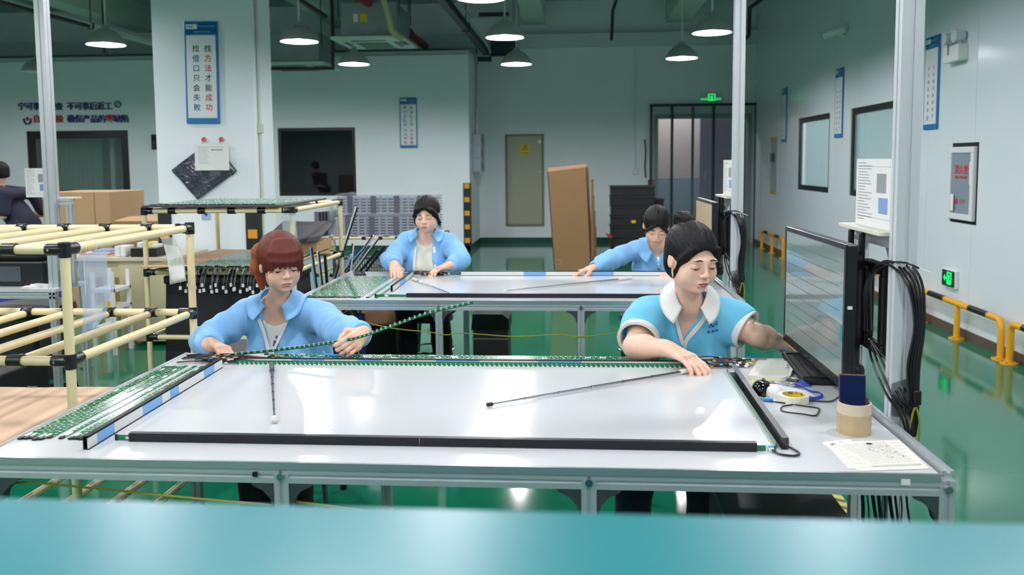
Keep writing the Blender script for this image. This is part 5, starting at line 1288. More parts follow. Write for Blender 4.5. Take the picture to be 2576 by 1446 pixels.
# trolley with wrapped plastic trays
TY = 8.9
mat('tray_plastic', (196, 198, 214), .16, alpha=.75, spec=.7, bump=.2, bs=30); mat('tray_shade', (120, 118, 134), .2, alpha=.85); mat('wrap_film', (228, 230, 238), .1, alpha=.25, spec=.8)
xa, xb = at(838, 597, y=TY).x, at(1000, 597, y=TY).x; zs = at(900, 599, y=TY).z
TR = rack('cream pipe trolley carrying wrapped plastic trays behind the rear table', -2.78, -1.45, TY, TY + .75, zs + .0, [zs, .3], [-2.6, -2.42, -2.24, -2.06, -1.88, -1.70, -1.55])
def trays(label, x0, x1, y0, y1, z0, z1, n):
    t = thing('tray_stack', label, 'tray stack', ((x0 + x1) / 2, (y0 + y1) / 2, z0), 'wrapped plastic tray stacks')
    h = (z1 - z0) / n; f0 = None
    for i in range(n):
        b = MB().bb((x0, y0, z0 + i * h), (x1, y1, z0 + (i + .55) * h)); k_ = 14
        for j in range(k_): x = x0 + (x1 - x0) * (j + .5) / k_; b.bb((x - .012, y0 - .006, z0 + i * h + .001), (x + .012, y0, z0 + (i + .95) * h))
        b.build('tray', MATS['tray_plastic'], t)
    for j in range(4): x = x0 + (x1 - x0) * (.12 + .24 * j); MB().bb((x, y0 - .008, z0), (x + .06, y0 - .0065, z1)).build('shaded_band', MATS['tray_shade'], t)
    MB().sheet(12, 3, lambda u, v: (x0 - .01 + (x1 - x0 + .02) * u, y0 - .012 + (y1 - y0 + .02) * v, z1 + .008 + .012 * math.sin(u * 9 + v * 5) ** 2), (0, 0, .001)).build('film_top', MATS['wrap_film'], t, smooth=True)
zA, zB, zC = zs + .023, at(900, 545, y=TY).z, at(900, 493, y=TY).z
trays('lower wrapped stack of clear plastic trays on the trolley', at(836, 570, y=TY).x, -1.5, TY + .05, TY + .7, zA, zB, 7); trays('upper wrapped stack of clear plastic trays on the trolley', at(842, 520, y=TY).x, -1.5, TY + .05, TY + .7, zB + .032, zC, 6)
trays('small wrapped stack of plastic trays at the trolley left end', at(788, 570, y=TY).x, at(821, 570, y=TY).x, TY + .05, TY + .7, zA, at(800, 533, y=TY).z, 8)
# mesh basket with leaning frame profiles
mat('mesh_grey', (92, 100, 104), .4, .6)
MY = 6.35; xa, xb = at(838, 660, y=MY).x, at(985, 660, y=MY).x; zt = at(900, 632, y=MY + .5).z
t = thing('mesh_basket', 'grey wire mesh basket full of leaning profiles behind the rear table', 'basket', ((xa + xb) / 2, MY + .3, 0))
f = MB()
for i in range(25): x = xa + (xb - xa) * i / 24; f.bar((x, MY, .05), (x, MY, zt), .004, .004).bar((x, MY + .6, .05), (x, MY + .6, zt), .004, .004)
for i in range(16): z = .05 + (zt - .05) * i / 15; f.bar((xa, MY, z), (xb, MY, z), .004, .004).bar((xa, MY + .6, z), (xb, MY + .6, z), .004, .004).bar((xa, MY, z), (xa, MY + .6, z), .004, .004).bar((xb, MY, z), (xb, MY + .6, z), .004, .004)
f.build('wire_mesh', MATS['mesh_grey'], t)
f = MB(); ring(f, xa, xb, .0, zt + .01, .02, lambda a, b, c, d: f.bb((a, MY - .012, c), (b, MY - .002, d))); f.build('front_frame', MATS['mesh_grey'], t)
MB().bb((xa, MY, .04), (xb, MY + .6, .05)).build('base', MATS['mesh_grey'], t); MB().bb((xa + .02, MY + .1, .05), (xb - .02, MY + .55, zt * .7)).build('inner_liner', MATS['slate'], t)
for i, (b, e, cols) in enumerate((((845, 690), (898, 521), ('foam_white', 'bezel_black')), ((858, 690), (885, 640), ('tape_blue', 'foam_white')), ((880, 690), (889, 612), ('bezel_black', 'foam_white')), ((857, 692), (920, 620), ('tape_blue', 'bezel_black')), ((870, 692), (940, 592), ('bezel_black', 'foam_white')), ((886, 690), (950, 602), ('foam_white', 'bezel_black')), ((900, 690), (953, 628), ('bezel_black', 'bezel_grey')), ((915, 690), (970, 618), ('bezel_grey', 'bezel_black')))):
    Yb = 5.79 + .066 * i; a, c = at(*b, y=Yb), at(*e, y=Yb); d = (c - a); a = a - d * (max(0, a.z - .3) / max(d.z, .05)) * .6
    t = thing('frame_profile', 'frame profile leaning in the mesh basket, %s from the left' % ('first, tallest', 'second', 'third', 'fourth', 'fifth', 'sixth', 'seventh', 'eighth')[i], 'frame profile', a, 'frame profiles leaning behind the rear table')
    MB().bar(a, c, .02, .014, up=(1, 0, .5)).build('channel', MATS[cols[1]], t); MB().bar(a + V(-.004, -.011, .002), c + V(-.004, -.011, .002), .013, .008, up=(1, 0, .5)).build('lining', MATS[cols[0]], t)
# low bin with profiles right of the middle rack
t = thing('parts_bin', 'blue parts bin with short profiles between the middle rack and the rear table', 'bin', (-1.55, 4.6, 0)); mat('bin_blue', (40, 60, 150), .5)
MB().bb((-1.575, 4.95, 0), (-1.497, 5.2, .72)).build('body', MATS['bin_blue'], t, bevel=.006)
for i, (b, e, m_) in enumerate((((790, 740), (768, 655), 'tape_blue'), ((808, 735), (792, 650), 'foam_white'), ((818, 740), (828, 655), 'bezel_black'))):
    a, d = V(-1.553 + .018 * i, 5.0 + .05 * i, .722), V(-1.56 + .02 * i, 4.93 + .07 * i, 1.0 - .03 * i); q_ = thing('frame_profile', ('blue taped', 'white faced', 'black')[i] + ' short profile standing in the blue parts bin', 'frame profile', a); MB().bar(a, d, .018, .012, up=(1, 0, 0)).build('channel', MATS['bezel_black'], q_); MB().bar(a + V(-.003, -.01, 0), d + V(-.003, -.01, 0), .012, .006, up=(1, 0, 0)).build('lining', MATS[m_], q_)
# blue bag with a yellow cord under the rear table left
c = at(880, 800, y=4.9); t = thing('tool_bag', 'black and blue bag with yellow piping under the rear table', 'bag', V(c.x, 4.9, 0)); f = MB(); z0, z1 = .32, at(865, 778, y=4.9).z
MB().add([(c.x - .06, 4.9, z0), (c.x + .05, 4.9, z0), (c.x + .05, 5.0, z0), (c.x - .06, 5.0, z0), (c.x - .05, 4.9, z1 - .03), (c.x + .0, 4.9, z1), (c.x + .0, 5.0, z1), (c.x - .05, 5.0, z1 - .03), (c.x + .045, 4.9, z1 - .07), (c.x + .045, 5.0, z1 - .07)], [(3, 2, 1, 0), (0, 1, 8, 5, 4), (2, 3, 7, 6, 9), (0, 4, 7, 3), (1, 2, 9, 8), (4, 5, 6, 7), (5, 8, 9, 6)]).build('body', MATS['black_plastic'], t)
MB().bb((c.x + .01, 4.91, z0), (c.x + .07, 4.99, z1 - .04)).build('pocket', MATS['bin_blue'], t); MB().tube([(c.x - .05, 4.895, z1 - .03), (c.x, 4.895, z1), (c.x + .045, 4.895, z1 - .07), (c.x + .05, 4.895, z0)], .004, 6).build('piping', MATS['warn_yellow'], t); MB().bb((c.x - .08, 4.88, 0), (c.x + .08, 5.02, z0)).build('support_block', MATS['crate_black'], t)

# ------------------------------------------------------------------ pillar equipment
c = at(513, 350, y=PLY - .01); e = at(558, 350, y=PLY - .01); mat('hook_red', (230, 120, 100), .4); mat('bag_black', (48, 55, 64), .13, bump=.6, bs=40, spec=.9)
t = thing('plastic_pouch', 'shiny dark plastic pouch hung at an angle on the pillar behind a white notice', 'pouch', (at(513, 440, y=PLY).x, PLY - .02, at(513, 500, y=PLY).z))
q = [at(432, 428, y=PLY - .015), at(500, 376, y=PLY - .015), at(594, 432, y=PLY - .015), at(498, 503, y=PLY - .015)]
MB().sheet(34, 34, lambda u, v: q[0].lerp(q[1], u).lerp(q[3].lerp(q[2], u), v) - V(0, .006 + .007 * abs(math.sin(u * 9 + v * 3)) * math.sin(math.pi * u) * math.sin(math.pi * v) + .004 * math.sin(13 * v + 5 * u) + .003 * abs(math.sin(31 * u + 17 * v + 3 * math.sin(9 * v))) + .0025 * abs(math.sin(23 * v - 29 * u + 2 * math.sin(13 * u))), 0), (0, .004, 0)).build('film', MATS['bag_black'], t, smooth=True)
MB().tube([at(575, 405, y=PLY - .02), at(594, 430, y=PLY - .02), at(583, 440, y=PLY - .02)], .006, 6).build('dark_edge', MATS['black_plastic'], t)
t = thing('wall_notice', 'white notice in a clear pouch hung by two red hooks on the pillar', 'notice', (at(536, 400, y=PLY).x, PLY - .04, at(536, 430, y=PLY).z))
q = rect_y(492, 362, 580, 428, PLY - .03)
MB().bb((q[0], PLY - .0565, q[2]), (q[1], PLY - .0545, q[3])).build('sheet', MATS['paper'], t)
f = MB()
for i in range(9): f.bb((q[0] + .03, PLY - .0575, q[3] - .03 - .018 * i), (q[0] + .03 + (.24 if i < 1 else .08 + .01 * (i % 3)), PLY - .0566, q[3] - .027 - .018 * i))
f.bb((q[0] + .15, PLY - .0575, q[3] - .06), (q[0] + .26, PLY - .0566, q[3] - .05)).build('text_lines', MATS['print_grey'], t)
for p in (513, 557):
    h = at(p, 351, y=PLY - .01); MB().lathe([(0, -.008), (.02, -.008), (.022, 0), (.02, .008)], h, 16, Matrix.Rotation(math.pi / 2, 3, 'X')).build('hook', MATS['hook_red'], t, smooth=True); MB().tube([h + V(0, -.01, -.015), h + V(0, -.04, -.035), h + V(0, -.044, -.05)], .003, 6).build('wire_hook', MATS['steel'], t)
cx_ = pl1 + .012; c = at(652, 325, x=pl1 + .02)
t = thing('wall_conduit', 'cream conduit with a junction box running down the pillar side', 'conduit', (pl1 + .015, 7.56, 0)); mat('conduit_cream', (205, 206, 186), .5)
MB().cyl((pl1 + .015, 7.56, 0), (pl1 + .015, 7.56, CEIL), .014, 10).build('run', MATS['conduit_cream'], t, smooth=True); MB().bb((pl1 + .001, 7.53, at(650, 335, y=7.55).z), (pl1 + .04, 7.59, at(650, 310, y=7.55).z)).build('junction_box', MATS['conduit_cream'], t, bevel=.004)
c = at(519, 543, y=PLY); t = thing('small_label', 'small pale blue label on the pillar below the rack top', 'label', (c.x, PLY - .006, c.z - .03)); mat('label_blue', (150, 185, 225), .5); MB().bb((c.x - .04, PLY - .005, c.z - .035), (c.x + .04, PLY - .001, c.z + .04)).build('card', MATS['label_blue'], t); MB().bb((c.x - .01, PLY - .006, c.z), (c.x + .012, PLY - .0048, c.z + .02)).build('figure', MATS['ink_navy'], t)

# ------------------------------------------------------------------ left side: desk, bench, boxes
DY = 6.7; mat('desk_wood', (206, 198, 168), .5); mat('desk_side', (196, 188, 150), .5)
x0, x1 = at(150, 650, y=DY).x, at(432, 650, y=DY).x; zd = at(320, 648, y=DY).z
t = thing('office_desk', 'pale wooden desk with a drawer side behind the near rack', 'desk', ((x0 + x1) / 2, DY + .35, 0))
MB().bb((x0, DY, zd - .03), (x1, DY + .7, zd)).build('desktop', MATS['desk_wood'], t, bevel=.003); MB().bb((x0 + .03, DY + .05, zd - .17), (x1 - .03, DY + .07, zd - .03)).build('apron', MATS['desk_side'], t)
xs_ = at(295, 700, y=DY).x; MB().bb((xs_, DY + .03, .04), (x1 - .04, DY + .66, zd - .03)).build('side_cabinet', MATS['desk_side'], t)
for xx in (x0 + .02, x0 + .55):
    for yy in (DY + .05, DY + .6): MB().bb((xx, yy, 0), (xx + .035, yy + .035, zd - .03)).build('leg', MATS['white_plastic'], t)
t = thing('steel_shelf', 'low white steel shelf unit with a yellow tray under the desk', 'shelf', (at(262, 740, y=6.5).x, 6.5, 0)); a, b = at(232, 740, y=6.4).x, at(290, 740, y=6.4).x
for xx in (a, b - .03): MB().bb((xx, 6.38, 0), (xx + .03, 6.4, .66)).bb((xx, 6.62, 0), (xx + .03, 6.64, .66)).build('upright', MATS['white_plastic'], t)
for zz in (.2, .36, .5): MB().bb((a, 6.38, zz), (b, 6.64, zz + .025)).build('shelf_board', MATS['white_plastic'], t)
MB().bb((a + .06, 6.39, .386), (b - .04, 6.5, .41)).build('yellow_tray', MATS['warn_yellow'], t)
# on the desk
c = at(310, 632, y=DY + .1); t = thing('paper_roll', 'white tissue packs standing on the desk', 'tissue pack', (c.x, DY + .1, zd)); MB().bb((c.x - .05, DY + .05, zd), (c.x + .045, DY + .2, zd + .09)).build('pack', MATS['paper'], t, bevel=.01); MB().bb((c.x - .002, DY + .049, zd), (c.x + .002, DY + .201, zd + .0905)).build('fold', MATS['print_grey'], t)
a, b = at(332, 640, y=DY + .06).x, at(396, 640, y=DY + .06).x; t = thing('desk_tray', 'black desk tray filled with small things on the desk', 'tray', ((a + b) / 2, DY + .1, zd)); MB().bb((a, DY + .04, zd), (b, DY + .25, zd + .075)).build('box', MATS['black_plastic'], t, bevel=.004)
for i, (u, m_, h) in enumerate(((.2, 'paper', .115), (.4, 'label_blue', .105), (.62, 'paper_yellow', .12), (.8, 'paper', .1))): MB().bb((a + (b - a) * u - .02, DY + .1, zd + .01), (a + (b - a) * u + .025, DY + .2, zd + h)).build('contents', MATS[m_], t, bevel=.006)
a = at(205, 640, y=DY + .1).x; t = thing('paper_stack', 'untidy stack of white papers on the desk', 'papers', (a + .15, DY + .2, zd))
for i in range(4): MB().box((a + .10 + .02 * i, DY + .2, zd + .006 + .012 * i), (.30 - .05 * i, .22, .012), rotz(.1 * i - .15)).build('sheet', MATS[('paper', 'hook_red', 'paper', 'print_blue')[i]], t)
# cartons behind the desk
a, b, zt = at(108, 520, y=8.4).x, at(277, 520, y=8.4).x, at(200, 483, y=8.4).z
t = thing('carton', 'large brown carton behind the desk left of the pillar', 'carton', ((a + b) / 2, 8.7, 0)); MB().bb((a, 8.4, 0), (b, 9.1, zt)).build('body', MATS['cardboard'], t, bevel=.004); sx_ = at(238, 520, y=8.4).x; MB().bb((sx_ - .006, 8.398, 0), (sx_ + .006, 8.4002, zt)).build('seam', MATS['cardboard_deep'], t)
a, b, zt = at(284, 560, y=8.0).x, at(404, 560, y=8.0).x, at(340, 556, y=8.0).z
t = thing('carton', 'low brown carton between the desk and the pillar', 'carton', ((a + b) / 2, 8.1, 0)); MB().bb((a, 8.0, 0), (b, 8.5, zt)).build('body', MATS['cardboard_deep'], t, bevel=.004); MB().add([(a, 8.0, zt), (b, 8.0, zt), (b, 8.25, zt + .05), (a + .03, 8.25, zt + .03)], [(0, 1, 2, 3), (3, 2, 1, 0)]).build('flap', MATS['cardboard'], t)
# bench with post at the left edge
BX, BYF = -3.03, 4.72
t = thing('assembly_table', 'left white work table with aluminium frame cut off by the left edge', 'table', (-3.9, 4.9, 0)); MB().bb((-5.0, BYF, TZ - .018), (BX, BYF + .34, TZ)).build('tabletop', MATS['table_white'], t)
m = MB(); profile(m, (-5.0, BYF + .018, TZ - .04), (BX, BYF + .018, TZ - .04)); m.build('front_beam', MATS['alu'], t)
for xx in (BX - .02, -4.98):
    for yy in (BYF + .018, BYF + .32): m = MB(); profile(m, (xx, yy, 0), (xx, yy, TZ - .018), up=(0, 1, 0)); m.build('leg', MATS['alu'], t)
px_, py_ = BX - .04, 4.80
t = thing('upright_post', 'tall aluminium post at the left edge of the picture', 'post', (px_, py_, TZ)); m = MB(); profile(m, (px_, py_, TZ), (px_, py_, CEIL), .058, .06, up=(0, 1, 0)); m.build('column', MATS['alu'], t)
MB().prism([(px_ + .03, py_ - .02, TZ), (px_ + .11, py_ - .02, TZ), (px_ + .03, py_ - .02, TZ + .1)], (0, .01, 0)).build('foot_bracket', MATS['bracket_grey'], t)
m = MB(); profile(m, (px_ + .03, py_ + .03, 1.285), (px_ + .11, py_ + .03, 1.285)); m.build('arm', MATS['alu'], t); m = MB(); profile(m, (px_ + .09, py_ + .03, TZ), (px_ + .09, py_ + .03, 1.27), .032, up=(0, 1, 0)); m.build('short_column', MATS['alu'], t)
t = thing('document_stand', 'printed work sheet standing beside the left post', 'document', (px_ + .1, py_ + .02, 1.3)); MB().bb((px_ - .06, py_ + .033, 1.304), (px_ + .13, py_ + .09, 1.312)).build('shelf', MATS['shelf_cream'], t); a, b = at(57, 500, y=py_ + .01), at(107, 423, y=py_ + .01)
doc_sheet(t, (a.x, py_ + .045, 1.3125), (1, 0, 0), b.x - a.x, b.z - 1.3125, 5)
t = thing('test_machine', 'black test machine on the left work table', 'machine', (-3.35, 4.9, TZ)); MB().bb((-3.6, 4.82, TZ), (-3.16, 5.04, TZ + .15)).build('body', MATS['black_plastic'], t, bevel=.01); MB().bb((-3.58, 4.815, TZ + .03), (-3.3, 4.8205, TZ + .12)).build('panel', MATS['meter_dark'], t); MB().bb((-3.6, 4.85, TZ + .15), (-3.2, 5.03, TZ + .36)).build('upper_unit', MATS['crate_black'], t, bevel=.02)
t = thing('paper_stack', 'white papers and a plug on the left work table', 'papers', (-3.1, 4.78, TZ)); MB().box((-3.17, 4.76, TZ + .006), (.14, .07, .012), rotz(.2)).build('sheet', MATS['paper'], t); MB().box((-3.15, 4.76, TZ + .018), (.09, .05, .012), rotz(-.3)).build('sheet', MATS['white_plastic'], t)
c = at(95, 745, y=4.75); t = thing('parts_bin', 'blue parts bin below the left work table', 'bin', (-3.45, 5.67, 0)); zc_ = at(95, 737, y=5.6).z; MB().bb((-4.2, 5.55, zc_ - .1), (-3.62, 5.8, zc_)).build('body', MATS['bin_blue'], t, bevel=.006); MB().bb((-4.15, 5.56, 0), (-3.67, 5.79, zc_ - .1)).build('stand', MATS['crate_black'], t)
t = thing('office_chair', 'black office chair below the left work table', 'chair', (-2.85, 5.1, 0)); a = at(70, 770, y=5.0); z_ = at(100, 762, y=5.0).z
MB().lathe([(0, z_ - .08), (.22, z_ - .08), (.25, z_ - .05), (.24, z_ - .01), (0, z_)], (a.x, 5.05, 0), 24).build('seat', MATS['rubber'], t, smooth=True); MB().cyl((a.x, 5.05, .1), (a.x, 5.05, z_ - .08), .03, 10).build('column', MATS['black_plastic'], t, smooth=True)
for k_ in range(5): an = k_ * 1.257; MB().bar((a.x, 5.05, .1), (a.x + .28 * math.cos(an), 5.05 + .28 * math.sin(an), .06), .04, .03).build('base_leg', MATS['black_plastic'], t); MB().cyl((a.x + .27 * math.cos(an) - .015, 5.05 + .27 * math.sin(an), .03), (a.x + .27 * math.cos(an) + .015, 5.05 + .27 * math.sin(an), .03), .03, 10).build('wheel', MATS['rubber'], t, smooth=True)
t = thing('tool_case', 'dark box with clutter on the floor behind the near rack', 'box', (-3.1, 3.9, 0)); MB().bb((-3.5, 3.75, 0), (-2.75, 4.2, .5)).build('body', MATS['crate_black'], t, bevel=.01)
for i, (dx, dz, m_) in enumerate(((.08, .05, 'slate'), (.22, .06, 'black_plastic'), (.36, .04, 'bin_brown'), (.45, .05, 'slate'))): MB().box((-3.4 + dx, 3.9, .5 + dz / 2), (.1, .12, dz), rotz(i * .4)).build('clutter', MATS[m_], t, bevel=.01)
t = thing('leg_stand', 'thin chrome stand leg on the floor right of the desk', 'stand', (at(215, 860, z=.0).x, at(215, 930, z=0).y, 0)); c = at(217, 925, z=0); MB().cyl((c.x, c.y, .02), (c.x, c.y, .8), .016, 10).build('tube', MATS['alu_dark'], t, smooth=True); MB().lathe([(0, 0), (.045, 0), (.045, .01), (.016, .02)], V(c.x, c.y, 0), 14).build('foot', MATS['chrome'], t, smooth=True)

# ------------------------------------------------------------------ floor markings
mat('hazard_yellow', (214, 204, 96), .4); mat('hazard_dark', (96, 100, 96), .4)
def hazard(label, p0, p1, w):
    p0, p1 = V(*p0, 0), V(*p1, 0); d = (p1 - p0).normalized(); s = V(-d.y, d.x, 0); L = (p1 - p0).length; t = thing('floor_tape', label, 'tape', p0)
    MB().prism([p0 - s * w / 2, p1 - s * w / 2, p1 + s * w / 2, p0 + s * w / 2], (0, 0, .0006)).build('base', MATS['hazard_yellow'], t)
    f = MB(); u = .02
    while u < L - .1:
        a = p0 + d * u; f.prism([a - s * w * .49, a - s * w * .49 + d * .035, a + s * w * .49 + d * .075, a + s * w * .49 + d * .04], (0, 0, .0009)); u += .085
    f.build('dark_stripes', MATS['hazard_dark'], t)
hazard('yellow and grey hazard tape on the floor right of the tables, far part', (1.15, 3.6), (1.28, 7.6), .07); hazard('yellow and grey hazard tape on the floor below the near table corner', (.98, 2.0), (1.13, 3.55), .07)

# ------------------------------------------------------------------ foreground cabinet
mat('teal_gloss', (30, 124, 132), .34, bump=.02, bs=5)
t = thing('foreground_cabinet', 'blurred glossy teal cabinet top across the bottom of the picture', 'cabinet', (0, .45, 0)); Rf = rotz(math.radians(-.55))

TOPZ = at(1288, 1273, y=.62).z
MB().box(V(0, .45, (TOPZ - .024) / 2), (2.2, .3, TOPZ - .024), Rf).build('body', MATS['teal_gloss'], t, bevel=.006)
MB().box(V(0, .455, TOPZ - .012), (2.24, .33, .024), Rf).build('top', MATS['teal_gloss'], t, bevel=.010)

# ------------------------------------------------------------------ bodies: smooth distance fields turned into meshes
class Field:
    """ordered list of shapes, blended smoothly; sampled sparsely and meshed by surface nets"""
    def __init__(s): s.p = []; s.warp = []

    def cone(s, a, b, ra, rb=None, k=.02, op='+'):
        a, b = np.array(a, float), np.array(b, float); rb = ra if rb is None else rb
        lo = np.minimum(a - ra, b - rb); hi = np.maximum(a + ra, b + rb)
        ba = b - a; L2 = float(ba @ ba) + 1e-12
        def f(P):
            h = np.clip(((P - a) @ ba) / L2, 0, 1)
            return np.linalg.norm(P - a - h[:, None] * ba, axis=1) - (ra + (rb - ra) * h)
        s.p.append((f, lo, hi, k, op)); return s

    def chain(s, pts, rad, k=.02):
        for i in range(len(pts) - 1): s.cone(pts[i], pts[i + 1], rad[i], rad[i + 1], k)
        return s

    def ell(s, c, r, R=None, k=.02, op='+'):
        c, r = np.array(c, float), np.array(r, float); R = np.eye(3) if R is None else np.array(R, float)   # columns: local axes
        e = np.sqrt(((R * r) ** 2).sum(1))
        def f(P):
            q = (P - c) @ R; k0 = np.linalg.norm(q / r, axis=1); k1 = np.linalg.norm(q / (r * r), axis=1)
            return k0 * (k0 - 1) / np.maximum(k1, 1e-9)
        s.p.append((f, c - e, c + e, k, op)); return s

    def cut(s, fn, lo, hi, k=.004):
        s.p.append((fn, np.array(lo, float), np.array(hi, float), k, '-')); return s

    def join(s, o): s.p += o.p; return s

    def grow(s, d):
        g = Field(); g.p = [((lambda P, f=f, d=d: f(P) - d), lo - d, hi + d, k, op) for f, lo, hi, k, op in s.p]; return g

    def _blend(s, D, d, k, op):
        if op == '+':
            h = np.clip(.5 + .5 * (D - d) / k, 0, 1); return D * (1 - h) + d * h - k * h * (1 - h)
        h = np.clip(.5 - .5 * (D + d) / k, 0, 1); return D * (1 - h) - d * h + k * h * (1 - h)

    def __call__(s, P):
        D = np.full(len(P), 1.)
        for f, lo, hi, k, op in s.p: D = s._blend(D, f(P), k, op)
        for w in s.warp: D = D + w(P)
        return D

    def grad(s, P, e=.0015):
        g = np.stack([s(P + np.eye(3)[i] * e) - s(P - np.eye(3)[i] * e) for i in range(3)], 1)
        return g / np.maximum(np.linalg.norm(g, axis=1, keepdims=True), 1e-9)

    def mesh(s, h):
        n = 8; B = n * h
        lo = np.min([p[1] for p in s.p if p[4] == '+'], 0) - 2 * h; hi = np.max([p[2] for p in s.p if p[4] == '+'], 0) + 2 * h
        nb = np.ceil((hi - lo) / B).astype(int)
        bi = np.stack(np.meshgrid(*[np.arange(k) for k in nb], indexing='ij'), -1).reshape(-1, 3)
        cen = lo + (bi + .5) * B
        def sample(off, idx):
            """values at block corner + off for the given blocks"""
            M, N = len(idx), len(off); D = np.full((M, N), 1.); bl = lo + idx * B; bh = bl + B + h
            for f, a, b, k, op in s.p:
                m = np.nonzero(np.all((bl < b + k + B * .3) & (bh > a - k - B * .3), 1))[0]
                if not len(m): continue
                P = (bl[m][:, None, :] + off[None]).reshape(-1, 3)
                D[m] = s._blend(D[m], f(P).reshape(len(m), N), k, op)
            if s.warp:
                P = (bl[:, None, :] + off[None]).reshape(-1, 3)
                for w in s.warp: D += w(P).reshape(M, N)
            return D
        c0 = sample(np.array([[B / 2] * 3]), bi)[:, 0]
        bi = bi[np.abs(c0) < B * 1.15]
        g = np.stack(np.meshgrid(*[np.arange(n + 1)] * 3, indexing='ij'), -1).reshape(-1, 3)
        D = np.concatenate([sample(g * h, bi[i:i + 1500]) for i in range(0, len(bi), 1500)]).reshape(-1, n + 1, n + 1, n + 1)
        S = D < 0
        cells = []; 
        acc = np.zeros((len(bi), n, n, n, 3)); cnt = np.zeros((len(bi), n, n, n))
        def sl(a, o): return a[:, o[0]:o[0] + n, o[1]:o[1] + n, o[2]:o[2] + n]
        for ax in range(3):
            o1, o2 = [(1, 2), (0, 2), (0, 1)][ax]
            for u in (0, 1):
                for v in (0, 1):
                    a = [0, 0, 0]; a[o1] = u; a[o2] = v; b = list(a); b[ax] = 1
                    da, db = sl(D, a), sl(D, b); m = (da < 0) != (db < 0)
                    t = np.where(m, da / np.where(m, da - db, 1), 0)
                    for q in range(3): acc[..., q] += m * (a[q] + (t if q == ax else 0))
                    cnt += m
        act = cnt > 0; w = np.argwhere(act)
        gi = bi[w[:, 0]] * n + w[:, 1:]
        pos = lo + (gi + acc[act] / cnt[act][:, None]) * h
        dim = nb * n + 2; key = lambda q: (q[:, 0] * dim[1] + q[:, 1]) * dim[2] + q[:, 2]
        kk = key(gi); order = np.argsort(kk); ks = kk[order]
        faces = []
        for ax in range(3):
            o1, o2 = (ax + 1) % 3, (ax + 2) % 3
            a = D[:, :n, :n, :n]; e = [0, 0, 0]; e[ax] = 1; b = sl(D, e)
            m = np.argwhere((a < 0) != (b < 0)); flip = a[tuple(m.T)] < 0
            c = bi[m[:, 0]] * n + m[:, 1:]
            q = []
            ok = np.ones(len(c), bool)
            for du, dv in ((0, 0), (-1, 0), (-1, -1), (0, -1)):
                d = c.copy(); d[:, o1] += du; d[:, o2] += dv; k = key(d); i = np.clip(np.searchsorted(ks, k), 0, len(ks) - 1); ok &= (ks[i] == k) & np.all(d >= 0, 1); q.append(order[i])
            q = np.stack(q, 1); q[~flip] = q[~flip][:, ::-1]
            faces.append(q[ok])
        return pos, np.concatenate(faces)

    def build(s, name, m, parent, h, smooth_it=1):
        v, f = s.mesh(h); base = np.array(WL[parent])
        me = bpy.data.meshes.new(name); me.vertices.add(len(v)); me.vertices.foreach_set('co', (v - base).astype(np.float32).ravel())
        me.loops.add(len(f) * 4); me.loops.foreach_set('vertex_index', f.astype(np.int32).ravel())
        me.polygons.add(len(f)); me.polygons.foreach_set('loop_start', np.arange(len(f), dtype=np.int32) * 4); me.polygons.foreach_set('loop_total', np.full(len(f), 4, dtype=np.int32))
        me.update(calc_edges=True); me.validate()
        return finish(name, me, m, parent, WL[parent], smooth=True, ang=180)

    def hit(s, P, d, tmax=.4):
        """march from points P along directions d to the surface"""
        P = np.array(P, float); d = np.array(d, float); d = d / np.linalg.norm(d, axis=-1, keepdims=True); d = np.broadcast_to(d, P.shape); t = np.zeros(len(P))
        for _ in range(26):
            v = s(P + d * t[:, None]); t = np.minimum(t + np.clip(v, -.02, .1) * .92, tmax)
        return P + d * t[:, None]


mat('skin', (232, 188, 162), .42, sss=.12, var=.03, vs=30); mat('skin_pale', (238, 196, 172), .42, sss=.12, var=.03, vs=30)
mat('lip', (196, 112, 106), .4); mat('brow', (52, 40, 38), .7); mat('eye_dark', (30, 22, 22), .2); mat('eye_white', (222, 214, 206), .3); mat('lid_line', (120, 82, 70), .6); mat('nostril', (130, 80, 66), .7)
mat('jacket_blue', (132, 190, 240), .75, var=.02, vs=12, bump=.06, bs=260, sheen=.2); mat('polo_cyan', (112, 204, 240), .8, var=.02, vs=12, bump=.06, bs=400, sheen=.2); mat('cloth_white', (238, 238, 234), .8, bump=.05, bs=300); mat('shirt_cream', (236, 234, 214), .85, bump=.05, bs=200); mat('trouser_black', (16, 17, 22), .85, bump=.05, bs=200); mat('trouser_navy', (34, 40, 56), .85, bump=.05, bs=200); mat('shoe_dark', (28, 28, 32), .6); mat('purple_print', (110, 80, 160), .7)


def hair_mat(name, rgb, tip=None):
    m = mat(name, rgb, .5, var=.3, vs=9, bump=.4, bs=22, stretch=(7, 7, 1.0), spec=.22); return m


hair_mat('hair_black', (11, 10, 11)); hair_mat('hair_red', (92, 40, 32)); hair_mat('hair_orange', (150, 76, 44))


def frame(fwd, up=(0, 0, 1)):
    f = V(fwd).normalized(); r = f.cross(V(up)).normalized(); u = r.cross(f); return r, f, u     # r: the person's right when looking along f


def head_frame(yaw, pitch, roll=0.):
    """yaw 0 faces the camera (-Y); + turns to image right; pitch + looks down; roll + tilts towards image right"""
    f = V(math.sin(yaw) * math.cos(pitch), -math.cos(yaw) * math.cos(pitch), -math.sin(pitch))
    x = V(math.cos(yaw), math.sin(yaw), 0); u = -(f.cross(x)); u = u if u.z > 0 else -u     # x: image right side of the face
    R = Matrix.Rotation(-roll, 3, f); x = R @ x; u = R @ u
    return x, f, u


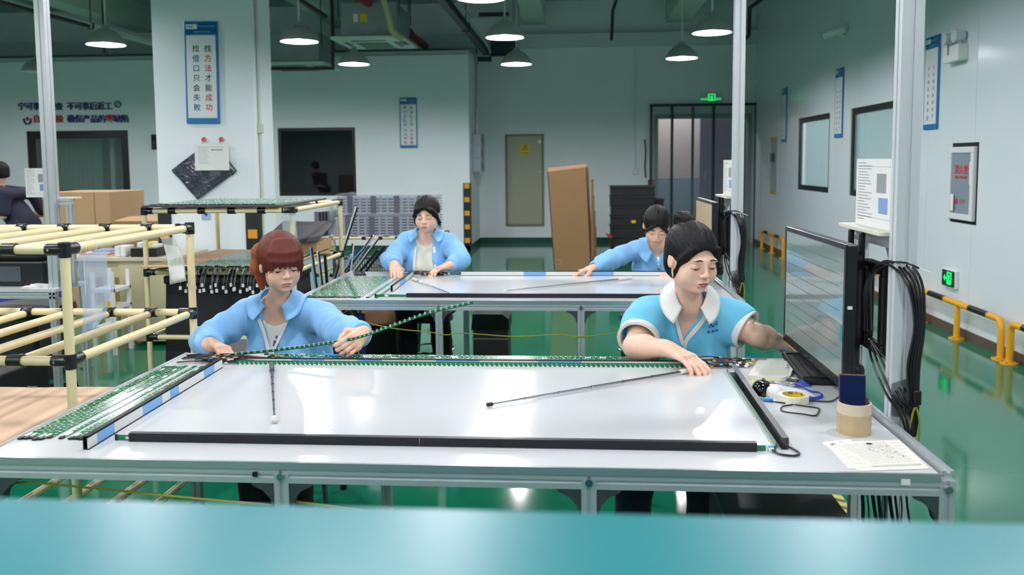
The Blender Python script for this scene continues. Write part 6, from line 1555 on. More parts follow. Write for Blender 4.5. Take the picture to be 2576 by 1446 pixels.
def hand(F, wrist, dirv, palm_n, spread_side, s=1., curl=(.5, .6, .6, .65), thumb=.5, k=.0045, pinch=False):
    """wrist: point; dirv: towards the knuckles; palm_n: out of the palm; spread_side: +1/-1 which side the thumb is (along dirv x palm_n)"""
    w = V(wrist); d = V(dirv).normalized(); n = V(palm_n); n = (n - d * n.dot(d)).normalized(); t = d.cross(n) * spread_side    # t points to the thumb
    L = .085 * s
    F.cone(w - d * .02, w + d * .03, .0235 * s, .024 * s, .02)
    for q in (-.5, -.17, .17, .5):     # palm as four metacarpals
        F.cone(w + t * (q * .030 * s), w + d * L + t * (q * .058 * s) - n * (.004 * (1 - abs(q))), .0155 * s, .0118 * s, .012)
    tips = []
    for i, q in enumerate((.5, .17, -.17, -.5)):     # index .. little
        ln = (.041, .046, .043, .033)[i] * s; r = (.0092, .0095, .009, .0078)[i] * s; p = w + d * L + t * (q * .060 * s); a = curl[i] * .7
        dd = d + t * (.10 * q); dd.normalize()
        pts = [p]
        for j, (seg, bend) in enumerate(((1., .75), (.62, 1.1), (.5, .7))):
            ang = a; v = dd * math.cos(ang) + n * math.sin(ang); pts.append(pts[-1] + v * ln * seg); a += curl[i] * bend
        F.chain(pts, [r * 1.08, r, r * .93, r * .82], k); tips.append(pts[-1])
    b = w + d * (.022 * s) + t * (.020 * s) + n * .006
    c1 = b + (d * .62 + t * .62 + n * .35).normalized() * .040 * s
    v2 = (d * (1.0) + t * (.15 - thumb * .5) + n * (.25 + thumb * .6)).normalized(); c2 = c1 + v2 * .032 * s
    v3 = (d * 1.0 - t * (thumb * .55) + n * (.2 + thumb * .4)).normalized(); c3 = c2 + v3 * .025 * s
    F.chain([b, c1, c2, c3], [.0165 * s, .0122 * s, .0102 * s, .0085 * s], .008)
    return tips, c3


def make_person(name, label, S):
    """S: joints and options, all world positions"""
    h = S['h']; t = thing('person', label, 'person', S['base'])
    hx, hf, hu = head_frame(*S['head_rot']); C = V(S['head']); sc = S.get('head_scale', 1.)
    RH = np.array([hx, hf, hu]).T
    def hp(x, y, z): return C + (hx * x + hf * y + hu * z) * sc
    F = Field()
    # head
    E = lambda x, y, z, r, k, op='+': F.ell(hp(x, y, z), np.array(r) * sc, RH, k, op)
    fw = S.get('face_w', 1.)
    E(0, -.018, .034, (.074, .092, .082), .01)
    E(0, .012, -.024, (.062 * fw, .074, .078), .03)
    E(0, .037, -.060, (.037 * fw, .044, .036), .03)
    E(0, .071, -.079, (.016, .015, .014), .022)
    for sx in (-1, 1):
        E(sx * .037 * fw, .056, -.030, (.024, .022, .026), .026); E(sx * .041 * fw, .018, -.052, (.016, .03, .024), .03)
        E(sx * .027, .077, .026, (.024, .012, .007), .018)
    for sx in (-1, 1): E(sx * .0315, .098, .006, (.0175, .012, .0115), .010, '-')
    for sx in (-1, 1):
        E(sx * .0315, .0745, .0055, (.0155, .0135, .0125), .004)
    F.cone(hp(0, .082, .020), hp(0, .102, -.016), .007 * sc, .009 * sc, .012); E(0, .102, -.018, (.0100, .0090, .0080), .006)
    for sx in (-1, 1): E(sx * .0110, .0935, -.0215, (.0072, .009, .0065), .006)
    for sx in (-1, 1): E(sx * .0060, .099, -.0278, (.0030, .0042, .0028), .003, '-')
    E(0, .0825, -.051, (.022, .011, .014), .014)
    E(0, .0925, -.0475, (.0200, .0060, .0046), .005); E(0, .0915, -.0570, (.0170, .0066, .0054), .005)
    E(0, .098, -.0522, (.019, .0055, .0010), .0018, '-'); E(0, .090, -.0685, (.014, .007, .005), .008, '-')
    for sx in (-1, 1):
        e = hp(sx * .077, -.008, -.004); F.ell(e, np.array((.009, .018, .027)) * sc, RH, .006); F.ell(hp(sx * .087, -.003, 0.0), np.array((.006, .010, .018)) * sc, RH, .004, '-'); E(sx * .075, .003, -.012, (.006, .006, .012), .004)
    HF = Field(); HF.p = list(F.p)
    # torso
    N = V(S['neck']); SL, SR = V(S['shoulders'][0]), V(S['shoulders'][1]); HC = V(S['hip'])      # image left / right shoulder
    bx = (SR - SL).normalized(); bu = (N - HC).normalized(); bu = (bu - bx * bu.dot(bx)).normalized(); bf = bu.cross(bx); bf = bf if bf.dot(hf) > 0 else -bf
    RB = np.array([bx, bf, bu]).T; fat = S.get('fat', 1.)
    F.cone(hp(0, -.026, -.055), N + bu * .01, .0395 * sc * fat ** .5, .044 * fat ** .5, .024)
    T = Field()
    T.ell(N - bu * .18, (.142 * fat, .096 * fat, .17), RB, .03).ell(HC + bu * .13, (.135 * fat, .105 * fat, .16), RB, .06).ell(HC, (.165 * fat, .12 * fat, .11), RB, .05)
    T.cone(SL + bx * .03, SR - bx * .03, .04, .04, .04)
    for P_, sx in ((SL, -1), (SR, 1)): T.cone(N + bu * .012, P_, .034, .040, .04); T.ell(N - bu * .2 + bx * (sx * .068) + bf * .075, (.062 * fat, .05 * fat, .06), RB, .03)
    F.join(T)
    # arms
    arms = []
    for i, (el, wr) in enumerate(S['arms']):
        P_ = (SL, SR)[i]; el, wr = V(el), V(wr); F.chain([P_, P_.lerp(el, .5), el], [.043 * fat, .041 * fat, .036 * fat], .02); F.chain([el, el.lerp(wr, .3), wr], [.037 * fat, .0385 * fat, .0245], .015); arms.append((P_, el, wr))
    # legs
    for hipx, kn, an, toe in S['legs']:
        F.chain([HC + bx * hipx, kn], [.082 * fat, .056], .03); F.chain([kn, V(kn).lerp(V(an), .3), an], [.055, .053, .036], .02); F.chain([an, toe], [.036, .030], .02)
    for hd in S['hands']:
        hd = dict(hd); hand(F, **hd)
    F.build('body', MATS[S.get('skin', 'skin')], t, h)
    S['field'] = F; S['hp'] = hp; S['hframe'] = (hx, hf, hu); S['bframe'] = (bx, bf, bu); S['torso'] = T; S['armsv'] = arms; S['sc'] = sc; S['thing'] = t; S['N'] = N; S['HC'] = HC
    # face details laid on the skin
    def on_face(us, off=.0006):
        P0 = np.array([hp(u, .17, v) for u, v in us]); Q = HF.hit(P0, -np.array(hf), .2); return [V(q) + hf * off for q in Q]
    def patch(nm, m, top, bot, off=.0006, par=None):
        n_ = len(top); K = 5; rows = []
        for q in range(K): rows += [(a[0] + (b[0] - a[0]) * q / (K - 1), a[1] + (b[1] - a[1]) * q / (K - 1)) for a, b in zip(top, bot)]
        MB().add(on_face(rows, off), [(q * n_ + i, q * n_ + i + 1, (q + 1) * n_ + i + 1, (q + 1) * n_ + i) for q in range(K - 1) for i in range(n_ - 1)]).build(nm, MATS[m], par or t, smooth=True, ang=180)
    gaze = S.get('gaze', .35)      # how far the lids are open
    for sx in (-1, 1):
        xs = [sx * (.0135 + .0037 * i) for i in range(8)] + [sx * .0475]; bz = S.get('brow', .0275)
        patch('eyebrow', 'brow', [(x, bz + .0035 * math.sin(math.pi * min(1, .15 + j / 8 * .95)) + .0012) for j, x in enumerate(xs)], [(x, bz + .0035 * math.sin(math.pi * min(1, .15 + j / 8 * .95)) - (.0028 if j < 7 else .0004)) for j, x in enumerate(xs)], .0009)
        ex = [sx * (.0165 + .0028 * i) for i in range(12)]; arch = [math.sin(math.pi * i / 11) for i in range(12)]; z0 = -.0005
        low = [(x, z0 - .0036 * a) for x, a in zip(ex, arch)]; upl = [(x, z0 + (gaze * 9e-3 - .0030) * a + .0004) for x, a in zip(ex, arch)]
        patch('eye', 'eye_white', upl, low, .0005); ce = [j for j in range(12) if abs(j - 5.4) < 2.7]
        patch('iris', 'eye_dark', [upl[j] for j in ce], [low[j] for j in ce], .0009)
        patch('eyelashes', 'eye_dark', [(x, z + .0014 + .0006 * a) for (x, z), a in zip(upl, arch)], upl, .0012)
        patch('lid_crease', 'lid_line', [(x, z + .0062 * (.4 + .6 * a)) for (x, z), a in zip(upl, arch)], [(x, z + .0055 * (.4 + .6 * a)) for (x, z), a in zip(upl, arch)], .0005)
    lx = [-.0215 + .0043 * i for i in range(11)]
    cup = [0, .0022, .004, .0056, .0064, .0054, .0064, .0056, .004, .0022, 0]; lowc = [0, .0018, .0042, .0062, .0074, .0078, .0074, .0062, .0042, .0018, 0]
    zl = -.0522
    patch('upper_lip', 'lip', [(x, zl + c_) for x, c_ in zip(lx, cup)], [(x, zl - .0001) for x in lx], .0007); patch('lower_lip', 'lip', [(x, zl - .0006) for x in lx], [(x, zl - c_ - .0004) for x, c_ in zip(lx, lowc)], .0007)
    patch('mouth_line', 'lid_line', [(x, zl + .0005) for x in lx[1:-1]], [(x, zl - .0006) for x in lx[1:-1]], .0011)
    return t


def fold(P, freq, seed, amp):
    r = np.random.RandomState(seed); out = np.zeros(len(P))
    for i in range(5):
        k = r.normal(size=3); k /= np.linalg.norm(k); out += np.sin(P @ k * freq * (1 + .35 * i) + r.rand() * 6) / (1 + .3 * i)
    return amp * out / 2.2


def sleeve(G, P_, el, wr, r0, r1, r2, k=.02, puff=True, a0=0., a1=1.):
    G.chain([P_, P_.lerp(el, .5), el], [r0, (r0 + r1) / 2, r1], .03)
    if a1 > 0:
        q = el.lerp(wr, .88); G.chain([el, el.lerp(wr, .45), q], [r1, r1 * .98, r2 * 1.22 if puff else r2], .02); G.cone(q, el.lerp(wr, .97), r2 * (1.15 if puff else 1), r2, .012)


def arm_folds(arms, amp, seed):
    """wrinkles that gather around elbow and cuffs"""
    data = [(np.array(p), np.array(e), np.array(w)) for p, e, w in arms]
    def w_(P):
        out = np.zeros(len(P))
        for i, (p, e, w) in enumerate(data):
            for a, b, fr in ((p, e, 95.), (e, w, 120.)):
                d = b - a; L = np.linalg.norm(d); d = d / L; u = (P - a) @ d; dist = np.linalg.norm(P - a - np.clip(u, 0, L)[:, None] * d, axis=1)
                m = np.exp(-(dist / .085) ** 4) * np.clip(u / .03, 0, 1) * np.clip((L - u) / .02 + .3, 0, 1)
                side = np.cross(d, [0, 0, 1.]); side /= max(np.linalg.norm(side), 1e-6); s_ = (P - a) @ side; q_ = (P - a) @ np.cross(d, side)
                el = np.exp(-((u - (L if fr < 100 else 0)) / .11) ** 2) + .35
                out += m * el * amp * (np.sin(u * fr + s_ * 38 + q_ * 23 + seed + i) + .6 * np.sin(u * fr * .6 - s_ * 55 + 2 + seed))
        return out
    return w_


def ribbon(par, name, m, Fd, pts2, width, S, off=.0025, n=26, solid=.0018):
    """a band laid on a garment: pts2 are (x, z) in the body frame seen from the front"""
    bx, bf, bu = S['bframe']; N = S['N']; c = cat_rom([(x, 0, z) for x, z in pts2], 8); a, b = [], []
    for i, p in enumerate(c):
        d = (c[min(i + 1, len(c) - 1)] - c[max(i - 1, 0)]); q = V(-d.z, 0, d.x).normalized() * width / 2
        for L_, s_ in ((a, 1), (b, -1)): L_.append(N + bx * (p.x + q.x * s_) + bu * (p.z + q.z * s_) + bf * .4)
    A = Fd.hit(np.array(a), -np.array(bf), .6); B_ = Fd.hit(np.array(b), -np.array(bf), .6); f = bf
    A = [V(p) + f * off for p in A]; B_ = [V(p) + f * off for p in B_]; k = len(A)
    A2 = [p - f * (off + solid) for p in A]; B2 = [p - f * (off + solid) for p in B_]
    vs = A + B_ + A2 + B2; fs = []
    for i in range(k - 1): fs += [(i, i + 1, k + i + 1, k + i), (i, 2 * k + i, 2 * k + i + 1, i + 1), (k + i, k + i + 1, 3 * k + i + 1, 3 * k + i)]
    fs += [(0, k, 3 * k, 2 * k), (k - 1, 3 * k - 1, 4 * k - 1, 2 * k - 1)]
    return MB().add(vs, fs).build(name, MATS[m], par, smooth=True)


def collar(par, name, m, Fd, S, gap, inner, outer, drop, tip, rise=.03, th=.003, lift=.006, fold_r=.012, fdrop=.036):
    """turned down collar: angle runs round the neck, gap is the half opening at the front (radians)"""
    bx, bf, bu = S['bframe']; N = S['N']; nu, nv = 44, 7; P = []
    for j in range(nv + 1):
        v = j / nv
        for i in range(nu + 1):
            u = i / nu; a = gap + (2 * math.pi - 2 * gap) * u; fr = max(0, math.cos(a))          # 1 at the front
            pt = tip * (abs(math.cos(a / 2)) ** 4) * v
            r = inner + (outer - inner) * v + pt; z = rise * (1 - .55 * fr) - (drop * (1 - .45 * fr) + .1 * pt) * v ** 1.2 + fold_r * math.sin(math.pi * min(v * 2.2, 1)) * .5 - fdrop * fr * (1 - v * .2)
            d = bf * math.cos(a) + bx * math.sin(a); P.append(np.array(N + d * r * (1 if v else 1) + bu * (z + .01)))
    P = np.array(P)
    for _ in range(10):
        f = Fd(P); m_ = f < lift
        if not m_.any(): break
        P[m_] += Fd.grad(P[m_]) * (lift - f[m_])[:, None] * .9
    outer_ = P + Fd.grad(P) * th * 0 ; W = nu + 1
    fs = [(j * W + i, j * W + i + 1, (j + 1) * W + i + 1, (j + 1) * W + i) for j in range(nv) for i in range(nu)]
    o = MB().add([V(p) for p in P], fs).build(name, MATS[m], par, smooth=True, ang=180)
    s_ = o.modifiers.new('thick', 'SOLIDIFY'); s_.thickness = th; s_.offset = 0
    return o


def hair_cap(S, front=.07, line=.052, thick=.012, side=.02, ext=()):
    """hair over the skull with a hairline; returns the field"""
    hp, sc = S['hp'], S['sc']; hx, hf, hu = S['hframe']; RH = np.array([hx, hf, hu]).T; C = np.array(hp(0, 0, 0)); G = Field()
    G.ell(hp(0, -.020, .036), np.array((.074 + thick, .094 + thick, .083 + thick)) * sc, RH, .01); G.ell(hp(0, -.05, -.03), np.array((.066 + thick * .6, .058, .07)) * sc, RH, .03)
    return G


def face_cut(S, G, parts):
    hp, sc = S['hp'], S['sc']; hx, hf, hu = S['hframe']; RH = np.array([hx, hf, hu]).T
    for c, r in parts: G.ell(hp(*c), np.array(r) * sc, RH, .006, '-')
    return G

# ------------------------------------------------------------------ clothing
def lower_body(S, m, h):
    G = Field(); t = S['thing']; HC = S['HC']; bx, bf, bu = S['bframe']; RB = np.array([bx, bf, bu]).T; fat = S.get('fat', 1.)
    G.ell(HC, (.18 * fat, .135 * fat, .12), RB, .04)
    for hipx, kn, an, toe in S['legs']: G.chain([HC + bx * hipx, kn], [.098 * fat, .074], .03); G.chain([kn, V(kn).lerp(V(an), .5), V(kn).lerp(V(an), .97)], [.072, .068, .062], .02)
    G.warp.append(lambda P: fold(P, 40, 3, .004))
    G.build('trousers', MATS[m], t, h)
    for _, kn, an, toe in S['legs']:
        K = Field(); a, b = V(an), V(toe); K.chain([a + V(0, .02, -.03), b + V(0, 0, -.012)], [.045, .034], .02).cut(lambda P: P[:, 2] - .004, (-50, -50, -50), (50, 50, .004)); K.p[-1] = ((lambda P: P[:, 2] - .004), np.array((-50., -50, -50)), np.array((50., 50, .004)), .004, '-')
        K.build('shoe', MATS['shoe_dark'], t, .006)


def vcut(S, G, prof, depth=0.):
    """front opening: prof = [(z, half width, centre)], z in the body frame from the neck"""
    bx, bf, bu = [np.array(v) for v in S['bframe']]; N = np.array(S['N']); zs = [p[0] for p in prof]; hw = [p[1] for p in prof]; cx = [p[2] for p in prof]
    def fn(P):
        q = P - N; x, y, z = q @ bx, q @ bf, q @ bu
        return np.maximum(np.maximum(np.abs(x - np.interp(z, zs, cx)) - np.interp(z, zs, hw), zs[0] - z), depth - y)
    G.p.append((fn, N - .6, N + .6, .003, '-')); return G


def shirt(S, m, h, neck_r=.075, neck_f=.05, neck_z=.0):
    G = S['torso'].grow(.009); bx, bf, bu = S['bframe']; N = S['N']
    G.cone(N + bf * (neck_f * .2) + bu * (neck_z + .2), N + bf * neck_f + bu * (neck_z - .0), neck_r, neck_r, .006, '-'); o = G.build('shirt', MATS[m], S['thing'], h); S['shirt_f'] = G; return o


def jacket(S, h, prof, m='jacket_blue', thick=.019, r=(.057, .056, .037), seed=0, fold_a=.0030, neck_r=.07, sleeves=True):
    G = S['torso'].grow(thick); fat = S.get('fat', 1.); S['flat_f'] = S['torso'].grow(thick + .001)
    for P_, el, wr in S['armsv']: sleeve(G, P_, el, wr, r[0] * fat, r[1] * fat, r[2])
    bx, bf, bu = S['bframe']; N = S['N']; G.cone(N + bu * .25, N + bu * .0, neck_r, neck_r, .01, '-')
    G.warp.append(arm_folds(S['armsv'], fold_a, seed)); G.warp.append(lambda P: fold(P, 32, seed + 11, .0075))
    for P_, el, wr in S['armsv']:     # sleeve ends open
        a = np.array(wr); d = np.array((wr - el).normalized()); e = np.array(el)
        G.p.append(((lambda P, a=a, d=d: np.maximum((a + d * .004 - P) @ d, np.linalg.norm(P - a, axis=1) - .07)), a - .08, a + .08, .003, '-'))
        G.p.append(((lambda P, a=a, d=d, e=e: np.maximum(np.linalg.norm((P - a) - ((P - a) @ d)[:, None] * d, axis=1) - r[2] * .72, np.abs((P - a) @ d) - .03)), a - .08, a + .08, .003, '-'))
    if prof: vcut(S, G, prof)
    S['jacket_f'] = G; o = G.build('jacket', MATS[m], S['thing'], h); S['jacket'] = o; return o


def strands(S, mode, n=64, amp=.0011):
    n, amp = n * .8, amp * .5
    C = np.array(S['hp'](0, 0, 0)); hx, hf, hu = [np.array(v) for v in S['hframe']]
    def w(P):
        q = P - C; x, y, z = q @ hx, q @ hf, q @ hu
        ph = np.arctan2(x, z + .02) if mode == 'back' else np.arctan2(x, y + .02 - .12 * np.clip(z - .05, 0, 1))
        return amp * (np.sin(ph * n + 3 * np.sin(y * 30)) + .6 * np.sin(ph * n * 1.73 + z * 20 + 1) + .5 * np.sin(ph * 17 + y * 12))
    return w


# ---------------------------------------------------------------- woman with red hair at the near table
H1, H2 = .0033, .0055
S1 = dict(h=H1, head=at(707, 665, y=3.36), head_rot=(math.radians(32), math.radians(13), math.radians(-2)), base=V(-1.2, 3.5, 0), neck=at(702, 768, y=3.45), shoulders=(at(622, 792, y=3.45), at(810, 796, y=3.45)), hip=V(-1.2, 3.58, .54), gaze=.5, face_w=.97,
          arms=((at(516, 855, y=3.27), at(527, 866, y=3.11)), (at(856, 836, y=3.24), at(912, 838, y=3.08))),
          legs=((-.08, V(-1.28, 3.2, .53), V(-1.25, 3.18, .09), V(-1.26, 3.05, .04)), (.08, V(-1.1, 3.2, .53), V(-1.09, 3.18, .09), V(-1.08, 3.05, .04))),
          hands=(dict(wrist=at(527, 866, y=3.11), dirv=(.78, -.5, -.08), palm_n=(.15, -.35, -1), spread_side=1, curl=(.7, .62, .66, .7), thumb=.7, s=.95), dict(wrist=at(912, 838, y=3.08), dirv=(-.15, -.9, -.2), palm_n=(-.85, .1, -.5), spread_side=-1, curl=(.8, .95, 1.0, 1.05), thumb=.7, s=.92)))
p1_ = make_person('person', 'woman with reddish bangs in a light blue jacket holding a long circuit strip', S1)
shirt(S1, 'cloth_white', .005, .062, .045, .0)
jacket(S1, .0042, [(-.165, .0, -.012), (-.15, .006, -.012), (-.09, .024, -.006), (-.02, .052, .0), (.06, .07, 0)], seed=1)
collar(S1['jacket'], 'collar', 'jacket_blue', S1['flat_f'], S1, .5, .06, .108, .04, .04, rise=.05, fdrop=.014)
for s_ in (-1, 1): ribbon(S1['jacket'], 'zip_tape', 'cloth_white', S1['flat_f'], [(-.012 + s_ * .002, -.168), (-.012 + s_ * .012, -.14), (-.006 + s_ * .032, -.09), (s_ * .061, -.02)], .011, S1, off=.006)
ribbon(S1['jacket'], 'zip', 'cloth_white', S1['flat_f'], [(-.012, -.26), (-.012, -.21), (-.012, -.165)], .006, S1, off=.006)
ribbon(S1['jacket'], 'zip_pull', 'steel', S1['flat_f'], [(-.012, -.185), (-.011, -.165)], .007, S1, off=.009)
ribbon(S1['jacket'], 'chest_logo', 'sleeve_clear', S1['flat_f'], [(.105, -.13), (.115, -.135), (.125, -.128), (.138, -.122)], .003, S1, off=.007)
ribbon(S1['thing'], 'shirt_print', 'purple_print', S1['shirt_f'], [(-.004, -.135), (.002, -.11)], .012, S1, off=.001)
ribbon(S1['thing'], 'shirt_print', 'purple_print', S1['shirt_f'], [(.004, -.1), (.01, -.092)], .008, S1, off=.001)
lower_body(S1, 'trouser_black', .007)
hp = S1['hp']; G = hair_cap(S1, thick=.017)
RHn = np.array([S1['hframe'][0], S1['hframe'][1], S1['hframe'][2]]).T
face_cut(S1, G, [((.004, .105, -.052), (.056, .085, .080)), ((0, .09, -.09), (.085, .09, .055)), ((-.092, .01, -.035), (.032, .034, .05)), ((.092, .01, -.04), (.032, .034, .045))])
for i in range(19):
    x = -.058 + .0064 * i; z = .020 - .16 * x * x / .058 + .006 * math.sin(i * 2.1) - (.022 if abs(x) > .05 else 0)
    G.chain([hp(x * .55, .040, .108), hp(x * .86, .086 - 7.5 * x * x, .074), hp(x, .1005 - 9 * x * x, .045), hp(x * 1.03, .1015 - 9.5 * x * x, z)], [.012, .0125, .0075, .0018], .007)
for sx in (-1, 1): G.chain([hp(sx * .070, .03, .05), hp(sx * .0755, .034, .0), hp(sx * .073, .036, -.055)], [.010, .006, .002], .008)
G.warp.append(strands(S1, 'radial', 58, .0012)); G.build('hair', MATS['hair_red'], p1_, .003)
G = Field(); G.chain([hp(-.03, -.095, .035), hp(-.055, -.115, .02), hp(-.066, -.11, -.045), hp(-.06, -.085, -.125)], [.028, .036, .033, .012], .02); G.warp.append(strands(S1, 'back', 50, .0015)); G.build('ponytail', MATS['hair_orange'], p1_, .004)
f = MB().lathe([(.021, -.003), (.024, 0), (.021, .003), (.018, 0), (.021, -.003)], hp(-.04, -.105, .03), 16).build('hair_tie', MATS['rubber'], p1_, smooth=True)
# the strip she holds
t = thing('circuit_strip', 'long bent circuit strip held up in both hands by the red haired woman', 'circuit strip', at(700, 880, y=3.0))
pts = cat_rom([at(575, 893, y=2.99), at(700, 880, y=2.985), at(800, 867, y=2.98), at(893, 851, y=2.985), at(980, 822, y=3.0), at(1080, 787, y=3.04), at(1190, 761, y=3.1)], 8)
f = MB(); g = MB()
for a, b in zip(pts, pts[1:]): f.bar(a, b, .0016, .011, up=(0, -.5, 1)); g.bar(a + V(0, -.0014, .001), a.lerp(b, .35) + V(0, -.0014, .001), .001, .004, up=(0, -.5, 1)); g.bar(a + V(0, -.001, .0065), a.lerp(b, .3) + V(0, -.001, .0065), .002, .003)
f.build('board', MATS['pcb_green'], t); g.build('light_chips', MATS['pcb_white'], t, kind='stuff')
t = thing('blue_wrist_strap', 'light blue wrist strap end lying on the strips before the red haired woman', 'strap', at(830, 893, z=TZ)); MB().tube(cat_rom([at(813, 884, z=TZ + .012), at(818, 890, z=TZ + .008), at(835, 893, z=TZ + .007), at(858, 893, z=TZ + .007)], 5), .0045, 8).build('band', MATS['plug_blue'], t, smooth=True); MB().tube(cat_rom([at(858, 892, z=TZ + .009), at(870, 880, y=3.1), at(885, 860, y=3.1)], 4), .001, 4).build('wire', MATS['plug_blue'], t)

# ---------------------------------------------------------------- woman in the polo shirt
S2 = dict(h=H1, head=at(1741, 652, y=3.07), head_scale=1.04, head_rot=(math.radians(23), math.radians(17), math.radians(0)), base=V(.45, 3.3, 0), neck=at(1733, 768, y=3.2), shoulders=(at(1628, 796, y=3.24), at(1824, 800, y=3.24)), hip=V(.43, 3.5, .56), gaze=.42, face_w=1.1, fat=1.16, skin='skin_pale', brow=.029,
          arms=((at(1598, 872, y=3.05), at(1682, 878, y=2.965)), (at(1902, 842, y=3.17), at(1974, 866, y=3.285))),
          legs=((-.09, V(.24, 3.1, .53), V(.2, 3.05, .09), V(.19, 2.92, .04)), (.09, V(.5, 3.1, .53), V(.46, 3.05, .09), V(.47, 2.92, .04))),
          hands=(dict(wrist=at(1682, 878, y=2.965), dirv=(.55, -.62, -.16), palm_n=(.1, -.2, -1), spread_side=1, curl=(.30, .36, .40, .44), thumb=.55, s=1.05), dict(wrist=at(1974, 866, y=3.285), dirv=(1, .05, -.1), palm_n=(0, 0, -1), spread_side=-1, curl=(.3, .3, .3, .3), thumb=.3)))
p2_ = make_person('person', 'woman with a black hair bun in a cyan polo shirt with white collar', S2)
G = S2['torso'].grow(.019)
N, (bx, bf, bu) = S2['N'], S2['bframe']
for i, (P_, el, wr) in enumerate(S2['armsv']): e = P_.lerp(el, (.72, .62)[i]); G.chain([P_, P_.lerp(e, .5), e], [.074, .078, .072], .03)
G.cone(N + bu * .25, N, .062, .062, .01, '-')
for i, (P_, el, wr) in enumerate(S2['armsv']):
    e = np.array(P_.lerp(el, (.74, .64)[i])); d = np.array((el - P_).normalized())
    G.p.append(((lambda P, a=e, d=d: np.maximum((a - P) @ d, np.linalg.norm(P - a, axis=1) - .12)), e - .13, e + .13, .004, '-'))
    G.p.append(((lambda P, a=e, d=d: np.maximum(np.linalg.norm((P - a) - ((P - a) @ d)[:, None] * d, axis=1) - .063, np.abs((P - a) @ d) - .05)), e - .13, e + .13, .003, '-'))
vcut(S2, G, [(-.085, .0, -.02), (-.06, .010, -.018), (-.02, .036, -.006), (.03, .055, 0)])
G.warp.append(lambda P: fold(P, 20, 5, .005)); G.warp.append(arm_folds([(p, p.lerp(e, .75), w) for p, e, w in S2['armsv']], .002, 4))
polo = G.build('polo_shirt', MATS['polo_cyan'], p2_, .0042); S2['jacket_f'] = G = S2['torso'].grow(.0205)
K = S2['torso'].grow(.011); 
for i, (P_, el, wr) in enumerate(S2['armsv']):
    e = P_.lerp(el, (.735, .635)[i]); d = (el - P_).normalized(); R_ = Matrix((d.orthogonal().normalized(), d.cross(d.orthogonal().normalized()), d)).transposed()
    MB().lathe([(.0655, -.012), (.0775, -.012), (.078, .012), (.0665, .012), (.0655, -.012)], e, 36, R_).build('cuff', MATS['cloth_white'], polo, smooth=True)
collar(polo, 'collar', 'cloth_white', G, S2, .55, .056, .104, .05, .022, rise=.078, th=.004, fdrop=.012)
for s_ in (-1, 1): ribbon(polo, 'placket', 'cloth_white', G, [(-.02 + s_ * .003, -.135) if s_ > 0 else (-.022, -.09), (-.02 + s_ * .005, -.085), (-.018 + s_ * .016, -.06), (-.006 + s_ * .042, -.02), (s_ * .062, .02)], .013, S2)
ribbon(polo, 'buttonhole', 'polo_cyan', G, [(-.03, -.142), (-.008, -.14)], .006, S2, off=.004)
ribbon(polo, 'logo_wave', 'ink_blue', G, [(.07, -.035), (.078, -.022), (.084, -.033), (.093, -.02), (.099, -.013)], .0022, S2, off=.002)
ribbon(polo, 'logo_dot', 'ink_black', G, [(.0985, -.026), (.0985, -.021)], .004, S2, off=.0022)
pp = [V(q) for q in G.hit(np.array([N + bx * .085 + bu * -.047 + bf * .4, N + bx * .1 + bu * -.047 + bf * .4]), -np.array(bf), .6)]
d_ = (pp[1] - pp[0]).normalized(); f = MB()
for i in range(3):
    c = pp[0] + bf * .003 + d_ * (.0155 * (i - 1))
    for j, (w_, o_) in enumerate(((.011, 0), (.008, -.001), (.011, .001))): f.bar(c + bu * (.0045 - .0045 * j) - d_ * (w_ / 2 - o_), c + bu * (.0045 - .0045 * j) + d_ * (w_ / 2 + o_), .0012, .0018, up=bu)
    f.bar(c + bu * .006 + d_ * .002 * (i - 1), c - bu * .006 + d_ * .002 * (i - 1), .0012, .0016, up=d_)
f.build('logo_letters', MATS['ink_blue'], polo, kind='stuff')
lower_body(S2, 'trouser_navy', .007)
hp = S2['hp']; G = hair_cap(S2, thick=.011)
face_cut(S2, G, [((.0, .095, -.055), (.073, .085, .122)), ((0, .07, -.1), (.09, .09, .06)), ((-.096, .012, -.03), (.034, .03, .05)), ((.096, .012, -.03), (.034, .03, .05))])
for sx in (-1, 1): G.chain([hp(sx * .05, .066, .062), hp(sx * .068, .042, .02), hp(sx * .0735, .026, -.03), hp(sx * .072, .018, -.06)], [.010, .010, .006, .002], .012)
G.ell(hp(.012, .055, .125), (.0016, .05, .022), np.array(S2['hframe']).T, .004, '-'); G.warp.append(strands(S2, 'back', 60, .0010)); G.build('hair', MATS['hair_black'], p2_, .003)
G = Field(); c = hp(-.006, -.088, .112); G.ell(c, (.036, .036, .032), None, .01)
for i in range(7): a = i * .9; G.ell(c + V(.020 * math.cos(a), .018 * math.sin(a), .014 * math.sin(a * 2.3)), (.018, .018, .018), None, .008)
G.warp.append(lambda P: fold(P, 260, 8, .0016)); G.build('hair_bun', MATS['hair_black'], p2_, .003)
e, w = S2['armsv'][1][1], S2['armsv'][1][2]; d = (w - e).normalized(); R_ = Matrix((d.orthogonal().normalized(), d.cross(d.orthogonal().normalized()), d)).transposed()
t = thing('wrist_band', 'bright blue antistatic wrist band on the polo woman with a thin cord', 'wrist band', w); MB().lathe([(.0255, -.012), (.0285, -.012), (.0285, .012), (.0255, .012), (.0255, -.012)], w - d * .012, 28, R_).build('band', MATS['plug_blue'], t, smooth=True); MB().box(w - d * .01 + V(-.004, -.022, -.022), (.022, .012, .012)).build('buckle', MATS['plug_blue'], t, bevel=.003)
MB().tube(cat_rom([w + V(-.01, -.02, -.025), at(1940, 885, y=3.16), at(1900, 893, y=3.08), at(1860, 905, z=TZ + .01), at(1835, 918, z=TZ + .006)], 5), .0012, 5).build('cord', MATS['plug_blue'], t)

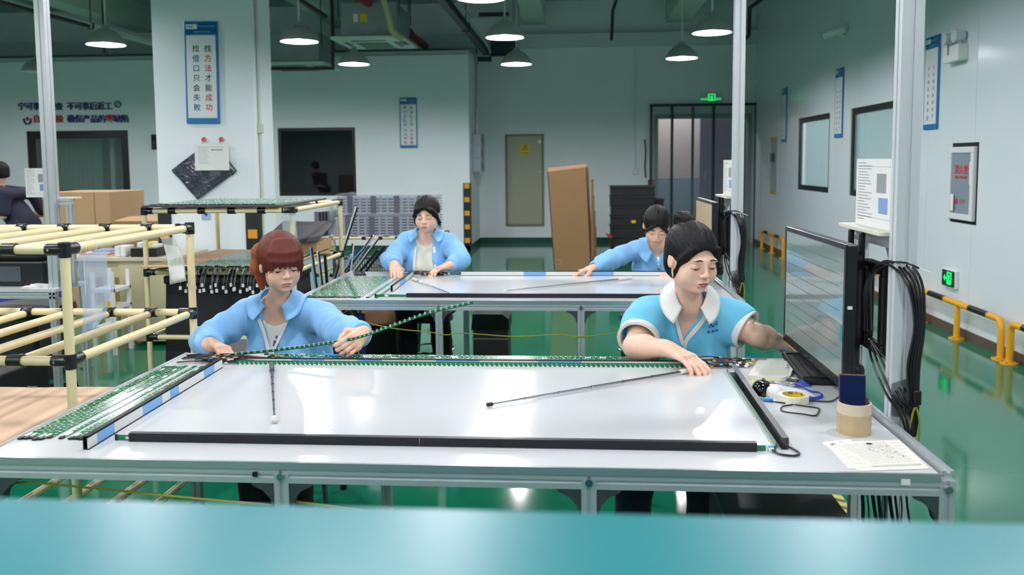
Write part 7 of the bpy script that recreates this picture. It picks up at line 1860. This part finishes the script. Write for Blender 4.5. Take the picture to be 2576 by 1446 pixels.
# ---------------------------------------------------------------- woman at the rear left
S3 = dict(h=.0048, head=at(1074, 541, y=5.6), head_rot=(math.radians(-3), math.radians(15), 0), base=V(-1.0, 5.7, 0), neck=at(1073, 596, y=5.68), shoulders=(at(1018, 611, y=5.7), at(1130, 611, y=5.7)), hip=V(-1.0, 5.8, .54), gaze=.12, face_w=1.1, fat=1.1, skin='skin_pale',
          arms=((at(982, 652, y=5.52), at(992, 664, y=5.37)), (at(1160, 652, y=5.52), at(1132, 666, y=5.38))),
          legs=((-.09, V(-1.12, 5.55, .52), V(-1.12, 5.55, .09), V(-1.13, 5.42, .04)), (.09, V(-.9, 5.55, .52), V(-.87, 5.55, .09), V(-.86, 5.42, .04))),
          hands=(dict(wrist=at(992, 664, y=5.37), dirv=(.25, -.8, -.3), palm_n=(.1, -.2, -1), spread_side=1, curl=(.3, .34, .38, .42), thumb=.6), dict(wrist=at(1132, 666, y=5.38), dirv=(-.75, -.5, -.22), palm_n=(0, -.1, -1), spread_side=-1, curl=(.4, .4, .45, .5), thumb=.4)))
p3_ = make_person('person', 'woman with centre parted black hair in an open blue jacket at the rear table', S3)
shirt(S3, 'shirt_cream', .007, .06, .035, .01)
jacket(S3, .006, [(-.45, .07, 0), (-.2, .066, 0), (-.06, .055, 0), (.06, .065, 0)], seed=3)
collar(S3['jacket'], 'collar', 'jacket_blue', S3['flat_f'], S3, .72, .062, .11, .045, .04, rise=.05, fdrop=.014)
for s_ in (-1, 1): ribbon(S3['jacket'], 'zip_tape', 'cloth_white', S3['flat_f'], [(s_ * .074, -.32), (s_ * .073, -.2), (s_ * .068, -.1), (s_ * .061, -.04)], .013, S3, off=.006)
lower_body(S3, 'trouser_black', .009)
hp = S3['hp']; G = hair_cap(S3, thick=.012)
face_cut(S3, G, [((.0, .1, -.06), (.07, .085, .125)), ((0, .07, -.1), (.09, .09, .06)), ((-.096, .012, -.03), (.034, .03, .05)), ((.096, .012, -.03), (.034, .03, .05))])
for sx in (-1, 1): G.chain([hp(sx * .02, .085, .075), hp(sx * .05, .075, .055), hp(sx * .072, .04, .01), hp(sx * .079, .0, -.05), hp(sx * .082, -.01, -.085)], [.012, .016, .014, .011, .004], .014)
G.ell(hp(.0, .05, .125), (.0016, .06, .022), np.array(S3['hframe']).T, .004, '-'); G.warp.append(strands(S3, 'back', 50, .0012)); G.build('hair', MATS['hair_black'], p3_, .004)
stool('black stool under the woman at the rear left', -1.0, 5.82, .44)

# ---------------------------------------------------------------- woman at the rear right
S4 = dict(h=.0048, head=at(1651, 569, y=5.47), head_rot=(math.radians(-2), math.radians(33), math.radians(4)), base=V(.55, 5.7, 0), neck=at(1655, 618, y=5.6), shoulders=(at(1596, 630, y=5.64), at(1706, 630, y=5.64)), hip=V(.55, 5.85, .54), gaze=.12, face_w=.96,
          arms=((at(1536, 654, y=5.52), at(1492, 676, y=5.4)), (at(1726, 664, y=5.5), at(1704, 680, y=5.38))),
          legs=((-.09, V(.45, 5.55, .52), V(.46, 5.5, .09), V(.46, 5.37, .04)), (.09, V(.65, 5.55, .52), V(.64, 5.5, .09), V(.64, 5.37, .04))),
          hands=(dict(wrist=at(1492, 676, y=5.4), dirv=(-.85, -.35, -.15), palm_n=(0, -.2, -1), spread_side=1, curl=(.35, .4, .45, .5), thumb=.4), dict(wrist=at(1704, 680, y=5.38), dirv=(-.7, -.5, -.2), palm_n=(0, 0, -1), spread_side=-1, curl=(.4, .4, .45, .5), thumb=.4)))
p4_ = make_person('person', 'woman with dark tied hair bending over the rear table in a zipped blue jacket', S4)
jacket(S4, .006, [(-.075, .0, 0), (-.05, .012, 0), (.0, .035, 0), (.06, .055, 0)], seed=6)
shirt(S4, 'cloth_white', .008, .06, .045, .01)
collar(S4['jacket'], 'collar', 'jacket_blue', S4['flat_f'], S4, .5, .06, .108, .045, .06, rise=.03)
ribbon(S4['jacket'], 'zip', 'cloth_white', S4['flat_f'], [(0, -.3), (0, -.2), (0, -.075)], .009, S4, off=.006); ribbon(S4['jacket'], 'zip_pull', 'steel', S4['flat_f'], [(0, -.11), (0, -.08)], .010, S4, off=.009)
lower_body(S4, 'trouser_black', .009)
hp = S4['hp']; G = hair_cap(S4, thick=.011)
face_cut(S4, G, [((.0, .1, -.06), (.07, .085, .117)), ((0, .07, -.1), (.09, .09, .06)), ((-.096, .012, -.03), (.034, .03, .05)), ((.096, .012, -.03), (.034, .03, .05))])
for sx in (-1, 1): G.chain([hp(sx * .012, .088, .072), hp(sx * .042, .083, .045), hp(sx * .066, .055, .0), hp(sx * .074, .03, -.05)], [.009, .009, .007, .003], .012)
G.ell(hp(.0, .05, .125), (.0018, .06, .022), np.array(S4['hframe']).T, .004, '-'); G.chain([hp(0, -.1, .02), hp(.03, -.13, -.02), hp(.06, -.12, -.1)], [.026, .028, .012], .02); G.warp.append(strands(S4, 'back', 50, .0012)); G.build('hair', MATS['hair_black'], p4_, .004)
stool('black stool with metal legs under the woman at the rear right', .46, 5.88, .44)
stool('black stool under the red haired woman', -1.2, 3.62, .44); stool('black stool under the woman in the polo shirt', .43, 3.55, .46)

# ---------------------------------------------------------------- man at the left edge
mat('polo_navy', (28, 32, 52), .85)
S5 = dict(h=.008, head=at(-6, 436, y=8.7), head_rot=(math.radians(-70), math.radians(12), 0), base=V(-5.9, 8.8, 0), neck=at(-2, 478, y=8.72), shoulders=(V(-5.97, 8.54, 1.2), V(-5.90, 8.88, 1.2)), hip=V(-5.9, 8.72, .86), gaze=.4, arms=((V(-5.98, 8.5, .98), V(-6.15, 8.55, 1.0)), (V(-5.85, 8.98, .97), V(-6.0, 8.9, .98))),
          legs=((-.08, V(-5.95, 8.62, .48), V(-5.94, 8.62, .09), V(-6.06, 8.6, .04)), (.08, V(-5.93, 8.82, .48), V(-5.9, 8.82, .09), V(-6.02, 8.8, .04))),
          hands=(dict(wrist=V(-6.15, 8.55, 1.0), dirv=(-1, 0, 0), palm_n=(0, 0, -1), spread_side=-1), dict(wrist=V(-6.0, 8.9, .98), dirv=(-1, 0, 0), palm_n=(0, 0, -1), spread_side=1)))
p5_ = make_person('person', 'man in a dark navy polo shirt cut off by the left edge', S5)
G = S5['torso'].grow(.02)
for P_, el, wr in S5['armsv']: G.chain([P_, P_.lerp(el, .85)], [.062, .06], .03)
G.cone(S5['N'] + V(0, 0, .25), S5['N'], .06, .06, .01, '-'); G.build('polo_shirt', MATS['polo_navy'], p5_, .009)
lower_body(S5, 'trouser_navy', .012)
hp = S5['hp']; G = hair_cap(S5, thick=.01); face_cut(S5, G, [((.0, .1, -.06), (.075, .085, .122)), ((0, .07, -.1), (.09, .09, .07)), ((-.09, .02, -.05), (.04, .04, .06)), ((.09, .02, -.05), (.04, .04, .06)), ((0, -.04, -.12), (.1, .1, .07))]); G.build('hair', MATS['hair_black'], p5_, .006)
